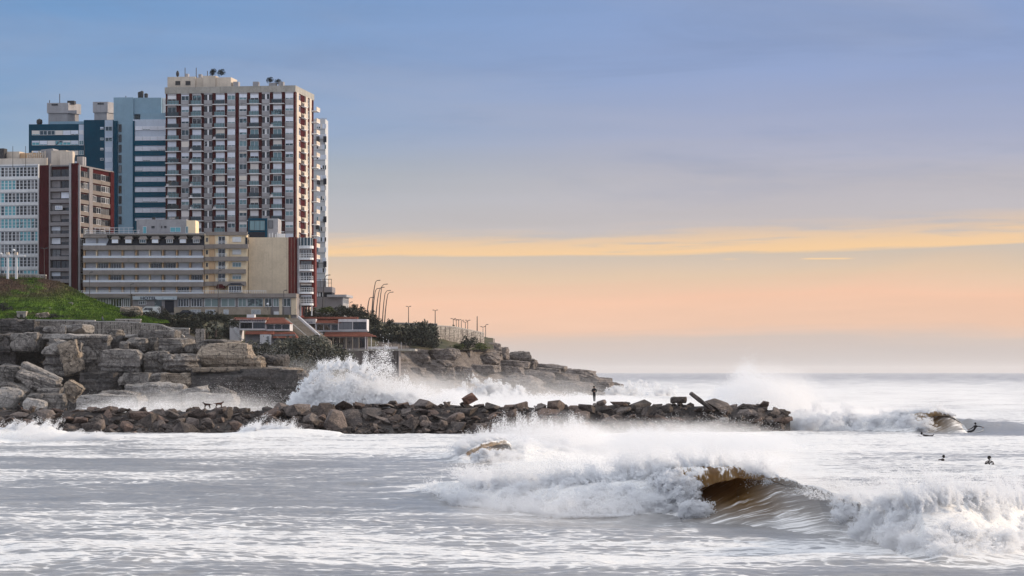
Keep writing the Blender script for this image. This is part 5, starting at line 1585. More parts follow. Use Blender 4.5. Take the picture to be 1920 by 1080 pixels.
def penthouse(b, pxa, pxb, pxc, py0, py1, py2, yin, name='water_tower'):
    """overhanging rooftop tank room on a narrower stem, its sunlit side turned right"""
    x0, x1 = b.x(pxa, yin), b.x(pxb, yin)
    d = 6.0
    m = MB().hexa([(x0, yin, b.z(py1, x0, yin)), (x1, yin, b.z(py1, x0, yin)), (b.x(pxc, yin + d), yin + d, b.z(py1, x0, yin) + .2), (x0, yin + d, b.z(py1, x0, yin)),
                   (x0, yin, b.z(py0, x0, yin)), (x1, yin, b.z(py0, x0, yin)), (b.x(pxc, yin + d), yin + d, b.z(py0, x0, yin) + .2), (x0, yin + d, b.z(py0, x0, yin))])
    o = m.build(name, panel, b.root)
    m = MB().hexa([(x0 + .3, yin + .3, b.z(py2, x0, yin)), (x1 - .3, yin + .3, b.z(py2, x0, yin)), (b.x(pxc, yin + d) - .5, yin + d - .4, b.z(py2, x0, yin)), (x0 + .3, yin + d, b.z(py2, x0, yin)),
                   (x0 + .3, yin + .3, b.z(py1, x0, yin) - .003), (x1 - .3, yin + .3, b.z(py1, x0, yin) - .003), (b.x(pxc, yin + d) - .5, yin + d - .4, b.z(py1, x0, yin) + .197), (x0 + .3, yin + d, b.z(py1, x0, yin) - .003)])
    m.build('stem', panel, o)
    window(o, x0 + 1.2, b.z(py0 + 5, x0, yin), 1.6, 0.4, yin - 0.04, 2, 1, fm=frame_d, gm=g_dark)
    return o
penthouse(T, 88, 128, 152, 193, 212, 234, 3)
penthouse(T, 174, 202, 222, 191, 211, 228, 3)
T.box('roof_tank', metal_d, T.x(126, 4), T.x(139, 4), 4, 6, T.z(193.6, None, 4), T.z(188, None, 4))
MB().lathe([(0.5, 0), (0.8, 0.9), (0.7, 1.5), (0.1, 1.8)], (T.x(74, 4), 4, zt)).build('roof_tank', metal_d, T.root)
for px0, pa, pb in ((112, 175, 193), (93, 187, 193), (236, 180, 186)):
    MB().tube([(T.x(px0, 5), 5, T.z(pb, None, 5)), (T.x(px0, 5), 5, T.z(pa, None, 5))], 0.1).build('antenna', metal_d, T.root)

S = Bld('teal_banded_block', 'tall blue grey slab with teal and white window bands left of the tallest tower', 213, 316, 628, 4, 592)
S.box('wall', bluegrey, S.x(213), S.x(250), 0, 14, 0, S.z(182))
S.box('upper_wall', bluegrey, S.x(250) + 0.002, S.x(302), 0.4, 14, S.z(213), S.z(182.5))
S.box('edge_wall', whitep, S.x(302) + 0.002, S.x(309), 1.5, 14, S.z(213), S.z(182))
S.box('roof_house', bluegrey, S.x(264), S.x(316), -0.6, 0.398, S.z(224), S.z(212))
S.box('top_band', palebl, S.x(251), S.x(316), -0.8, 13, 0, S.z(224.2))
S.box('stair_strip', teal_d, S.x(213.5), S.x(221), -0.4, -0.002, 0, S.z(226))
for k in range(10):
    window(S.root, S.x(222.5), S.z(247 + 19.2 * k), S.x(228) - S.x(222.5), 1.9, -0.06, 1, 2, fm=frame_d, gm=g_dark)
S.box('corner_strip', teal_d, S.x(250.5), S.x(254), -1.0, -0.802, 0, S.z(227))
for k in range(10):
    py = 237.0 + 19.3 * k
    if k > 1:
        S.box('teal_band', teal, S.x(254) + 0.002, S.x(316), -0.95, -0.802, S.z(py - 2.5), S.z(py - 11.5))
    for j in range(4):
        window(S.root, S.x(255 + j * 14.2), S.z(py + 7.5), S.x(268.8) - S.x(255), S.z(py) - S.z(py + 7.5), -0.88, 3, 1, fm=frame_w, gm=g_blue, sh=rnd.choice((0.8, 1, 1, 1, 1)), sm=shut_h)
S.box('teal_foot', teal, S.x(254) + 0.002, S.x(316), -0.96, -0.803, 0, S.z(414))
for px0, w_, h_ in ((262, 0.9, 1.3), (266, 0.8, 1.5), (274, 0.9, 0.9)):
    MB().lathe([(w_ * 0.5, 0), (w_ * 0.55, h_), (0.1, h_ + 0.2)], (S.x(px0, 5), 5, S.z(182.6, None, 5))).build('roof_tank', metal_d, S.root)

# ---------------------------------------------------------------- white gridded block at far left
Wb = Bld('white_grid_block', 'white block gridded with cyan and dark panes at the left frame edge', -150, 73, 575, 12, 592)
zt = Wb.z(309)
Wb.box('wall', palebl, 0, Wb.W, 0.12, 15, 0, zt)
Wb.box('roof_edge', whitep, 0, Wb.W, -0.3, 0.118, zt - 0.15, zt + 0.15)
Wb.box('corner_post', whitep, Wb.x(71), Wb.x(73), -0.25, 0.1, 0, zt - 0.152)
DKB = [[1, 1, 0, 1, 1, 1], [0, 0, 1, 1, 1, 1], [0, 1, 0, 1, 1, 1], [0, 0, 0, 1, 1, 1], [0, 0, 0, 0, 0, 0], [1, 1, 1, 0, 0, 0], [1, 1, 1, 1, 1, 1], [0, 0, 0, 1, 1, 1], [0, 0, 0, 0, 0, 0]]
for k in range(9):
    py = 311.5 + 24.2 * k
    Wb.box('floor_band', whitep, 0, Wb.x(71) - 0.01, -0.22, 0.1, Wb.z(py + 24.2 + 0.5), Wb.z(py + 24.2 - 4.5))
    for j in range(-10, 10):
        px = 1.6 + j * 7.05
        kk = min(5, max(0, int((px) / 12)))
        dk = DKB[k][kk] if px > -4 else (j + k) % 3 == 0
        window(Wb.root, Wb.x(px), Wb.z(py + 19.5), Wb.x(px + 7.0) - Wb.x(px), Wb.z(py + 1) - Wb.z(py + 19.5), 0.0, 1, 3, fm=frame_w, gm=g_dark if dk else g_cyan, t=0.11)
# rooftop clutter of the white and maroon blocks
Wb.box('parapet', creamp, 0, Wb.x(88, 2), 2, 2.4, zt, Wb.z(296, None, 2))
Wb.box('roof_room', creamp, Wb.x(-20, 4), Wb.x(36, 4), 4, 9, zt, Wb.z(283, None, 4))
Wb.box('roof_room', ochre, Wb.x(36, 4), Wb.x(82, 4), 4.5, 8, zt, Wb.z(286, None, 4))
Wb.box('roof_room', metal_d, Wb.x(-4, 3), Wb.x(9, 3), 2.5, 4.4, zt, Wb.z(277, None, 3))
m = MB().prism([(Wb.x(84, 4), zt), (Wb.x(112, 4), zt + 0.5), (Wb.x(100, 4), Wb.z(279, None, 4)), (Wb.x(78, 4), Wb.z(281, None, 4))], 3.5, 7)
m.build('sloping_roof_light', panel, Wb.root)
for j in range(9):
    Wb.box('louvre', creamp, Wb.x(52 + j * 4, 3), Wb.x(53.4 + j * 4, 3), 2.8, 3.2, zt, Wb.z(289 - (j % 3) * 3, None, 3))

# ---------------------------------------------------------------- maroon and grey block
M = Bld('maroon_block', 'maroon and grey block with dark balconies between the white grid block and the hotel', 74, 146, 562, 13, 600)
DM = M.t(211)
zt = M.z(306)
M.box('wall', maroon, 0, M.W, 0.5, DM, 0, zt - 0.6)
M.box('corner_wall', maroon, 0, M.x(93), -0.1, 0.498, 0, zt - 0.3)
M.box('pilaster', greyp, M.x(93) + 0.002, M.x(95), -0.4, 0.498, 0, zt)
M.box('pilaster', panel, M.x(131), M.x(134.6), -0.5, 0.498, 0, zt)
M.box('corner_column', maroon, M.x(134.8), M.W, -0.3, 0.498, 0, zt)
fl = (M.z(335) - M.z(335 + 21.4 * 9)) / 9
for k in range(10):
    zs = M.z(336 + 21.4 * k)
    M.box('balcony_front', greyp, M.x(95) + 0.004, M.x(131) - 0.004, -0.35, -0.2, zs - 0.15, zs + 0.62)
    M.box('floor_slab', greyp, M.x(95) + 0.004, M.x(131) - 0.004, -0.198, 0.498, zs - 0.15, zs)
    for j, (a, b) in enumerate(((95.5, 112.5), (113.5, 130.5))):
        window(M.root, M.x(a), zs + 0.02, M.x(b) - M.x(a), fl - 0.3, 0.40, 2, 1, fm=frame_d, gm=g_dark, sh=rnd.choice((0, 0.4, 0.4, 0.6, 0.6)) if k > 0 else 0, sm=greyp if rnd.random() < 0.6 else shut)
    # side face
    for (qa, qb) in ((148, 164), (171, 188), (188.6, 204)):
        ta, tb = M.t(qa), M.t(qb)
        for e in ((0, 0.5), (0.5, 1.0)):
            window(M.root, M.W + 0.10, zs + 0.62, (tb - ta) * 0.5 - 0.02, fl - 1.15, ta + (tb - ta) * e[0], 2, 1, fm=frame_d if rnd.random() < 0.6 else frame_w, gm=g_dark, rot=SIDE)
        M.put(cached(('ms', qa), lambda: box_mesh('side_spandrel', mat('taupe_panel', (0.20, 0.172, 0.16), 0.85, 0.2), 0, 0.35, 0, tb - ta, 0, 0.85)), 'side_spandrel', M.W, ta, zs - 0.25)
for q0, q1, mm in ((146.3, 147.8, panel), (164.2, 170.8, greyp), (204.3, 210.8, maroon)):
    M.box('side_pilaster', mm, M.W + 0.002, M.W + 0.42, M.t(q0), M.t(q1), 0, zt - 0.5)
M.box('roof_slab', greyp, M.x(93), M.W + 0.3, 0.2, DM, zt - 0.598, zt - 0.3)
M.box('roof_house', creamp, M.x(96, 4), M.x(124, 4), 4, 9, zt - 0.3, M.z(281, None, 4))
M.box('roof_house', creamp, M.x(112, 3), M.x(136, 3), 3, 3.9, zt - 0.3, M.z(283, None, 3))
M.box('chimney', panel, M.x(144, 9), M.x(155, 9), 9, 11, zt - 0.3, M.z(293, None, 9))
for px0 in (48, 24, 158):
    MB().tube([(M.x(px0, 6), 6, zt - 0.3), (M.x(px0, 6), 6, M.z(271, None, 6))], 0.06).build('antenna', metal_d, M.root)
# white notice hung on the balconies
nb = MB().box(M.x(105), M.x(118.5), -0.46, -0.42, M.z(393), M.z(385.5)).build('hanging_notice', whitep, M.root)
lt = MB()
for r_, (za, n_, ww) in enumerate(((388.0, 3, 0.42), (391.0, 6, 0.16))):
    for i in range(n_):
        xa = M.x(106.3 + i * (11.5 / n_))
        lt.box(xa, xa + ww * 0.9, -0.475, -0.462, M.z(za + 0.7), M.z(za - 0.9))
lt.build('lettering', mat('notice_blue', (0.10, 0.16, 0.35), 0.7), nb)

# ---------------------------------------------------------------- hotel
H = Bld('hotel', 'long beige hotel with balcony bands, black mansard roof and dormers', 158, 466, 556, 2, 590)
xr = H.x(383)
yW = 0.9
H.box('wall', mat('grey_render', (0.46, 0.45, 0.45), 0.85, 0.2, 0.4), 0, xr, yW, 14, 0, H.z(437))
H.box('wing_wall', creamr, xr + 0.002, H.x(462), 0.3, 14, 0, H.z(438))
rows = [460, 483.5, 506.5, 529, 552]
bays = [169.5, 193, 217, 242, 269, 292, 319, 344, 369]
hotel_rail = frame_w
rail_glass = mat('frosted_rail', (0.64, 0.69, 0.78), 0.4, 0.15, 0.8)
for i, py in enumerate(rows):
    z1, z0 = H.z(py), H.z(py + 8.5)
    xe = xr
    o = H.box('balcony_band', band_m, -0.1, xe - 0.01, -0.9, -0.6, z0, z1)
    H.box('floor_slab', band_m, -0.1, xe - 0.01, -0.598, yW - 0.002, z0 + 0.2, z0 + 0.4, None, o)
    if i == 0: xe = H.x(200)
    k = MB()
    k.box(-0.1, xe - 0.01, -0.85, -0.79, z1 + 0.40, z1 + 0.47).box(-0.1, xe - 0.01, -0.84, -0.8, z1 + 0.2, z1 + 0.24)
    x = -0.1
    while x < xe - 0.05:
        k.box(x, x + 0.05, -0.845, -0.795, z1, z1 + 0.4); x += 0.55
    ro = k.build('railing', hotel_rail, H.root)
    MB().box(-0.08, xe - 0.03, -0.82, -0.81, z1 + 0.02, z1 + 0.38).build('rail_infill', rail_glass, ro)
    # windows of this storey, above the band
    for j, bx in enumerate(bays):
        x0, x1 = H.x(bx - 10.0), H.x(bx + 9.0)
        if i == 0 and j > 1: continue
        op = (i, j) in ((2, 1), (2, 2), (2, 5), (2, 6), (3, 2), (3, 3), (3, 8), (4, 7), (2, 0))
        window(H.root, x0, z0 + 0.42, x1 - x0, H.z(py - 14.0) - z0 - 0.42, yW - 0.08, 4 if op else 3, 1, fm=frame_w, gm=g_dark, sh=(0.6 if op and j in (0, 3) else 0 if op else 1.0), sm=shut_h)
for bx in [157.5 + 0.6] + [(a + b) / 2 for a, b in zip(bays[:-1], bays[1:])] + [381.5]:
    H.box('bay_divider', ochre if rnd.random() < 0.8 else creamr, H.x(bx - 0.8), H.x(bx + 0.9), -0.35, yW - 0.002, H.z(552) , H.z(463))
H.box('top_parapet', band_m, -0.1, H.x(202), -0.9, 0.9, H.z(445.5), H.z(440.5))
H.box('roof_band', band_m, -0.1, H.x(383), -0.95, 0.9, H.z(440.3), H.z(438.8)).data
# mansard
z0, z1 = H.z(460.5), H.z(438.5)
man = MB().add([(H.x(200), -0.62, z0), (xr - 0.02, -0.62, z0), (xr - 0.02, 3, z0), (H.x(200), 3, z0), (H.x(207), 1.4, z1 + .25), (xr - 0.02, 1.4, z1 + .25), (xr - 0.02, 3, z1 + .25), (H.x(207), 3, z1 + .25)],
               [(0, 3, 2, 1), (4, 5, 6, 7), (0, 1, 5, 4), (1, 2, 6, 5), (2, 3, 7, 6), (3, 0, 4, 7)]).build('mansard_roof', roof_d, H.root)
for j, bx in enumerate(bays[2:]):
    xa, xb = H.x(bx - 8.6), H.x(bx + 8.6); wa, wb = H.x(bx - 6.2), H.x(bx + 6.2)
    zb, zc, ze = H.z(456.2), H.z(448.5), H.z(441.5)
    d = MB().hexa([(wa, -0.75, zb), (wb, -0.75, zb), (wb, 1, zb), (wa, 1, zb), (wa, -0.75, zc), (wb, -0.75, zc), (wb, 1, zc), (wa, 1, zc)])
    d.hexa([(xa, -1.0, zc + .003), (xb, -1.0, zc + .003), (xb, 1.0, zc + .003), (xa, 1.0, zc + .003), (xa + 0.5, -0.6, ze), (xb - 0.3, -0.6, ze), (xb - 0.3, 1, ze), (xa + 0.5, 1, ze)])
    dm = d.build('dormer', band_m, man)
    window(H.root, wa + 0.05, zb + 0.05, wb - wa - 0.1, zc - zb - 0.08, -0.82, 3, 1, fm=frame_w, gm=g_cyan if j in (2,) else g_dark, sh=1.0 if j in (0, 1, 3, 5) else 0, sm=shut_h, name='dormer_window')
# right wing: recessed ochre stair strip and loggias
H.box('ochre_strip', ochre, H.x(392), H.x(402), 0.1, 0.298, 0, H.z(441))
H.box('roof_parapet', band_m, H.x(386), H.x(464), -0.2, 0.5, H.z(441), H.z(434.5))
for i, py in enumerate((458, 481.5, 505, 528)):
    H.box('wing_band', band_m, H.x(383) + 0.05, H.x(402), -0.25, 0.298, H.z(py + 8), H.z(py))
    H.box('wing_band', band_m, H.x(402) + 0.004, H.x(466 if i < 2 else 461), -0.95, 0.298, H.z(py + 8), H.z(py))
    window(H.root, H.x(386), H.z(py - 5), H.x(389.5) - H.x(386), 0.85, 0.22, 1, 1, fm=frame_d, gm=g_dark)
    window(H.root, H.x(409), H.z(py + 1), H.x(422) - H.x(409), H.z(py - 15) - H.z(py + 1), 0.22, 2, 1, fm=frame_w, gm=g_dark, sh=rnd.choice((0, 0.4)), sm=maroon if i == 0 else shut_h)
    window(H.root, H.x(435.5), H.z(py - 4.5), H.x(452) - H.x(435.5), H.z(py - 14) - H.z(py - 4.5), 0.22, 3, 1, fm=frame_w, gm=g_blue, sh=(1, 1, 0.2, 0.4)[i], sm=whitep)
    H.put(cached(('hr', 1), lambda: rail_mesh(H.x(426) - H.x(407), 0.9, 0.7, frame_w, 8)), 'railing', H.x(407), 0, H.z(py))
    H.box('loggia_post', creamr, H.x(423), H.x(429), -0.3, 0.298, H.z(py) + .003, H.z(py - 15.2))
H.box('dark_return', roof_d, H.x(460) , H.x(464), -0.1, 0.298, H.z(458) + .01, H.z(445))
# bay window with a little dark hip roof above the terrace
bw = MB().box(H.x(430), H.x(456), -1.6, 0.29, H.z(549), H.z(535.5)).build('bay_window', creamr, H.root)
window(bw, H.x(431), H.z(548.6), H.x(455) - H.x(431), H.z(536.5) - H.z(548.6), -1.68, 5, 1, fm=frame_w, gm=g_dark)
MB().add([(H.x(428), -1.9, H.z(535.4)), (H.x(458), -1.9, H.z(535.4)), (H.x(458), 0.2, H.z(535.4)), (H.x(428), 0.2, H.z(535.4)), (H.x(436), -0.6, H.z(529.5)), (H.x(450), -0.6, H.z(529.5)), (H.x(450), 0.2, H.z(529.5)), (H.x(436), 0.2, H.z(529.5))],
         [(0, 3, 2, 1), (4, 5, 6, 7), (0, 1, 5, 4), (1, 2, 6, 5), (2, 3, 7, 6), (3, 0, 4, 7)]).build('bay_roof', roof_d, bw)
m = MB().prism([(H.x(406), H.z(541)), (H.x(424), H.z(541)), (H.x(418), H.z(533)), (H.x(409), H.z(533))], -1.2, 0.25); m.build('awning', maroon, H.root)
# rooftop room and terrace screens of the hotel
H.box('roof_room', panel, H.x(250), H.x(344), 4, 9, H.z(437), H.z(411, None, 4))
H.box('roof_room', creamr, H.x(344) + .003, H.x(361), 4.0, 8.8, H.z(437), H.z(413, None, 4))
window(H.root, H.x(319, 4), H.z(435, None, 4), H.x(339, 4) - H.x(319, 4), 1.1, 3.94, 2, 1, gm=g_cyan)
window(H.root, H.x(268, 4), H.z(438, None, 4), H.x(275, 4) - H.x(268, 4), 1.6, 3.94, 1, 1, gm=g_cyan)
for q in ((284, 290), (302, 304), (308, 312)):
    window(H.root, H.x(q[0], 4), H.z(427.5, None, 4), H.x(q[1], 4) - H.x(q[0], 4), 0.5, 3.94, 1, 1, gm=g_dark, fm=frame_d)
window(H.root, H.x(348, 4), H.z(437, None, 4), H.x(353, 4) - H.x(348, 4), 1.5, 3.94, 1, 1, gm=g_blue)
k = MB()
for px0 in list(range(160, 262, 9)):
    x = H.x(px0, 1.2); k.box(x, x + 0.06, 1.2, 1.26, H.z(440), H.z(426 if 172 < px0 < 250 else 432))
k.box(H.x(160, 1.2), H.x(262, 1.2), 1.2, 1.25, H.z(431), H.z(430.4)).box(H.x(176, 1.2), H.x(250, 1.2), 1.2, 1.25, H.z(426.5), H.z(425.8)).box(H.x(160, 1.2), H.x(262, 1.2), 1.2, 1.25, H.z(435), H.z(434.5))
k.build('terrace_screen', frame_w, H.root)
MB().lathe([(0.02, 0), (0.5, 0.12), (0.85, 0.35)], (H.x(322, 5), 5, H.z(411, None, 5))).build('dish_antenna', whitep, H.root)
MB().box(H.x(285, 5), H.x(290, 5), 5, 6, H.z(411, None, 5), H.z(407, None, 5)).build('roof_unit', metal_d, H.root)

# ---- glazed ground floor and terrace under the hotel
Gf = Bld('hotel_ground_floor', 'low glazed ground floor and terrace wall under the long beige hotel', 150, 556, 551, 2, 592)
Gf.box('roof_edge', band_m, -0.2, Gf.x(556), -0.6, 7, Gf.z(558), Gf.z(550.3))
Gf.box('wall', greyp, Gf.x(180), Gf.x(556), 0.3, 7, Gf.z(602), Gf.z(558) - .003)
k = MB()
for a, b in ((140, 500),):
    k.box(Gf.x(a), Gf.x(b), -0.55, -0.5, Gf.z(545.3), Gf.z(544.6)).box(Gf.x(a), Gf.x(b), -0.55, -0.51, Gf.z(547.5), Gf.z(547.1))
    x = Gf.x(a)
    while x < Gf.x(b):
        k.box(x, x + 0.05, -0.55, -0.5, Gf.z(550.3), Gf.z(545)); x += 0.5
k.build('terrace_railing', frame_w, Gf.root)
for a, b, g_ in ((182, 204, g_dark), (207, 228, g_dark), (231, 246, g_dark), (333, 354, g_dark), (358, 379, g_dark), (383, 409, g_shop), (414, 441, g_shop), (446, 462, g_shop), (463, 493, g_shop), (496, 510, g_shop), (512, 523, g_shop), (530, 545, g_shop)):
    window(Gf.root, Gf.x(a), Gf.z(575), Gf.x(b) - Gf.x(a), Gf.z(559) - Gf.z(575), 0.2, 4 if g_ is g_dark else 2, 1, fm=frame_w, gm=g_, t=0.1, name='shop_window')
Gf.box('pier', beigew, Gf.x(494), Gf.x(496), -0.1, 0.29, Gf.z(590), Gf.z(559))
Gf.box('pier', beigew, Gf.x(523.5), Gf.x(529), -0.1, 0.29, Gf.z(590), Gf.z(559))
Gf.box('pier', beigew, Gf.x(546), Gf.x(556), -0.1, 0.29, Gf.z(590), Gf.z(559))
# stone base with white lattice windows
sb = Gf.box('stone_base', stoneb, Gf.x(328), Gf.x(508), -1.2, 0.29, Gf.z(604), Gf.z(576))
def lattice(par, x, z, w, h, y, nx, nz):
    m = MB()
    for i in range(nx + 1): m.box(x + w * i / nx - .04, x + w * i / nx + .04, y - 0.05, y, z, z + h)
    for j in range(nz + 1): m.box(x, x + w, y - 0.07, y - 0.052, z + h * j / nz - .04, z + h * j / nz + .04)
    o = m.build('lattice_window', frame_w, par)
    MB().box(x, x + w, y - 0.01, y + 0.0, z, z + h).build('pane', g_dark, o)
    return o
for a, b in ((358, 378), (387, 405), (421, 430), (473, 490)):
    lattice(sb, Gf.x(a), Gf.z(589), Gf.x(b) - Gf.x(a), Gf.z(581) - Gf.z(589), -1.22, 7, 4)
Gf.box('garage_door', whitep, Gf.x(513), Gf.x(523), -0.02, 0.28, Gf.z(597), Gf.z(584))
Gf.box('entrance_wall', greyp, Gf.x(250), Gf.x(332), -0.5, 0.29, Gf.z(592), Gf.z(562))
Gf.box('entrance_glass', g_shop, Gf.x(291), Gf.x(304), -0.56, -0.502, Gf.z(577), Gf.z(563))
window(Gf.root, Gf.x(261), Gf.z(571), Gf.x(275) - Gf.x(261), Gf.z(564) - Gf.z(571), -0.55, 4, 1, fm=frame_w, gm=g_dark)
Gf.box('dark_entrance', roof_d, Gf.x(310), Gf.x(327), -0.54, -0.502, Gf.z(586), Gf.z(563))
sg = Gf.box('sign_board', mat('sign_pale', (0.42, 0.47, 0.52), 0.6, 0.1), Gf.x(250), Gf.x(333), -0.95, -0.62, Gf.z(562), Gf.z(555.5))
def text_mesh(s, size, m, depth=0.03, name='lettering', bold=0.02):
    c = bpy.data.curves.new(name, 'FONT'); c.body = s; c.size = size; c.extrude = depth; c.offset = bold
    o = bpy.data.objects.new(name, c); COL.objects.link(o)
    dg = bpy.context.evaluated_depsgraph_get()
    me = bpy.data.meshes.new_from_object(o.evaluated_get(dg))
    bpy.data.objects.remove(o)
    me.materials.clear(); me.materials.append(m)
    return me
letter_d = mat('letter_dark', (0.02, 0.025, 0.05), 0.6)
tm = text_mesh('HOTEL', 0.82, letter_d)
o = link('lettering', tm, sg, (Gf.x(264.5), -0.98, Gf.z(561.3)), (R(90), 0, 0), (1.35, 1, 1))
pl = MB().box(Gf.x(306), Gf.x(327), -0.975, -0.953, Gf.z(561.2), Gf.z(557.5)).build('name_panel', mat('sign_panel', (0.30, 0.40, 0.46), 0.6), sg)
k = MB()
for i in range(11):
    k.box(Gf.x(308 + i * 1.6), Gf.x(309 + i * 1.6), -0.985, -0.977, Gf.z(560.2), Gf.z(558.4))
k.build('lettering', whitep, pl)

# ---------------------------------------------------------------- blank beige wall house with dark rooftop extension
C = Bld('blank_wall_house', 'tall blank beige party wall with dark red edge and teal glass roof box', 466, 556, 558, 2, 592)
C.box('wall', beigew, 0, C.x(541), 0, 14, C.z(600), C.z(445))
C.box('red_edge', maroon2, C.x(541) + .003, C.x(556), -0.15, 14, C.z(600), C.z(444.5))
for a in (510, 537, 546, 552):
    C.box('joint', stoneb, C.x(a), C.x(a) + 0.05, -0.012 if a < 541 else -0.165, -0.001 if a < 541 else -0.152, C.z(590), C.z(445))
rb = C.box('rooftop_box', teal_d, C.x(465, 2), C.x(501, 2), 2, 8, C.z(446), C.z(409, None, 2))
C.box('rooftop_room', panel, C.x(501, 2) + .003, C.x(521, 2), 2.2, 8, C.z(446), C.z(409.5, None, 2))
window(rb, C.x(468, 2), C.z(432, None, 2), C.x(497, 2) - C.x(468, 2), C.z(413) - C.z(432), 1.94, 3, 1, fm=frame_d, gm=g_blue)
window(rb, C.x(503, 2), C.z(428, None, 2), C.x(512, 2) - C.x(503, 2), C.z(413) - C.z(428), 2.14, 1, 1, fm=frame_d, gm=g_dark)
C.box('dark_base', roof_d, C.x(467, 2), C.x(497, 2), 1.9, 1.998, C.z(445), C.z(434))
C.box('terrace_wall', whitep, C.x(521, 2), C.x(534, 2), 2, 2.4, C.z(445), C.z(437))
for a in (505, 510, 516, 519):
    C.box('roof_post', whitep, C.x(a, 1), C.x(a, 1) + 0.15, 1, 1.2, C.z(445), C.z(438 - (a % 4)))

# ---------------------------------------------------------------- rounded balcony stack
A = Bld('balcony_annex', 'narrow red brick block with a stack of rounded white balconies at its front', 556, 590, 557, 2, 592)
A.box('wall', maroon2, 0, A.W, 0.6, 4, A.z(575), A.z(447))
A.box('side_strip', panel, A.x(557.5), A.x(562), 0.2, 0.598, A.z(572), A.z(446))
def rounded(px0, px1, d, z0, z1, b, thick=None, n=7):
    xa, xb = b.x(px0), b.x(px1); r_ = (xb - xa) / 2
    pts = [(xa, 0.59)] + [(xa + r_ - r_ * math.cos(math.pi * i / n), -d * (math.sin(math.pi * i / n) ** 0.55)) for i in range(n + 1)] + [(xb, 0.59)]
    vs = [(x, y, z0) for x, y in pts] + [(x, y, z1) for x, y in pts]
    m_ = len(pts)
    return MB().add(vs, [tuple(range(m_)), tuple(range(2 * m_ - 1, m_ - 1, -1))] + [(i, i + m_, (i + 1) % m_ + m_, (i + 1) % m_) for i in range(m_)])
for i, py in enumerate((463, 484, 505.5, 526.5, 548, 569.5)):
    fbk = rounded(560.5, 587.5, 1.6, A.z(py + 3.2), A.z(py + (-2 if i == 0 else -0.5)), A).build('balcony', whitep, A.root)
    if i == 0:
        rounded(561, 587, 1.45, A.z(py - 2) + .003, A.z(446), A).build('glazed_screen', g_blue, fbk)
        for q in (565, 571, 577, 583):
            A.box('screen_bar', whitep, A.x(q), A.x(q) + .1, -1.62, -1.4, A.z(py - 2) + .003, A.z(446), None, fbk)
    else:
        k = MB()
        nn = 9; xa, xb = A.x(561), A.x(587); r_ = (xb - xa) / 2
        pts = [Vector((xa + r_ - r_ * math.cos(math.pi * q / nn), -1.5 * (math.sin(math.pi * q / nn) ** 0.55), 0)) for q in range(nn + 1)]
        for e in (0.95, 0.5):
            k.tube([p_ + Vector((0, 0, A.z(py) + e)) for p_ in pts], 0.035, 4)
        for p_ in pts: k.tube([p_ + Vector((0, 0, A.z(py))), p_ + Vector((0, 0, A.z(py) + 0.95))], 0.03, 4)
        k.build('railing', frame_w, fbk)
        window(A.root, A.x(563), A.z(py) + 0.05, A.x(584) - A.x(563), A.z(py - 16) - A.z(py), 0.5, 4, 1, fm=frame_w if i % 2 else frame_d, gm=g_dark, sh=rnd.choice((0, 0.2)))
for q in (562.5, 567, 573, 583):
    A.box('stilt', whitep if q in (562.5, 583) else metal_d, A.x(q), A.x(q) + 0.28, 0.2, 0.5, A.z(592), A.z(572.8))

# ---------------------------------------------------------------- low modern house with roof terrace at the right
L = Bld('dark_terrace_house', 'small dark house with a roof terrace and pale posts below the grey tower', 589, 622, 600, 2, 600)
L.box('lower_wall', roof_d, 0, L.W, 0.4, 7, 0, L.z(545)); L.box('band', greyp, -0.1, L.W + 0.1, -0.2, 7.2, L.z(548), L.z(538))
for q in (594, 598, 604): L.box('post', whitep, L.x(q), L.x(q) + 0.35, 0.1, 0.398, L.z(556), L.z(548))
k = MB()
for q in (592, 600, 608, 615, 621): k.box(L.x(q), L.x(q) + .1, 0, .1, L.z(538), L.z(523))
k.box(L.x(590), L.x(622), 0, 0.1, L.z(524), L.z(523)).box(L.x(612), L.x(622), 0, 0.1, L.z(531), L.z(530.4))
k.build('terrace_frame', metal_d, L.root)
L.box('terrace_wall', panel, L.x(590), L.x(611), 0.6, 1.0, L.z(538), L.z(526))
Q = Bld('flat_roof_pavilion', 'low grey pavilion with a flat overhanging roof and small windows right of the towers', 590, 641, 592, 5, 606)
Q.box('front_wall', greyp, 0, Q.W, 0, 9, 0, Q.z(557)); Q.box('roof_slab', panel, Q.x(614), Q.W + 1.2, -0.8, 9.5, Q.z(557) + .003, Q.z(552.5))
sdw = Q.box('side_wall', panel, Q.W + 0.003, Q.W + 0.25, 0, 9, 0, Q.z(557) - .01)
for i in range(5):
    window(Q.root, Q.W + 0.3, Q.z(569), 0.9, 1.1, 0.6 + i * 1.7, 1, 1, fm=frame_w, gm=g_dark, rot=SIDE)

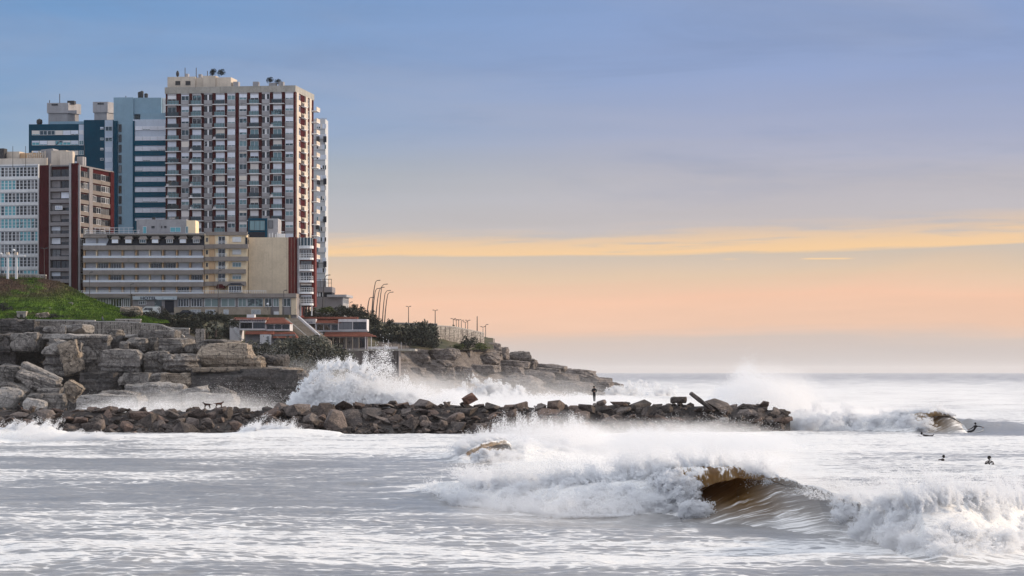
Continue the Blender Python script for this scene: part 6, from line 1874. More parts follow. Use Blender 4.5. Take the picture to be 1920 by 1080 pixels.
# ---------------------------------------------------------------- seaside restaurant, two wings with a stair between
def tiled_roof(b, name, px0, px1, py0, py1, y0, y1, m=tile_m, par=None, label=None, inset=(0, 0)):
    """pitched roof: eaves at py1 / y0, ridge at py0 / y1, with separate rows of tiles"""
    xa, xb = b.x(px0, y0), b.x(px1, y0); z0, z1 = b.z(py1, None, y0), b.z(py0, None, y0) 
    o = MB().add([(xa, y0, z0), (xb, y0, z0), (xb, y1, z0), (xa, y1, z0), (xa + inset[0], y1 - .3, z1), (xb - inset[1], y1 - .3, z1), (xb - inset[1], y1, z1), (xa + inset[0], y1, z1)],
                 [(0, 3, 2, 1), (4, 5, 6, 7), (0, 1, 5, 4), (1, 2, 6, 5), (2, 3, 7, 6), (3, 0, 4, 7)]).build(name, m, par or b.root)
    k = MB()
    nr = max(3, int((z1 - z0) / 0.25)); nn = int((xb - xa) / 0.35)
    for r_ in range(nr):
        t0, t1 = r_ / nr, (r_ + 1) / nr
        for i in range(nn):
            fx0 = xa + (xb - xa) * (i + 0.1) / nn; fx1 = xa + (xb - xa) * (i + 0.9) / nn
            ia, ib = inset[0] * t0, inset[1] * t0
            if fx0 < xa + ia or fx1 > xb - ib: continue
            ya, yb = y0 + (y1 - .3 - y0) * t0, y0 + (y1 - .3 - y0) * t1
            za, zb = z0 + (z1 - z0) * t0, z0 + (z1 - z0) * t1
            j = rnd.uniform(0.02, 0.06)
            k.hexa([(fx0, ya - .05, za), (fx1, ya - .05, za), (fx1, yb, zb), (fx0, yb, zb), (fx0, ya - .05, za + .06 + j), (fx1, ya - .05, za + .06 + j), (fx1, yb, zb + .03), (fx0, yb, zb + .03)])
    ko = k.build('roof_tiles', m, o); ko['kind'] = 'stuff'
    if label: o['label'] = label
    return o
def roof_frame_room(b, px0, px1, py0, py1, n, y, fascia=None, depth=5):
    b.box('wall', rest_w, b.x(px0), b.x(px1), y + 0.3, y + depth, b.z(py1 + 3), b.z(py0))
    b.box('fascia', rest_w, b.x(px0), b.x(px1), y, y + 0.298, b.z(fascia or py0 + 4), b.z(py0) + .01)
    b.box('sill_band', rest_w, b.x(px0), b.x(px1), y - .05, y + 0.297, b.z(py1 + 3), b.z(py1))
    for i in range(n + 1):
        q = px0 + (px1 - px0 - 1.2) * i / n
        b.box('column', rest_w, b.x(q), b.x(q + 1.3), y - .02, y + .296, b.z(py1) + .003, b.z(fascia or py0 + 4) - .003)
        if i < n:
            qa, qb = q + 1.4, px0 + (px1 - px0 - 1.2) * (i + 1) / n - 0.1
            window(b.root, b.x(qa), b.z(py1) + .01, b.x(qb) - b.x(qa), b.z((fascia or py0 + 4) + .3) - b.z(py1), y + .2, 3, 1, fm=frame_d, gm=g_dark)
Rl = Bld('restaurant_left_wing', 'left wing of the white seaside restaurant with sagging terracotta roofs', 430, 548, 528, 2, 655)
roof_frame_room(Rl, 449, 498, 598.5, 616, 2, 0.0, 604.5)
roof_frame_room(Rl, 498.5, 543, 607, 617, 3, 0.4, 608.5)
tiled_roof(Rl, 'upper_roof', 436, 500, 594.5, 600, -0.3, 3.5)
tiled_roof(Rl, 'upper_roof', 496, 545, 595, 607, -0.3, 4.5, inset=(0, 2.2))
Rl.box('side_wall', rest_w, Rl.x(430), Rl.x(448.6), 0.5, 7, Rl.z(640), Rl.z(598))
window(Rl.root, Rl.x(442), Rl.z(615), 0.9, 1.1, 0.42, 1, 1, fm=frame_w, gm=g_dark)
k = MB()
for i, (a, b_) in enumerate(((433, 599), (436, 603), (432, 610), (436, 616), (440, 622), (446, 630))):
    k.tube([(Rl.x(a), 0.35, Rl.z(b_)), (Rl.x(a + 12), 0.3, Rl.z(b_ + 9))], 0.09, 5)
k.build('stair_rail', whitep, Rl.root)
Rl.box('chimney', whitep, Rl.x(459.5), Rl.x(474), 2.5, 4.5, Rl.z(597), Rl.z(589))
tiled_roof(Rl, 'lower_roof', 458, 512, 620.5, 627, -2.8, 0.0)
tiled_roof(Rl, 'lower_roof', 511, 558, 622, 634, -2.8, 0.2, inset=(0, 1.0))
Rl.box('lower_wall', greyp, Rl.x(462), Rl.x(556), -2.0, -0.01, Rl.z(652), Rl.z(627))
Rl.box('white_bay', rest_w, Rl.x(491), Rl.x(511.5), -2.9, -2.01, Rl.z(646), Rl.z(627.5))
window(Rl.root, Rl.x(503), Rl.z(643), Rl.x(509) - Rl.x(503), Rl.z(630) - Rl.z(643), -2.96, 2, 1, fm=frame_w, gm=g_dark)
window(Rl.root, Rl.x(516), Rl.z(645), Rl.x(545) - Rl.x(516), Rl.z(636) - Rl.z(645), -2.06, 5, 1, fm=frame_d, gm=g_dark)
# graffiti-like painted letters along the fascia: strokes only
rg = random.Random(9)
k = MB()
for i in range(15):
    q = 452 + i * 3.0
    for s in range(2):
        a, b_ = q + rg.uniform(0, 1.6), 600 + rg.uniform(0, 1.4)
        k.tube([(Rl.x(a), -0.03, Rl.z(b_)), (Rl.x(a + rg.uniform(-.6, .9)), -0.03, Rl.z(b_ + rg.uniform(1.0, 2.4)))], 0.05, 4)
k.build('painted_lettering', mat('faded_blue_paint', (0.12, 0.14, 0.28), 0.8), Rl.root)

Rr = Bld('restaurant_right_wing', 'right wing of the white seaside restaurant with a wide porch and terracotta roofs', 562, 688, 560, 2, 665)
roof_frame_room(Rr, 566, 592, 598, 622, 1, 0.0, 607)
roof_frame_room(Rr, 592.5, 634, 606, 619, 3, 0.4, 608)
roof_frame_room(Rr, 634.5, 688, 598.5, 618, 2, -0.2, 603.5)
tiled_roof(Rr, 'upper_roof', 592, 640, 596, 606, -0.2, 4.5)
tiled_roof(Rr, 'upper_roof', 560, 670, 594.0, 598, 2.5, 5.0)
Rr.box('balcony', rest_w, Rr.x(566), Rr.x(606), -1.6, -0.06, Rr.z(631), Rr.z(624))
tiled_roof(Rr, 'lower_roof', 606, 704, 622, 631, -4.5, 0.0, inset=(0, 2.6))
Rr.box('upper_deck', panel, Rr.x(606), Rr.x(690), -0.5, -0.26, Rr.z(622.3), Rr.z(619.5))
Rr.box('porch_wall', greyp, Rr.x(590), Rr.x(690), -1.5, -0.1, Rr.z(655), Rr.z(631))
for q in (607, 616, 628, 640, 652, 664, 676, 688, 699):
    Rr.box('porch_post', rest_w if q in (607, 699, 688) else stoneb, Rr.x(q), Rr.x(q + 1.0), -4.3, -4.1, Rr.z(655), Rr.z(631.5))
for i in range(6):
    q = 609 + i * 13.0
    window(Rr.root, Rr.x(q), Rr.z(652), Rr.x(q + 11) - Rr.x(q), Rr.z(634) - Rr.z(652), -1.58, 4, 1, fm=frame_d, gm=g_dark)
me = text_mesh('CLUB', 0.55, MATS['faded_blue_paint'])
k = MB()
for i in range(9):
    q = 571 + i * 1.8
    k.box(Rr.x(q), Rr.x(q + 0.5 + 0.7 * (i % 2)), -0.03, -0.003, Rr.z(605.5), Rr.z(602.4 + 0.5 * (i % 3)))
k.build('painted_lettering', MATS['faded_blue_paint'], Rr.root)
bpy.data.meshes.remove(me)

# stair between the wings
St = empty('outdoor_stair', P(575, 660, 548), 0, 'steep concrete outdoor stair running down between the restaurant wings', 'stair')
def loc(o, px, py, Y): return P(px, py, Y) - o.location
k = MB()
for i in range(26):
    t = i / 25
    px, py = 549 + 48 * t, 597 + 42 * t; Yq = 545 - 16 * t
    wq = 1.7 + 1.0 * t
    c = loc(St, px, py, Yq)
    k.box(c.x - wq, c.x + wq, c.y - 0.5, c.y + 0.5, c.z - 2.0, c.z)
k.build('steps', stoneb, St)
for s, mt in ((-1, concrete), (1, rest_w)):
    k = MB(); prev = None
    for i in range(11):
        t = i / 10
        px, py = 549 + 48 * t + s * (13 - 1 * t) * (1.0 if s < 0 else 0.8), 597 + 42 * t - (5 if s > 0 else 1); Yq = 545 - 16 * t
        c = loc(St, px, py, Yq)
        if prev is not None:
            k.hexa([(prev.x - .15, prev.y, prev.z - 0.6), (prev.x + .15, prev.y, prev.z - 0.6), (c.x + .15, c.y, c.z - 0.6), (c.x - .15, c.y, c.z - 0.6), (prev.x - .15, prev.y, prev.z), (prev.x + .15, prev.y, prev.z), (c.x + .15, c.y, c.z), (c.x - .15, c.y, c.z)])
        prev = c
    k.build('stair_parapet', mt, St)

# ---------------------------------------------------------------- promenade in front of the right wing
Pr = empty('promenade', P(640, 690, 590), 0, 'grey sea promenade on a wall with pale parapet and posts below the restaurant', 'promenade')
def pbox(name, m, px0, px1, py0, py1, Y, d, par=None):
    a, b_ = loc(Pr, px0, py1, Y), loc(Pr, px1, py0, Y)
    return MB().box(a.x, b_.x, a.y, a.y + d, a.z, b_.z).build(name, m, par or Pr)
pbox('deck', concrete, 600, 778, 654, 657.5, 588, 16)
pbox('sea_wall', greyp, 640, 748, 657.8, 706, 592, 10)
for a, b_ in ((610, 652), (683, 718), (720, 746)):
    pbox('parapet', rest_w, a, b_, 650, 655, 588.2, 0.4)
for q in (690, 722, 741, 746):
    pbox('buttress', greyp, q, q + 2.2, 658, 704, 590.8, 1.15)
for i, q in enumerate(range(608, 776, 8)):
    pbox('deck_post', rest_w if i % 3 == 0 else metal_d, q, q + 0.7, 637 if i % 2 else 641, 654, 589, 0.15)
pbox('deck_cable', metal_d, 700, 738, 630.8, 631.3, 589, 0.1)
pbox('handrail', metal_d, 652, 776, 643, 643.6, 589.4, 0.08)
# ================================================================== VEGETATION
def leaf_mat(name, c1, c2):
    m, g, out = new_mat(name)
    b = g.n('ShaderNodeBsdfPrincipled')
    pos = g.n('ShaderNodeNewGeometry').outputs['Position']
    ri = g.n('ShaderNodeNewGeometry').outputs['Random Per Island']
    oi = g.n('ShaderNodeObjectInfo').outputs['Random']
    f = g.m('ADD', g.m('MULTIPLY', ri, 0.6), g.m('MULTIPLY', g.noise(pos, 0.5, 3), 0.4))
    c = g.mix(g.ss(f, 0.2, 0.8), c1, c2)
    k = g.m('ADD', 0.75, g.m('MULTIPLY', oi, 0.5))
    c = g.mix(1.0, c, g.xyz(k, k, k), 'MULTIPLY')
    g.link(c, b.inputs['Base Color'])
    b.inputs['Roughness'].default_value = 0.8
    b.inputs['Specular IOR Level'].default_value = 0.2
    g.link(b.outputs[0], out.inputs[0])
    return m
leaf_dark = leaf_mat('leaves_dark', (0.018, 0.022, 0.018), (0.06, 0.065, 0.05))
leaf_grey = leaf_mat('leaves_grey_green', (0.05, 0.055, 0.045), (0.13, 0.13, 0.10))
leaf_green = leaf_mat('leaves_green', (0.03, 0.05, 0.015), (0.12, 0.14, 0.04))
leaf_roof = leaf_mat('leaves_blue_dark', (0.008, 0.018, 0.028), (0.03, 0.05, 0.06))
bark = mat('bark', (0.05, 0.04, 0.035), 0.9)

def crown_mesh(seed, m, n=900, leaf=0.085, flat=1.0):
    r = np.random.default_rng(seed)
    nb = 16
    bc = r.normal(size=(nb, 3)); bc /= np.linalg.norm(bc, axis=1)[:, None]; bc *= (0.25 + 0.5 * r.random(nb))[:, None]
    br = 0.26 + 0.26 * r.random(nb)
    k = r.integers(0, nb, n)
    d = r.normal(size=(n, 3)); d /= np.linalg.norm(d, axis=1)[:, None]
    p = bc[k] + d * (br[k] * (0.55 + 0.5 * r.random(n)))[:, None]
    p[:, 2] *= flat
    a = r.normal(size=(n, 3)); a /= np.linalg.norm(a, axis=1)[:, None]
    b = np.cross(a, r.normal(size=(n, 3))); b /= np.linalg.norm(b, axis=1)[:, None]
    s = leaf * (0.6 + 0.9 * r.random(n))[:, None]
    V = np.stack([p - a * s, p + b * s * 0.6, p + a * s, p - b * s * 0.6], 1).reshape(-1, 3)
    me = bpy.data.meshes.new('crown')
    me.from_pydata(V.tolist(), [], [(4 * i, 4 * i + 1, 4 * i + 2, 4 * i + 3) for i in range(n)])
    me.update(); me.materials.append(m)
    return me
CR = {m.name: [crown_mesh(900 + i + 10 * j, m) for i in range(4)] for j, m in enumerate((leaf_dark, leaf_grey, leaf_green, leaf_roof))}
stem_mesh = MB().tube([(0, 0, -0.9), (0.03, 0, -0.4), (0, 0.02, 0.1)], [0.07, 0.05, 0.03], 5).tube([(0.02, 0, -0.5), (0.25, 0.1, 0.1)], [0.04, 0.02], 4).tube([(0.0, 0, -0.4), (-0.25, -0.1, 0.15)], [0.04, 0.02], 4).mesh('trunk', bark)
def bush(px, py, w, h, Y, m, label, group, name='bush', cat='bush'):
    c = P(px, py, Y)
    s = w * Y / F / 2
    hz = h * Y / F / 2
    root = empty(name, (c.x, c.y, c.z - hz), 0, label, cat, group)
    link('crown', random.choice(CR[m.name]), root, (0, 0, hz), (0, 0, random.uniform(0, 6.28)), (s * 1.15, s * 1.15, hz * 1.15))
    link('trunk', stem_mesh, root, (0, 0, hz), (0, 0, random.uniform(0, 6.28)), (s, s, hz))
    return root
GA = 'greyish bush in the misty thicket below the seaside restaurant'
for px, py, w, h in ((470, 655, 46, 40), (500, 664, 60, 54), (534, 660, 60, 56), (566, 655, 54, 50), (596, 652, 58, 52), (624, 664, 56, 50), (486, 685, 60, 44), (526, 690, 62, 44), (562, 684, 60, 50), (600, 682, 64, 50), (636, 686, 50, 40), (452, 680, 44, 40), (580, 640, 46, 30), (648, 672, 34, 34), (545, 640, 40, 26)):
    bush(px, py, w, h, 516 + random.uniform(-4, 6), leaf_grey, GA, 'bushes below the restaurant')
GB = 'dark bush among those between the hotel terrace and the left cliff'
for px, py, w, h in ((285, 590, 30, 22), (303, 597, 34, 26), (327, 603, 40, 30), (352, 600, 44, 26), (378, 598, 40, 26), (398, 594, 36, 22), (420, 597, 34, 22), (340, 617, 40, 26), (366, 612, 40, 26), (392, 622, 40, 30), (318, 612, 34, 26), (404, 636, 40, 30), (424, 622, 36, 34), (428, 645, 36, 30), (310, 588, 24, 18), (438, 606, 24, 20), (350, 632, 40, 26), (272, 596, 26, 16)):
    bush(px, py, w, h, 524 + random.uniform(-6, 8), leaf_dark, GB, 'bushes under the hotel')
GC = 'dark bush along the slope under the balcony block and the flat roofed pavilion'
for px, py, w, h in ((538, 585, 36, 22), (556, 592, 40, 24), (582, 590, 40, 26), (604, 594, 36, 20), (630, 592, 42, 24), (652, 586, 40, 24), (672, 588, 38, 26), (690, 596, 32, 30), (704, 604, 26, 26), (640, 578, 30, 14), (664, 576, 20, 12), (524, 592, 28, 18)):
    bush(px, py, w, h, 572 + random.uniform(-4, 8), leaf_dark, GC, 'bushes behind the restaurant')
bush(612, 582, 44, 16, 580, leaf_green, 'low yellowish green bush under the flat roofed pavilion', None)
GD = 'dark bush in the dense row along the headland top'
for px, py, w, h in ((702, 626, 44, 44), (722, 628, 50, 46), (746, 628, 52, 44), (770, 626, 50, 46), (792, 622, 46, 50), (808, 628, 34, 44), (735, 642, 50, 26), (762, 642, 50, 26), (790, 642, 46, 26), (812, 643, 30, 20)):
    bush(px, py, w, h, 650 + random.uniform(-3, 6), leaf_dark, GD, 'bushes on the headland')
bush(878, 642, 34, 28, 664, leaf_dark, 'round dark bush against the headland retaining wall', None)
bush(900, 650, 32, 16, 666, leaf_green, 'yellow green bush right of the round dark one at the headland wall', None)
bush(860, 650, 34, 12, 664, leaf_green, 'low green scrub left of the round dark bush at the headland wall', None)
bush(731, 603, 14, 13, 680, leaf_dark, 'small bush standing against the sky right of the street lamps', None)
bush(790, 607, 18, 10, 680, leaf_dark, 'small bush against the sky above the headland thicket', None)
bush(850, 611, 6, 5, 680, leaf_dark, 'tiny bush on top of the headland retaining wall', None)
for px, py, w, h, lb in ((398, 135, 15, 14, 'leftmost of the four dark rooftop shrubs on the tallest tower'), (415, 136, 15, 14, 'second dark rooftop shrub from the left on the tallest tower'),
                         (506, 150, 14, 12, 'third dark rooftop shrub from the left on the tallest tower'), (522, 153, 14, 10, 'rightmost dark rooftop shrub on the tallest tower')):
    bush(px, py, w, h, 606, leaf_roof, lb, 'shrubs on the tower roof', 'rooftop_shrub', 'shrub')
bush(36, 600, 30, 14, 505, leaf_dark, 'dark scrub at the foot of the grass slope near the little stone hut', None)
bush(100, 594, 34, 14, 508, leaf_dark, 'dark scrub patch low on the grass slope', None)
bush(7, 578, 40, 26, 512, leaf_dark, 'dark scrub at the left edge of the grass slope', None)
bush(243, 588, 40, 14, 515, leaf_dark, 'dark scrub where the grass slope meets the road', None)

def palm(px, py, Y, s, label):
    c = P(px, py, Y)
    root = empty('palm', (c.x, c.y, c.z), 0, label, 'palm')
    MB().tube([(0, 0, 0), (0.1, 0, s * 0.5), (0, 0, s)], [0.3, 0.22, 0.2], 7).build('trunk', bark, root)
    rr = random.Random(3)
    for i in range(16):
        a = 2 * math.pi * i / 16 + rr.uniform(-.2, .2); e = rr.uniform(-0.2, 1.1); L = s * rr.uniform(0.7, 1.0)
        m = MB(); prev = None
        for q in range(7):
            t = q / 6
            x = L * t * math.cos(e); z = s + L * t * math.sin(e) - L * 0.55 * t * t
            w = 0.30 * s * 0.35 * math.sin(math.pi * min(1, t * 0.9 + 0.08))
            pt = Vector((x * math.cos(a), x * math.sin(a), z)); sd_ = Vector((-math.sin(a), math.cos(a), 0)) * w
            if prev:
                pp, ps = prev
                m.add([pp - ps - Vector((0, 0, .1)), pp, pt, pt - sd_ - Vector((0, 0, .1))], [(0, 1, 2, 3)])
                m.add([pp, pp + ps - Vector((0, 0, .1)), pt + sd_ - Vector((0, 0, .1)), pt], [(0, 1, 2, 3)])
            prev = (pt, sd_)
        m.build('frond', leaf_grey, root)
palm(404, 632, 512, 2.4, 'palm with drooping grey fronds left of the restaurant')
palm(388, 634, 509, 1.7, 'shorter palm beside the ruined stone pillar')

def bare_tree(px, py, Y, h, label):
    c = P(px, py, Y)
    root = empty('bare_tree', c, 0, label, 'tree')
    rr = random.Random(8)
    tr = MB(); cr = MB()
    tr.tube([(0, 0, 0), (0.1, 0, h * 0.3), (0, 0, h * 0.5)], [0.14, 0.10, 0.08], 5)
    def grow(p, d, L, r_, dep):
        e = p + d * L
        cr.tube([p, e], [r_, r_ * 0.6], 4)
        if dep:
            for _ in range(3):
                nd = (d + Vector((rr.uniform(-.8, .8), rr.uniform(-.5, .5), rr.uniform(-.2, .5)))).normalized()
                grow(e, nd, L * 0.72, r_ * 0.6, dep - 1)
    for _ in range(5):
        grow(Vector((0, 0, h * rr.uniform(.3, .5))), Vector((rr.uniform(-1, 1), rr.uniform(-.6, .6), rr.uniform(.2, 1))).normalized(), h * 0.26, 0.06, 3)
    tr.build('trunk', bark, root); cr.build('crown', bark, root)
bare_tree(301, 598, 536, 2.6, 'leafless dark tree in front of the hotel entrance by the white van')

def grass_tufts():
    me0 = bpy.data.objects['grass_hill'].data
    n = len(me0.vertices)
    co = np.zeros(n * 3, np.float32); me0.vertices.foreach_get('co', co); co = co.reshape(-1, 3)
    co = co[(co[:, 1] < 533) & (co[:, 0] > -112)]
    r = np.random.default_rng(3)
    k = r.integers(0, len(co), 26000)
    p = co[k] + r.normal(size=(26000, 3)) * np.array([0.25, 0.3, 0.02])
    h = 0.16 + 0.34 * r.random(26000) ** 2
    a = r.random(26000) * 6.28; w = 0.10 + 0.1 * r.random(26000)
    dx, dy = np.cos(a) * w, np.sin(a) * w
    V = np.stack([p + np.stack([-dx, -dy, h * 0], 1), p + np.stack([dx, dy, h * 0], 1), p + np.stack([0.12 + dx * .2, dy * .2, h], 1)], 1).reshape(-1, 3)
    me = bpy.data.meshes.new('grass')
    me.vertices.add(len(V)); me.vertices.foreach_set('co', V.astype(np.float32).ravel())
    nf = 26000
    me.loops.add(nf * 3); me.polygons.add(nf)
    me.loops.foreach_set('vertex_index', np.arange(nf * 3, dtype=np.int32))
    me.polygons.foreach_set('loop_start', np.arange(0, nf * 3, 3, dtype=np.int32)); me.polygons.foreach_set('loop_total', np.full(nf, 3, np.int32))
    me.update(calc_edges=True); me.materials.append(grass_m)
    tag(link('grass', me), 'rough green grass tufts over the slope', None, None, 'stuff')
grass_tufts()

# ================================================================== STREET FURNITURE
def lamp_curved(px, py0, px1, py1, hx, hy, Y, label, group):
    b_, t_, h_ = P(px, py0, Y), P(px1, py1, Y), P(hx, hy, Y)
    root = empty('street_lamp', b_, 0, label, 'street lamp', group)
    v1, v2 = t_ - b_, h_ - b_
    MB().tube([(0, 0, 0), (v1.x * 0.25, 0, v1.z * 0.4), (v1.x * 0.6, 0, v1.z * 0.75), (v1.x, 0, v1.z), (v1.x + (v2.x - v1.x) * .5, 0, v2.z + 0.03), (v2.x - 0.1, 0, v2.z)], [0.15, 0.13, 0.11, 0.09, 0.07, 0.06], 6).build('pole', metal_d, root)
    d = 1 if v2.x > v1.x else -1
    MB().hexa([(v2.x - .5 * d, -.15, v2.z - .10), (v2.x + .45 * d, -.18, v2.z - .02), (v2.x + .45 * d, .18, v2.z - .02), (v2.x - .5 * d, .15, v2.z - .10),
               (v2.x - .45 * d, -.1, v2.z + .06), (v2.x + .4 * d, -.12, v2.z + .16), (v2.x + .4 * d, .12, v2.z + .16), (v2.x - .45 * d, .1, v2.z + .06)]).build('lamp_head', metal_d, root)
    return root
G7 = 'curved street lamps behind the restaurant'
for i, (a, lb) in enumerate((((689, 583, 693, 559, 698, 558), 'shortest and leftmost of the curved street lamps'), ((697, 588, 704, 529, 710, 526), 'tallest of the curved street lamps'),
          ((699, 590, 704, 545, 710, 541), 'curved street lamp just right of the tallest one'), ((704, 606, 711, 545, 718, 539), 'fourth curved street lamp from the left'),
          ((710, 606, 716, 537, 724, 533), 'curved street lamp with its head second highest'), ((717, 606, 722, 550, 730, 545), 'second curved street lamp from the right'), ((721, 607, 727, 552, 735, 548), 'rightmost of the curved street lamps'))):
    lamp_curved(*a[:2], *a[2:4], *a[4:], 640 + i * 7, lb, G7)
lamp_curved(605, 592, 608, 524, 616, 516, 585, 'curved street lamp in front of the dark terrace house', None)
def post(px, py0, py1, Y, label, r_=0.10, heads=1, name='lamp_post', group=None, globe=False, cat='lamp post', hm=None):
    b_ = P(px, py0, Y); h = (py0 - py1) * Y / F
    root = empty(name, b_, 0, label, cat, group)
    MB().tube([(0, 0, 0), (0, 0, h)], [r_, r_ * 0.7], 6).build('pole', metal_d, root)
    if globe:
        MB().lathe([(0.03, -0.28), (0.22, -0.18), (0.3, 0), (0.22, 0.2), (0.03, 0.3)], (0, 0, h + 0.2), 10).build('globe', hm or whitep, root, smooth=True)
    elif heads:
        k = MB()
        for s in range(heads):
            d = 1 if s == 0 else -1
            k.tube([(0, 0, h - .1), (0.35 * d, 0, h + .05)], 0.05, 5)
            k.hexa([(0.15 * d, -.14, h - .02), (0.75 * d, -.14, h + .03), (0.75 * d, .14, h + .03), (0.15 * d, .14, h - .02), (0.2 * d, -.1, h + .14), (0.7 * d, -.1, h + .2), (0.7 * d, .1, h + .2), (0.2 * d, .1, h + .14)])
        k.build('lamp_head', metal_d, root)
    return root
post(766, 610, 575, 700, 'single lamp post against the sky midway along the headland', 0.12, 2)
post(816, 612, 582, 690, 'lamp post with a thick head above the headland thicket', 0.13, 2)
GP = 'posts along the headland wall'
for px, a, b_, lb in ((850, 614, 598, 'leftmost short lamp post on the headland wall'), (855.5, 614, 600, 'second short lamp post on the headland wall'), (860, 616, 600, 'third short lamp post on the headland wall'),
                      (865, 617, 601, 'fourth short lamp post on the headland wall, without a wide head'), (872.6, 619, 604, 'fifth short lamp post on the headland wall'), (877, 620, 601, 'sixth short lamp post on the headland wall')):
    post(px, a, b_, 694, lb, 0.09, 1 if px == 865 else 2, group=GP)
post(894.7, 626, 593, 694, 'tall pole rising behind the end of the headland wall', 0.15, 0, 'pole', cat='pole')
post(905.6, 630, 613, 700, 'thin short pole left of the last one past the headland wall', 0.07, 2)
post(910.6, 634, 609, 702, 'thin pole just past the end of the headland wall', 0.09, 1)
post(926.5, 650, 635, 706, 'stub of a post on the highest headland block', 0.12, 0, 'post', cat='post')
post(656, 586, 567, 640, 'thin lamp post beside the flat roofed pavilion', 0.06, 1)
post(677, 590, 570, 600, 'short dark post among bushes left of the curved lamps', 0.16, 0, 'post', cat='post')
post(245, 586, 533, 540, 'utility lamp in front of the hotel windows left of the sign', 0.08, 1)
post(168, 558, 511, 536, 'thin lamp post in front of the left end of the hotel', 0.08, 1)
post(409, 592, 508, 538, 'tall lamp post in front of the cream hotel wing', 0.09, 1)
post(532, 590, 545, 545, 'pale lamp pole in front of the beige blank wall', 0.08, 1)
post(83, 524, 466, 530, 'two headed lamp post in front of the maroon block on the hilltop', 0.06, 2)
post(26, 520, 471, 528, 'white globe lamp beside the hilltop pergola', 0.07, 1, globe=True)
post(2, 522, 478, 528, 'white globe lamp at the very left edge of the photo', 0.07, 1, globe=True)
post(601, 578, 573, 556, 'small white globe lamp on the terrace of the hotel', 0.05, 1, globe=True) if False else None
post(502, 582, 572, 549, 'small white globe lamp on the stone base of the hotel terrace', 0.05, 1, globe=True)

up = empty('utility_pole', P(247, 592, 538), 0, 'wooden utility pole with crossarm in front of the hotel sign', 'utility pole')
MB().tube([(0, 0, 0), (0, 0, 4.6)], [0.16, 0.12], 6).build('pole', bark, up)
MB().box(-0.7, 0.7, -0.06, 0.06, 4.2, 4.32).build('crossarm', bark, up)
w_ = MB()
for e in (0.0, -0.25):
    pts = [Vector((0, 0, 4.35 + e)).lerp(Vector((-9.5, 0, 4.6 + e)), t) - Vector((0, 0, 1.2 * t * (1 - t))) for t in np.linspace(0, 1, 9)]
    w_.tube(pts, 0.025, 4)
w_.build('wire', metal_d, up)

pg = empty('pergola', P(10, 520, 529), 0, 'pale concrete pergola on the hilltop at the left edge', 'pergola')
def pgx(px): return WX(px, 529) - pg.location.x
def pgz(py): return WZ(py, 529) - pg.location.z
for q in (-60, -30, 12.5, 28.5):
    MB().box(pgx(q), pgx(q + 4), -0.2, 0.2, pgz(523), pgz(481)).build('column', whitep, pg)
MB().box(pgx(-80), pgx(47), -0.35, 0.35, pgz(481.2), pgz(478.5)).build('beam', whitep, pg)
for q in (-46, -22, 12, 28):
    MB().box(pgx(q), pgx(q + 5), -0.5, 0.5, pgz(478.3), pgz(473)).build('beam_block', creamp, pg)

hut = empty('stone_hut', P(40, 600, 507), 0, 'little grey stone hut at the foot of the grass slope', 'hut')
MB().box(-0.9, 0.9, 0, 1.6, 0, 1.55).build('wall', stone_m, hut)
MB().box(-1.0, 1.0, -0.12, 1.7, 1.553, 1.72).build('roof', cop_m, hut)
MB().box(-0.3, 0.3, -0.03, -0.003, 0, 1.1).build('opening', metal_d, hut)
tag(block(66, 586, 92, 600, 507, 1.5, cliff_warm, 'rusty brown rock lying at the foot of the grass slope', 801, n=8, rounding=0.3), None)
for i, (px, py, lb) in enumerate(((93, 580, 'pale stone low on the grass slope'), (131, 570, 'grey outcrop in the middle of the grass slope'), (45, 535, 'small white scrap on the bare earth at upper left'))):
    block(px - 5, py - 3, px + 5, py + 4, (512, 517, 528)[i], 0.8, cliff_pale, lb, 810 + i, n=6, rounding=0.4)
block(226, 577, 262, 592, 520, 3, cliff_warm, 'brown stony bank where the grass slope ends by the road', 815, n=12, rounding=0.4, rough=0.15)

# ================================================================== VEHICLES
tyre = mat('tyre', (0.02, 0.02, 0.02), 0.8)
def vehicle(name, label, px, py, Y, L, Hh, paint, van):
    o = empty(name, P(px, py, Y), 0, label, 'van' if van else 'car')
    hw = 0.85; h = Hh
    if van:
        prof = [(-L / 2, .35), (-L / 2, .85), (-L / 2 + .35, 1.02), (-L / 2 + 1.0, h - .08), (-L / 2 + 1.3, h), (L / 2 - .15, h), (L / 2, h - .2), (L / 2, .35)]
        win = [(-L / 2 + .62, 1.08), (-L / 2 + 1.12, h - .22), (L / 2 - 1.5, h - .22), (L / 2 - 1.5, 1.08)]
    else:
        prof = [(-L / 2, .35), (-L / 2, .7), (-L / 2 + .9, .88), (-L / 2 + 1.5, h), (L / 2 - 1.4, h), (L / 2 - .5, .9), (L / 2, .85), (L / 2, .35)]
        win = [(-L / 2 + 1.1, .92), (-L / 2 + 1.6, h - .08), (L / 2 - 1.5, h - .08), (L / 2 - .9, .92)]
    MB().prism(prof, 0, 2 * hw).build('body', paint, o)
    MB().prism(win, -0.02, -0.004).build('side_window', g_dark, o)
    for x in (-L / 2 + .75, L / 2 - .8):
        for y in (-0.05, 2 * hw - 0.15):
            k = MB(); n = 14
            vs = [(x + .33 * math.cos(2 * math.pi * q / n), y, .33 + .33 * math.sin(2 * math.pi * q / n)) for q in range(n)]
            k.add(vs + [(a, b + .2, c) for a, b, c in vs], [tuple(range(n)), tuple(range(2 * n - 1, n - 1, -1))] + [(q, q + n, (q + 1) % n + n, (q + 1) % n) for q in range(n)])
            k.build('wheel', tyre, o)
    MB().box(-L / 2 - .03, -L / 2 - .003, .2, .5, .6, .78).build('headlight', whitep, o)
    MB().box(-L / 2 - .06, -L / 2 - .003, .05, 2 * hw - .05, .3, .45).build('bumper', metal_d, o)
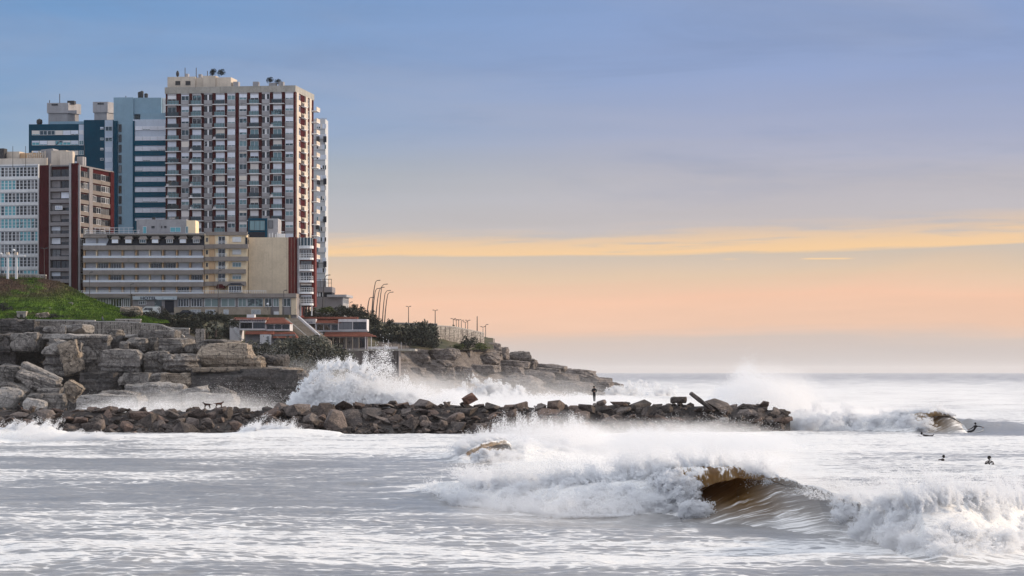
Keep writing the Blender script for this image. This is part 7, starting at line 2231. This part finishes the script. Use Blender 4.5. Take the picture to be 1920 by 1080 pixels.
vehicle('parked_van', 'white van parked in front of the hotel entrance', 281, 591, 546.9, 4.2, 1.85, mat('van_white', (0.72, 0.73, 0.74), 0.35), True)
vehicle('parked_car', 'dark car parked below the lattice windows of the hotel', 347, 593, 546.9, 4.0, 1.35, mat('car_dark', (0.015, 0.017, 0.022), 0.3), False)

# ================================================================== PEOPLE AND DOGS
wetsuit = mat('wetsuit', (0.012, 0.011, 0.014), 0.6, 0.2)
wet_b = mat('wetsuit_brown', (0.045, 0.035, 0.033), 0.6, 0.2)
skin_m = mat('skin', (0.30, 0.17, 0.12), 0.6, 0.1)
hair_m = mat('hair', (0.012, 0.009, 0.008), 0.8)
dog_m = mat('dog_coat', (0.10, 0.045, 0.03), 0.9, 0.5, 6)
board_m = mat('surfboard', (0.62, 0.60, 0.58), 0.3)
def skinned(name, pts, edges, m, parent=None, root=0, sub=2):
    me = bpy.data.meshes.new(name)
    me.from_pydata([p[:3] for p in pts], edges, [])
    me.update()
    o = link(name, me, parent)
    sk = o.modifiers.new('skin', 'SKIN')
    sk.use_smooth_shade = True
    for i, p in enumerate(pts):
        v = me.skin_vertices[0].data[i]
        rx, ry = (p[3], p[3]) if len(p) < 5 else (p[3], p[4])
        v.radius = (rx, ry); v.use_root = (i == root)
    sb_ = o.modifiers.new('sub', 'SUBSURF'); sb_.levels = sub; sb_.render_levels = sub
    me.materials.append(m)
    return o
def hand(parent, p, d, m):
    """small hand: a palm with five short fingers and a thumb to the side"""
    p = Vector(p); d = Vector(d).normalized(); s = d.cross(Vector((0, 1, 0))).normalized()
    k = MB(); k.tube([p, p + d * .05, p + d * .09], [.028, .042, .036], 6)
    for i, L in enumerate((.065, .08, .075, .055)):
        b0 = p + d * .085 + s * (-.03 + i * .02)
        k.tube([b0, b0 + d * L * .6, b0 + d * L + Vector((0, .015, 0))], [.010, .009, .007], 5)
    k.tube([p + d * .03 + s * -.035, p + d * .06 + s * -.07, p + d * .09 + s * -.075], [.012, .011, .008], 5)
    return k.build('hand', m, parent)
def head(parent, c, r_, m, hm, face=(0, -1, 0), hood=False):
    c = Vector(c); f = Vector(face).normalized(); s = f.cross(Vector((0, 0, 1))).normalized(); u = Vector((0, 0, 1))
    k = MB().lathe([(.02, -1.15 * r_), (.55 * r_, -1.0 * r_), (.82 * r_, -.5 * r_), (.95 * r_, .1 * r_), (.85 * r_, .7 * r_), (.5 * r_, 1.1 * r_), (.03, 1.2 * r_)], c, 10)
    k.tube([c + f * r_ * .85 + u * .15 * r_, c + f * r_ * 1.15 - u * .15 * r_, c + f * r_ * .85 - u * .2 * r_], [.02, .028, .02], 5)      # nose
    for q in (-1, 1):
        k.tube([c + s * q * r_ * .92 + u * .1 * r_, c + s * q * r_ * 1.05, c + s * q * r_ * .93 - u * .25 * r_], [.015, .022, .015], 5)     # ears
    h = k.build('head', m, parent, smooth=True)
    e = MB()
    for q in (-1, 1):
        p_ = c + f * r_ * .86 + s * q * .35 * r_ + u * .12 * r_
        e.tube([p_ - s * .02, p_ + s * .02], .014, 5)
    p_ = c + f * r_ * .84 - u * .5 * r_; e.tube([p_ - s * .03, p_ + s * .03], .010, 5)
    e.build('eyes_and_mouth', hair_m, h)
    q = c - f * .12 * r_
    MB().lathe([(1.0 * r_, -.35 * r_), (1.08 * r_, .15 * r_), (.98 * r_, .75 * r_), (.6 * r_, 1.18 * r_), (.05, 1.32 * r_)], q, 10).build('hair', hm, h, smooth=True)
    return h

# standing person, arms folded, looking out to sea
pe = empty('person', P(1114, 753, 299.5), 0, 'person in black standing with folded arms on the breakwater', 'person')
pts = [(0, 0, .93, .15, .12), (0, 0, 1.15, .135, .11), (.0, 0, 1.36, .17, .12), (0, 0, 1.50, .06), (0, -.01, 1.56, .055),
       (.09, 0, .86, .095), (.085, -.02, .48, .065), (.08, .02, .10, .05), (.09, -.14, .04, .04), (-.07, 0, .86, .095), (-.05, -.02, .48, .065), (-.03, .03, .10, .05), (-.03, -.13, .04, .04),
       (.20, 0, 1.40, .065), (.27, -.03, 1.14, .052), (.10, -.2, 1.12, .04), (-.19, 0, 1.40, .065), (-.24, -.04, 1.14, .052), (-.06, -.21, 1.17, .04)]
ed = [(0, 1), (1, 2), (2, 3), (3, 4), (0, 5), (5, 6), (6, 7), (7, 8), (0, 9), (9, 10), (10, 11), (11, 12), (2, 13), (13, 14), (14, 15), (2, 16), (16, 17), (17, 18)]
skinned('body', pts, ed, wetsuit, pe)
head(pe, (0, -.01, 1.66), .10, skin_m, hair_m, (0.8, 0.5, 0))
hand(pe, (.10, -.2, 1.12), (-1, -.1, .2), skin_m); hand(pe, (-.06, -.21, 1.17), (1, 0, .2), skin_m)

pe.scale = (1.12, 1.12, 1.03)
# crouching person at the left end of the breakwater
pc = empty('person', P(33, 772, 299.5), 0, 'person in dark clothes crouching on the breakwater near the left edge', 'person')
pts = [(0, 0, .30, .15, .13), (.04, 0, .52, .14, .11), (.10, -.02, .72, .15, .11), (.14, -.03, .84, .055),
       (.12, -.08, .32, .09), (.38, -.1, .44, .065), (.30, -.12, .08, .05), (.42, -.14, .03, .04), (.10, .12, .30, .09), (.36, .12, .42, .065), (.27, .1, .07, .05), (.4, .1, .03, .04),
       (.12, -.2, .70, .06), (.24, -.24, .52, .05), (.42, -.16, .46, .04), (.12, .18, .70, .06), (.24, .22, .52, .05), (.42, .12, .46, .04)]
ed = [(0, 1), (1, 2), (2, 3), (0, 4), (4, 5), (5, 6), (6, 7), (0, 8), (8, 9), (9, 10), (10, 11), (2, 12), (12, 13), (13, 14), (2, 15), (15, 16), (16, 17)]
skinned('body', pts, ed, wetsuit, pc); head(pc, (.17, -.03, .97), .10, skin_m, hair_m, (1, -.2, -.2))
hand(pc, (.42, -.16, .46), (1, 0, -.4), skin_m); hand(pc, (.42, .12, .46), (1, 0, -.4), skin_m)

# pair on the wall
ps = empty('person', P(191, 603, 493.5), 0, 'person in grey sitting on the dry stone wall below the grass', 'person')
q = [(p[0] * .9, p[1], p[2] + .1, *p[3:]) for p in pts]
skinned('body', q, ed, mat('grey_jacket', (0.13, 0.14, 0.17), 0.8), ps); head(ps, (.15, -.03, 1.07), .11, skin_m, hair_m, (1, -.3, -.1))

# dogs
def dog(px, py, Y, label, flip, headz, s=1.0, coat=dog_m, k1=0.0):
    o = empty('dog', P(px, py, Y), 0, label, 'dog', 'dogs on the breakwater')
    f = -1 if flip else 1
    pts = [(.28 * f, 0, .50, .105, .12), (.10 * f, 0, .50, .10, .115), (-.10 * f, 0, .53, .085, .095), (-.28 * f, 0, .54, .085, .09), (.40 * f, 0, .62, .065), (.48 * f, 0, headz, .06), (.56 * f, 0, headz + .03, .062), (.68 * f, 0, headz - .02, .035),
           (-.38 * f, 0, .56, .03), (-.54 * f, 0, .52 + k1, .02), (-.66 * f, 0, .60 + k1, .014),
           (.30 * f, .09, .40, .05), (.26 * f, .09, .22, .03), (.30 * f, .09, .04, .026), (.36 * f, .09, .02, .024), (.30 * f, -.09, .40, .05), (.36 * f, -.09, .22, .03), (.38 * f, -.09, .04, .026), (.44 * f, -.09, .02, .024),
           (-.28 * f, .09, .42, .065), (-.20 * f, .09, .30, .045), (-.38 * f, .09, .19, .027), (-.33 * f, .09, .04, .024), (-.27 * f, .09, .02, .022),
           (-.28 * f, -.09, .42, .065), (-.16 * f, -.09, .30, .045), (-.30 * f, -.09, .19, .027), (-.25 * f, -.09, .04, .024), (-.19 * f, -.09, .02, .022)]
    ed = [(0, 1), (1, 2), (2, 3), (0, 4), (4, 5), (5, 6), (6, 7), (3, 8), (8, 9), (9, 10), (0, 11), (11, 12), (12, 13), (13, 14), (0, 15), (15, 16), (16, 17), (17, 18), (3, 19), (19, 20), (20, 21), (21, 22), (22, 23), (3, 24), (24, 25), (25, 26), (26, 27), (27, 28)]
    pts = [(a * s, b * s, c * s, *[r_ * s * 1.35 for r_ in rs_]) for a, b, c, *rs_ in pts]
    skinned('body', pts, ed, coat, o)
    k = MB()
    for y in (-.045, .045):
        k.add([(.53 * f * s, (y - .02) * s, (headz + .07) * s), (.53 * f * s, (y + .02) * s, (headz + .07) * s), (.50 * f * s, y * s, (headz + .16) * s)], [(0, 1, 2)])
        k.add([(.50 * f * s, (y - .02) * s, (headz + .07) * s), (.50 * f * s, (y + .02) * s, (headz + .07) * s), (.50 * f * s, y * s, (headz + .16) * s)], [(0, 1, 2)])
    k.build('ears', coat, o)
dog(389, 766, 299, 'brown dog facing left, the left one of the pair on the breakwater', True, .72, 0.92, mat('dark_coat', (0.045, 0.022, 0.018), 0.9))
dog(410, 765, 299, 'reddish dog facing right, the right one of the pair on the breakwater', False, .70, 0.98)

# surfers
def board(parent, L, w, loc_, rot):
    n = 9; vs = []
    for i in range(n):
        t = i / (n - 1) * 2 - 1
        ww = w / 2 * math.sqrt(max(0.02, 1 - abs(t) ** 2.4)); z = 0.16 * max(0, t) ** 3
        vs += [(t * L / 2, -ww, z), (t * L / 2, ww, z), (t * L / 2, ww * .8, z + .05), (t * L / 2, -ww * .8, z + .05)]
    fs = []
    for i in range(n - 1):
        a = i * 4; b = a + 4
        fs += [(a, b, b + 1, a + 1), (a + 1, b + 1, b + 2, a + 2), (a + 2, b + 2, b + 3, a + 3), (a + 3, b + 3, b, a)]
    fs += [(0, 1, 2, 3), (4 * n - 4, 4 * n - 1, 4 * n - 2, 4 * n - 3)]
    return MB().add(vs, fs).build('surfboard', board_m, parent, loc_, rot, True)
sf = empty('surfer', P(1828, 809, 293.5), 0, 'surfer in black rising over the shoulder of the far wave with one arm stretched right', 'surfer')
pts = [(-.1, 0, .12, .15, .13), (.0, 0, .40, .14, .12), (.08, 0, .62, .16, .12), (.06, 0, .76, .055), (-.5, .1, .04, .08), (-.95, .1, -.04, .05), (-.45, -.15, -.02, .08), (-.9, -.15, -.1, .05),
       (.24, -.08, .60, .065), (.55, -.12, .58, .05), (.84, -.14, .50, .04), (-.10, .08, .58, .065), (-.38, -.05, .36, .05), (-.68, -.05, .22, .04)]
ed = [(0, 1), (1, 2), (2, 3), (0, 4), (4, 5), (0, 6), (6, 7), (2, 8), (8, 9), (9, 10), (2, 11), (11, 12), (12, 13)]
skinned('body', pts, ed, wetsuit, sf); head(sf, (.05, -.01, .90), .11, wet_b, hair_m, (.8, -.6, 0))
hand(sf, (.84, -.14, .50), (1, 0, -.3), skin_m); hand(sf, (-.68, -.05, .22), (-1, 0, -.4), skin_m)
board(sf, 1.9, .5, (.1, .1, -.12), (0, R(-8), R(8)))
sg2 = empty('surfer', P(1855, 877, 189), 0, 'surfer sitting upright on a board, the nearest figure in the water', 'surfer')
pts = [(0, 0, -.06, .20, .15), (0, 0, .16, .165, .12), (0, 0, .36, .17, .11), (0, 0, .48, .055), (.2, 0, .33, .065), (.26, -.08, .10, .055), (.14, -.24, -.02, .04), (-.2, 0, .33, .065), (-.26, -.08, .10, .055), (-.14, -.24, -.02, .04), (.25, -.3, -.1, .09), (-.25, -.3, -.1, .09)]
ed = [(0, 1), (1, 2), (2, 3), (2, 4), (4, 5), (5, 6), (2, 7), (7, 8), (8, 9), (0, 10), (0, 11)]
skinned('body', pts, ed, wet_b, sg2); head(sg2, (0, -.01, .60), .105, wet_b, hair_m, (.3, -1, 0))
MB().box(.02, .09, -.17, -.13, .05, .30).build('white_chest_mark', whitep, sg2)
sg2.scale = (1.25, 1.25, 1.2)
board(sg2, 1.9, .5, (0, -.1, -.12), (0, 0, R(75)))
sh3 = empty('surfer', P(1769, 862, 206), 0, 'surfer showing only head and shoulders, left of the sitting one', 'surfer')
pts = [(0, 0, -.2, .18, .14), (0, 0, .02, .17, .12), (0, 0, .12, .06), (-.2, -.1, .02, .05), (-.48, -.2, .0, .035)]
skinned('body', pts, [(0, 1), (1, 2), (1, 3), (3, 4)], wet_b, sh3); head(sh3, (.02, -.01, .25), .11, wet_b, hair_m, (.5, -1, 0))
sl4 = empty('surfer', P(1734, 818, 281), 0, 'surfer lying flat on a board below the brown peak of the far wave', 'surfer')
pts = [(.1, 0, .06, .15, .12), (-.15, 0, .12, .14, .11), (-.28, 0, .2, .06), (.5, .05, .04, .08), (.9, .05, .10, .05), (1.0, .05, .22, .04), (.5, -.1, .02, .08), (.9, -.1, .04, .05)]
skinned('body', pts, [(0, 1), (1, 2), (0, 3), (3, 4), (4, 5), (0, 6), (6, 7)], wet_b, sl4); head(sl4, (-.36, 0, .30), .11, wet_b, hair_m, (-1, -.3, 0))
board(sl4, 1.8, .5, (.1, 0, -.06), (0, 0, R(180)))
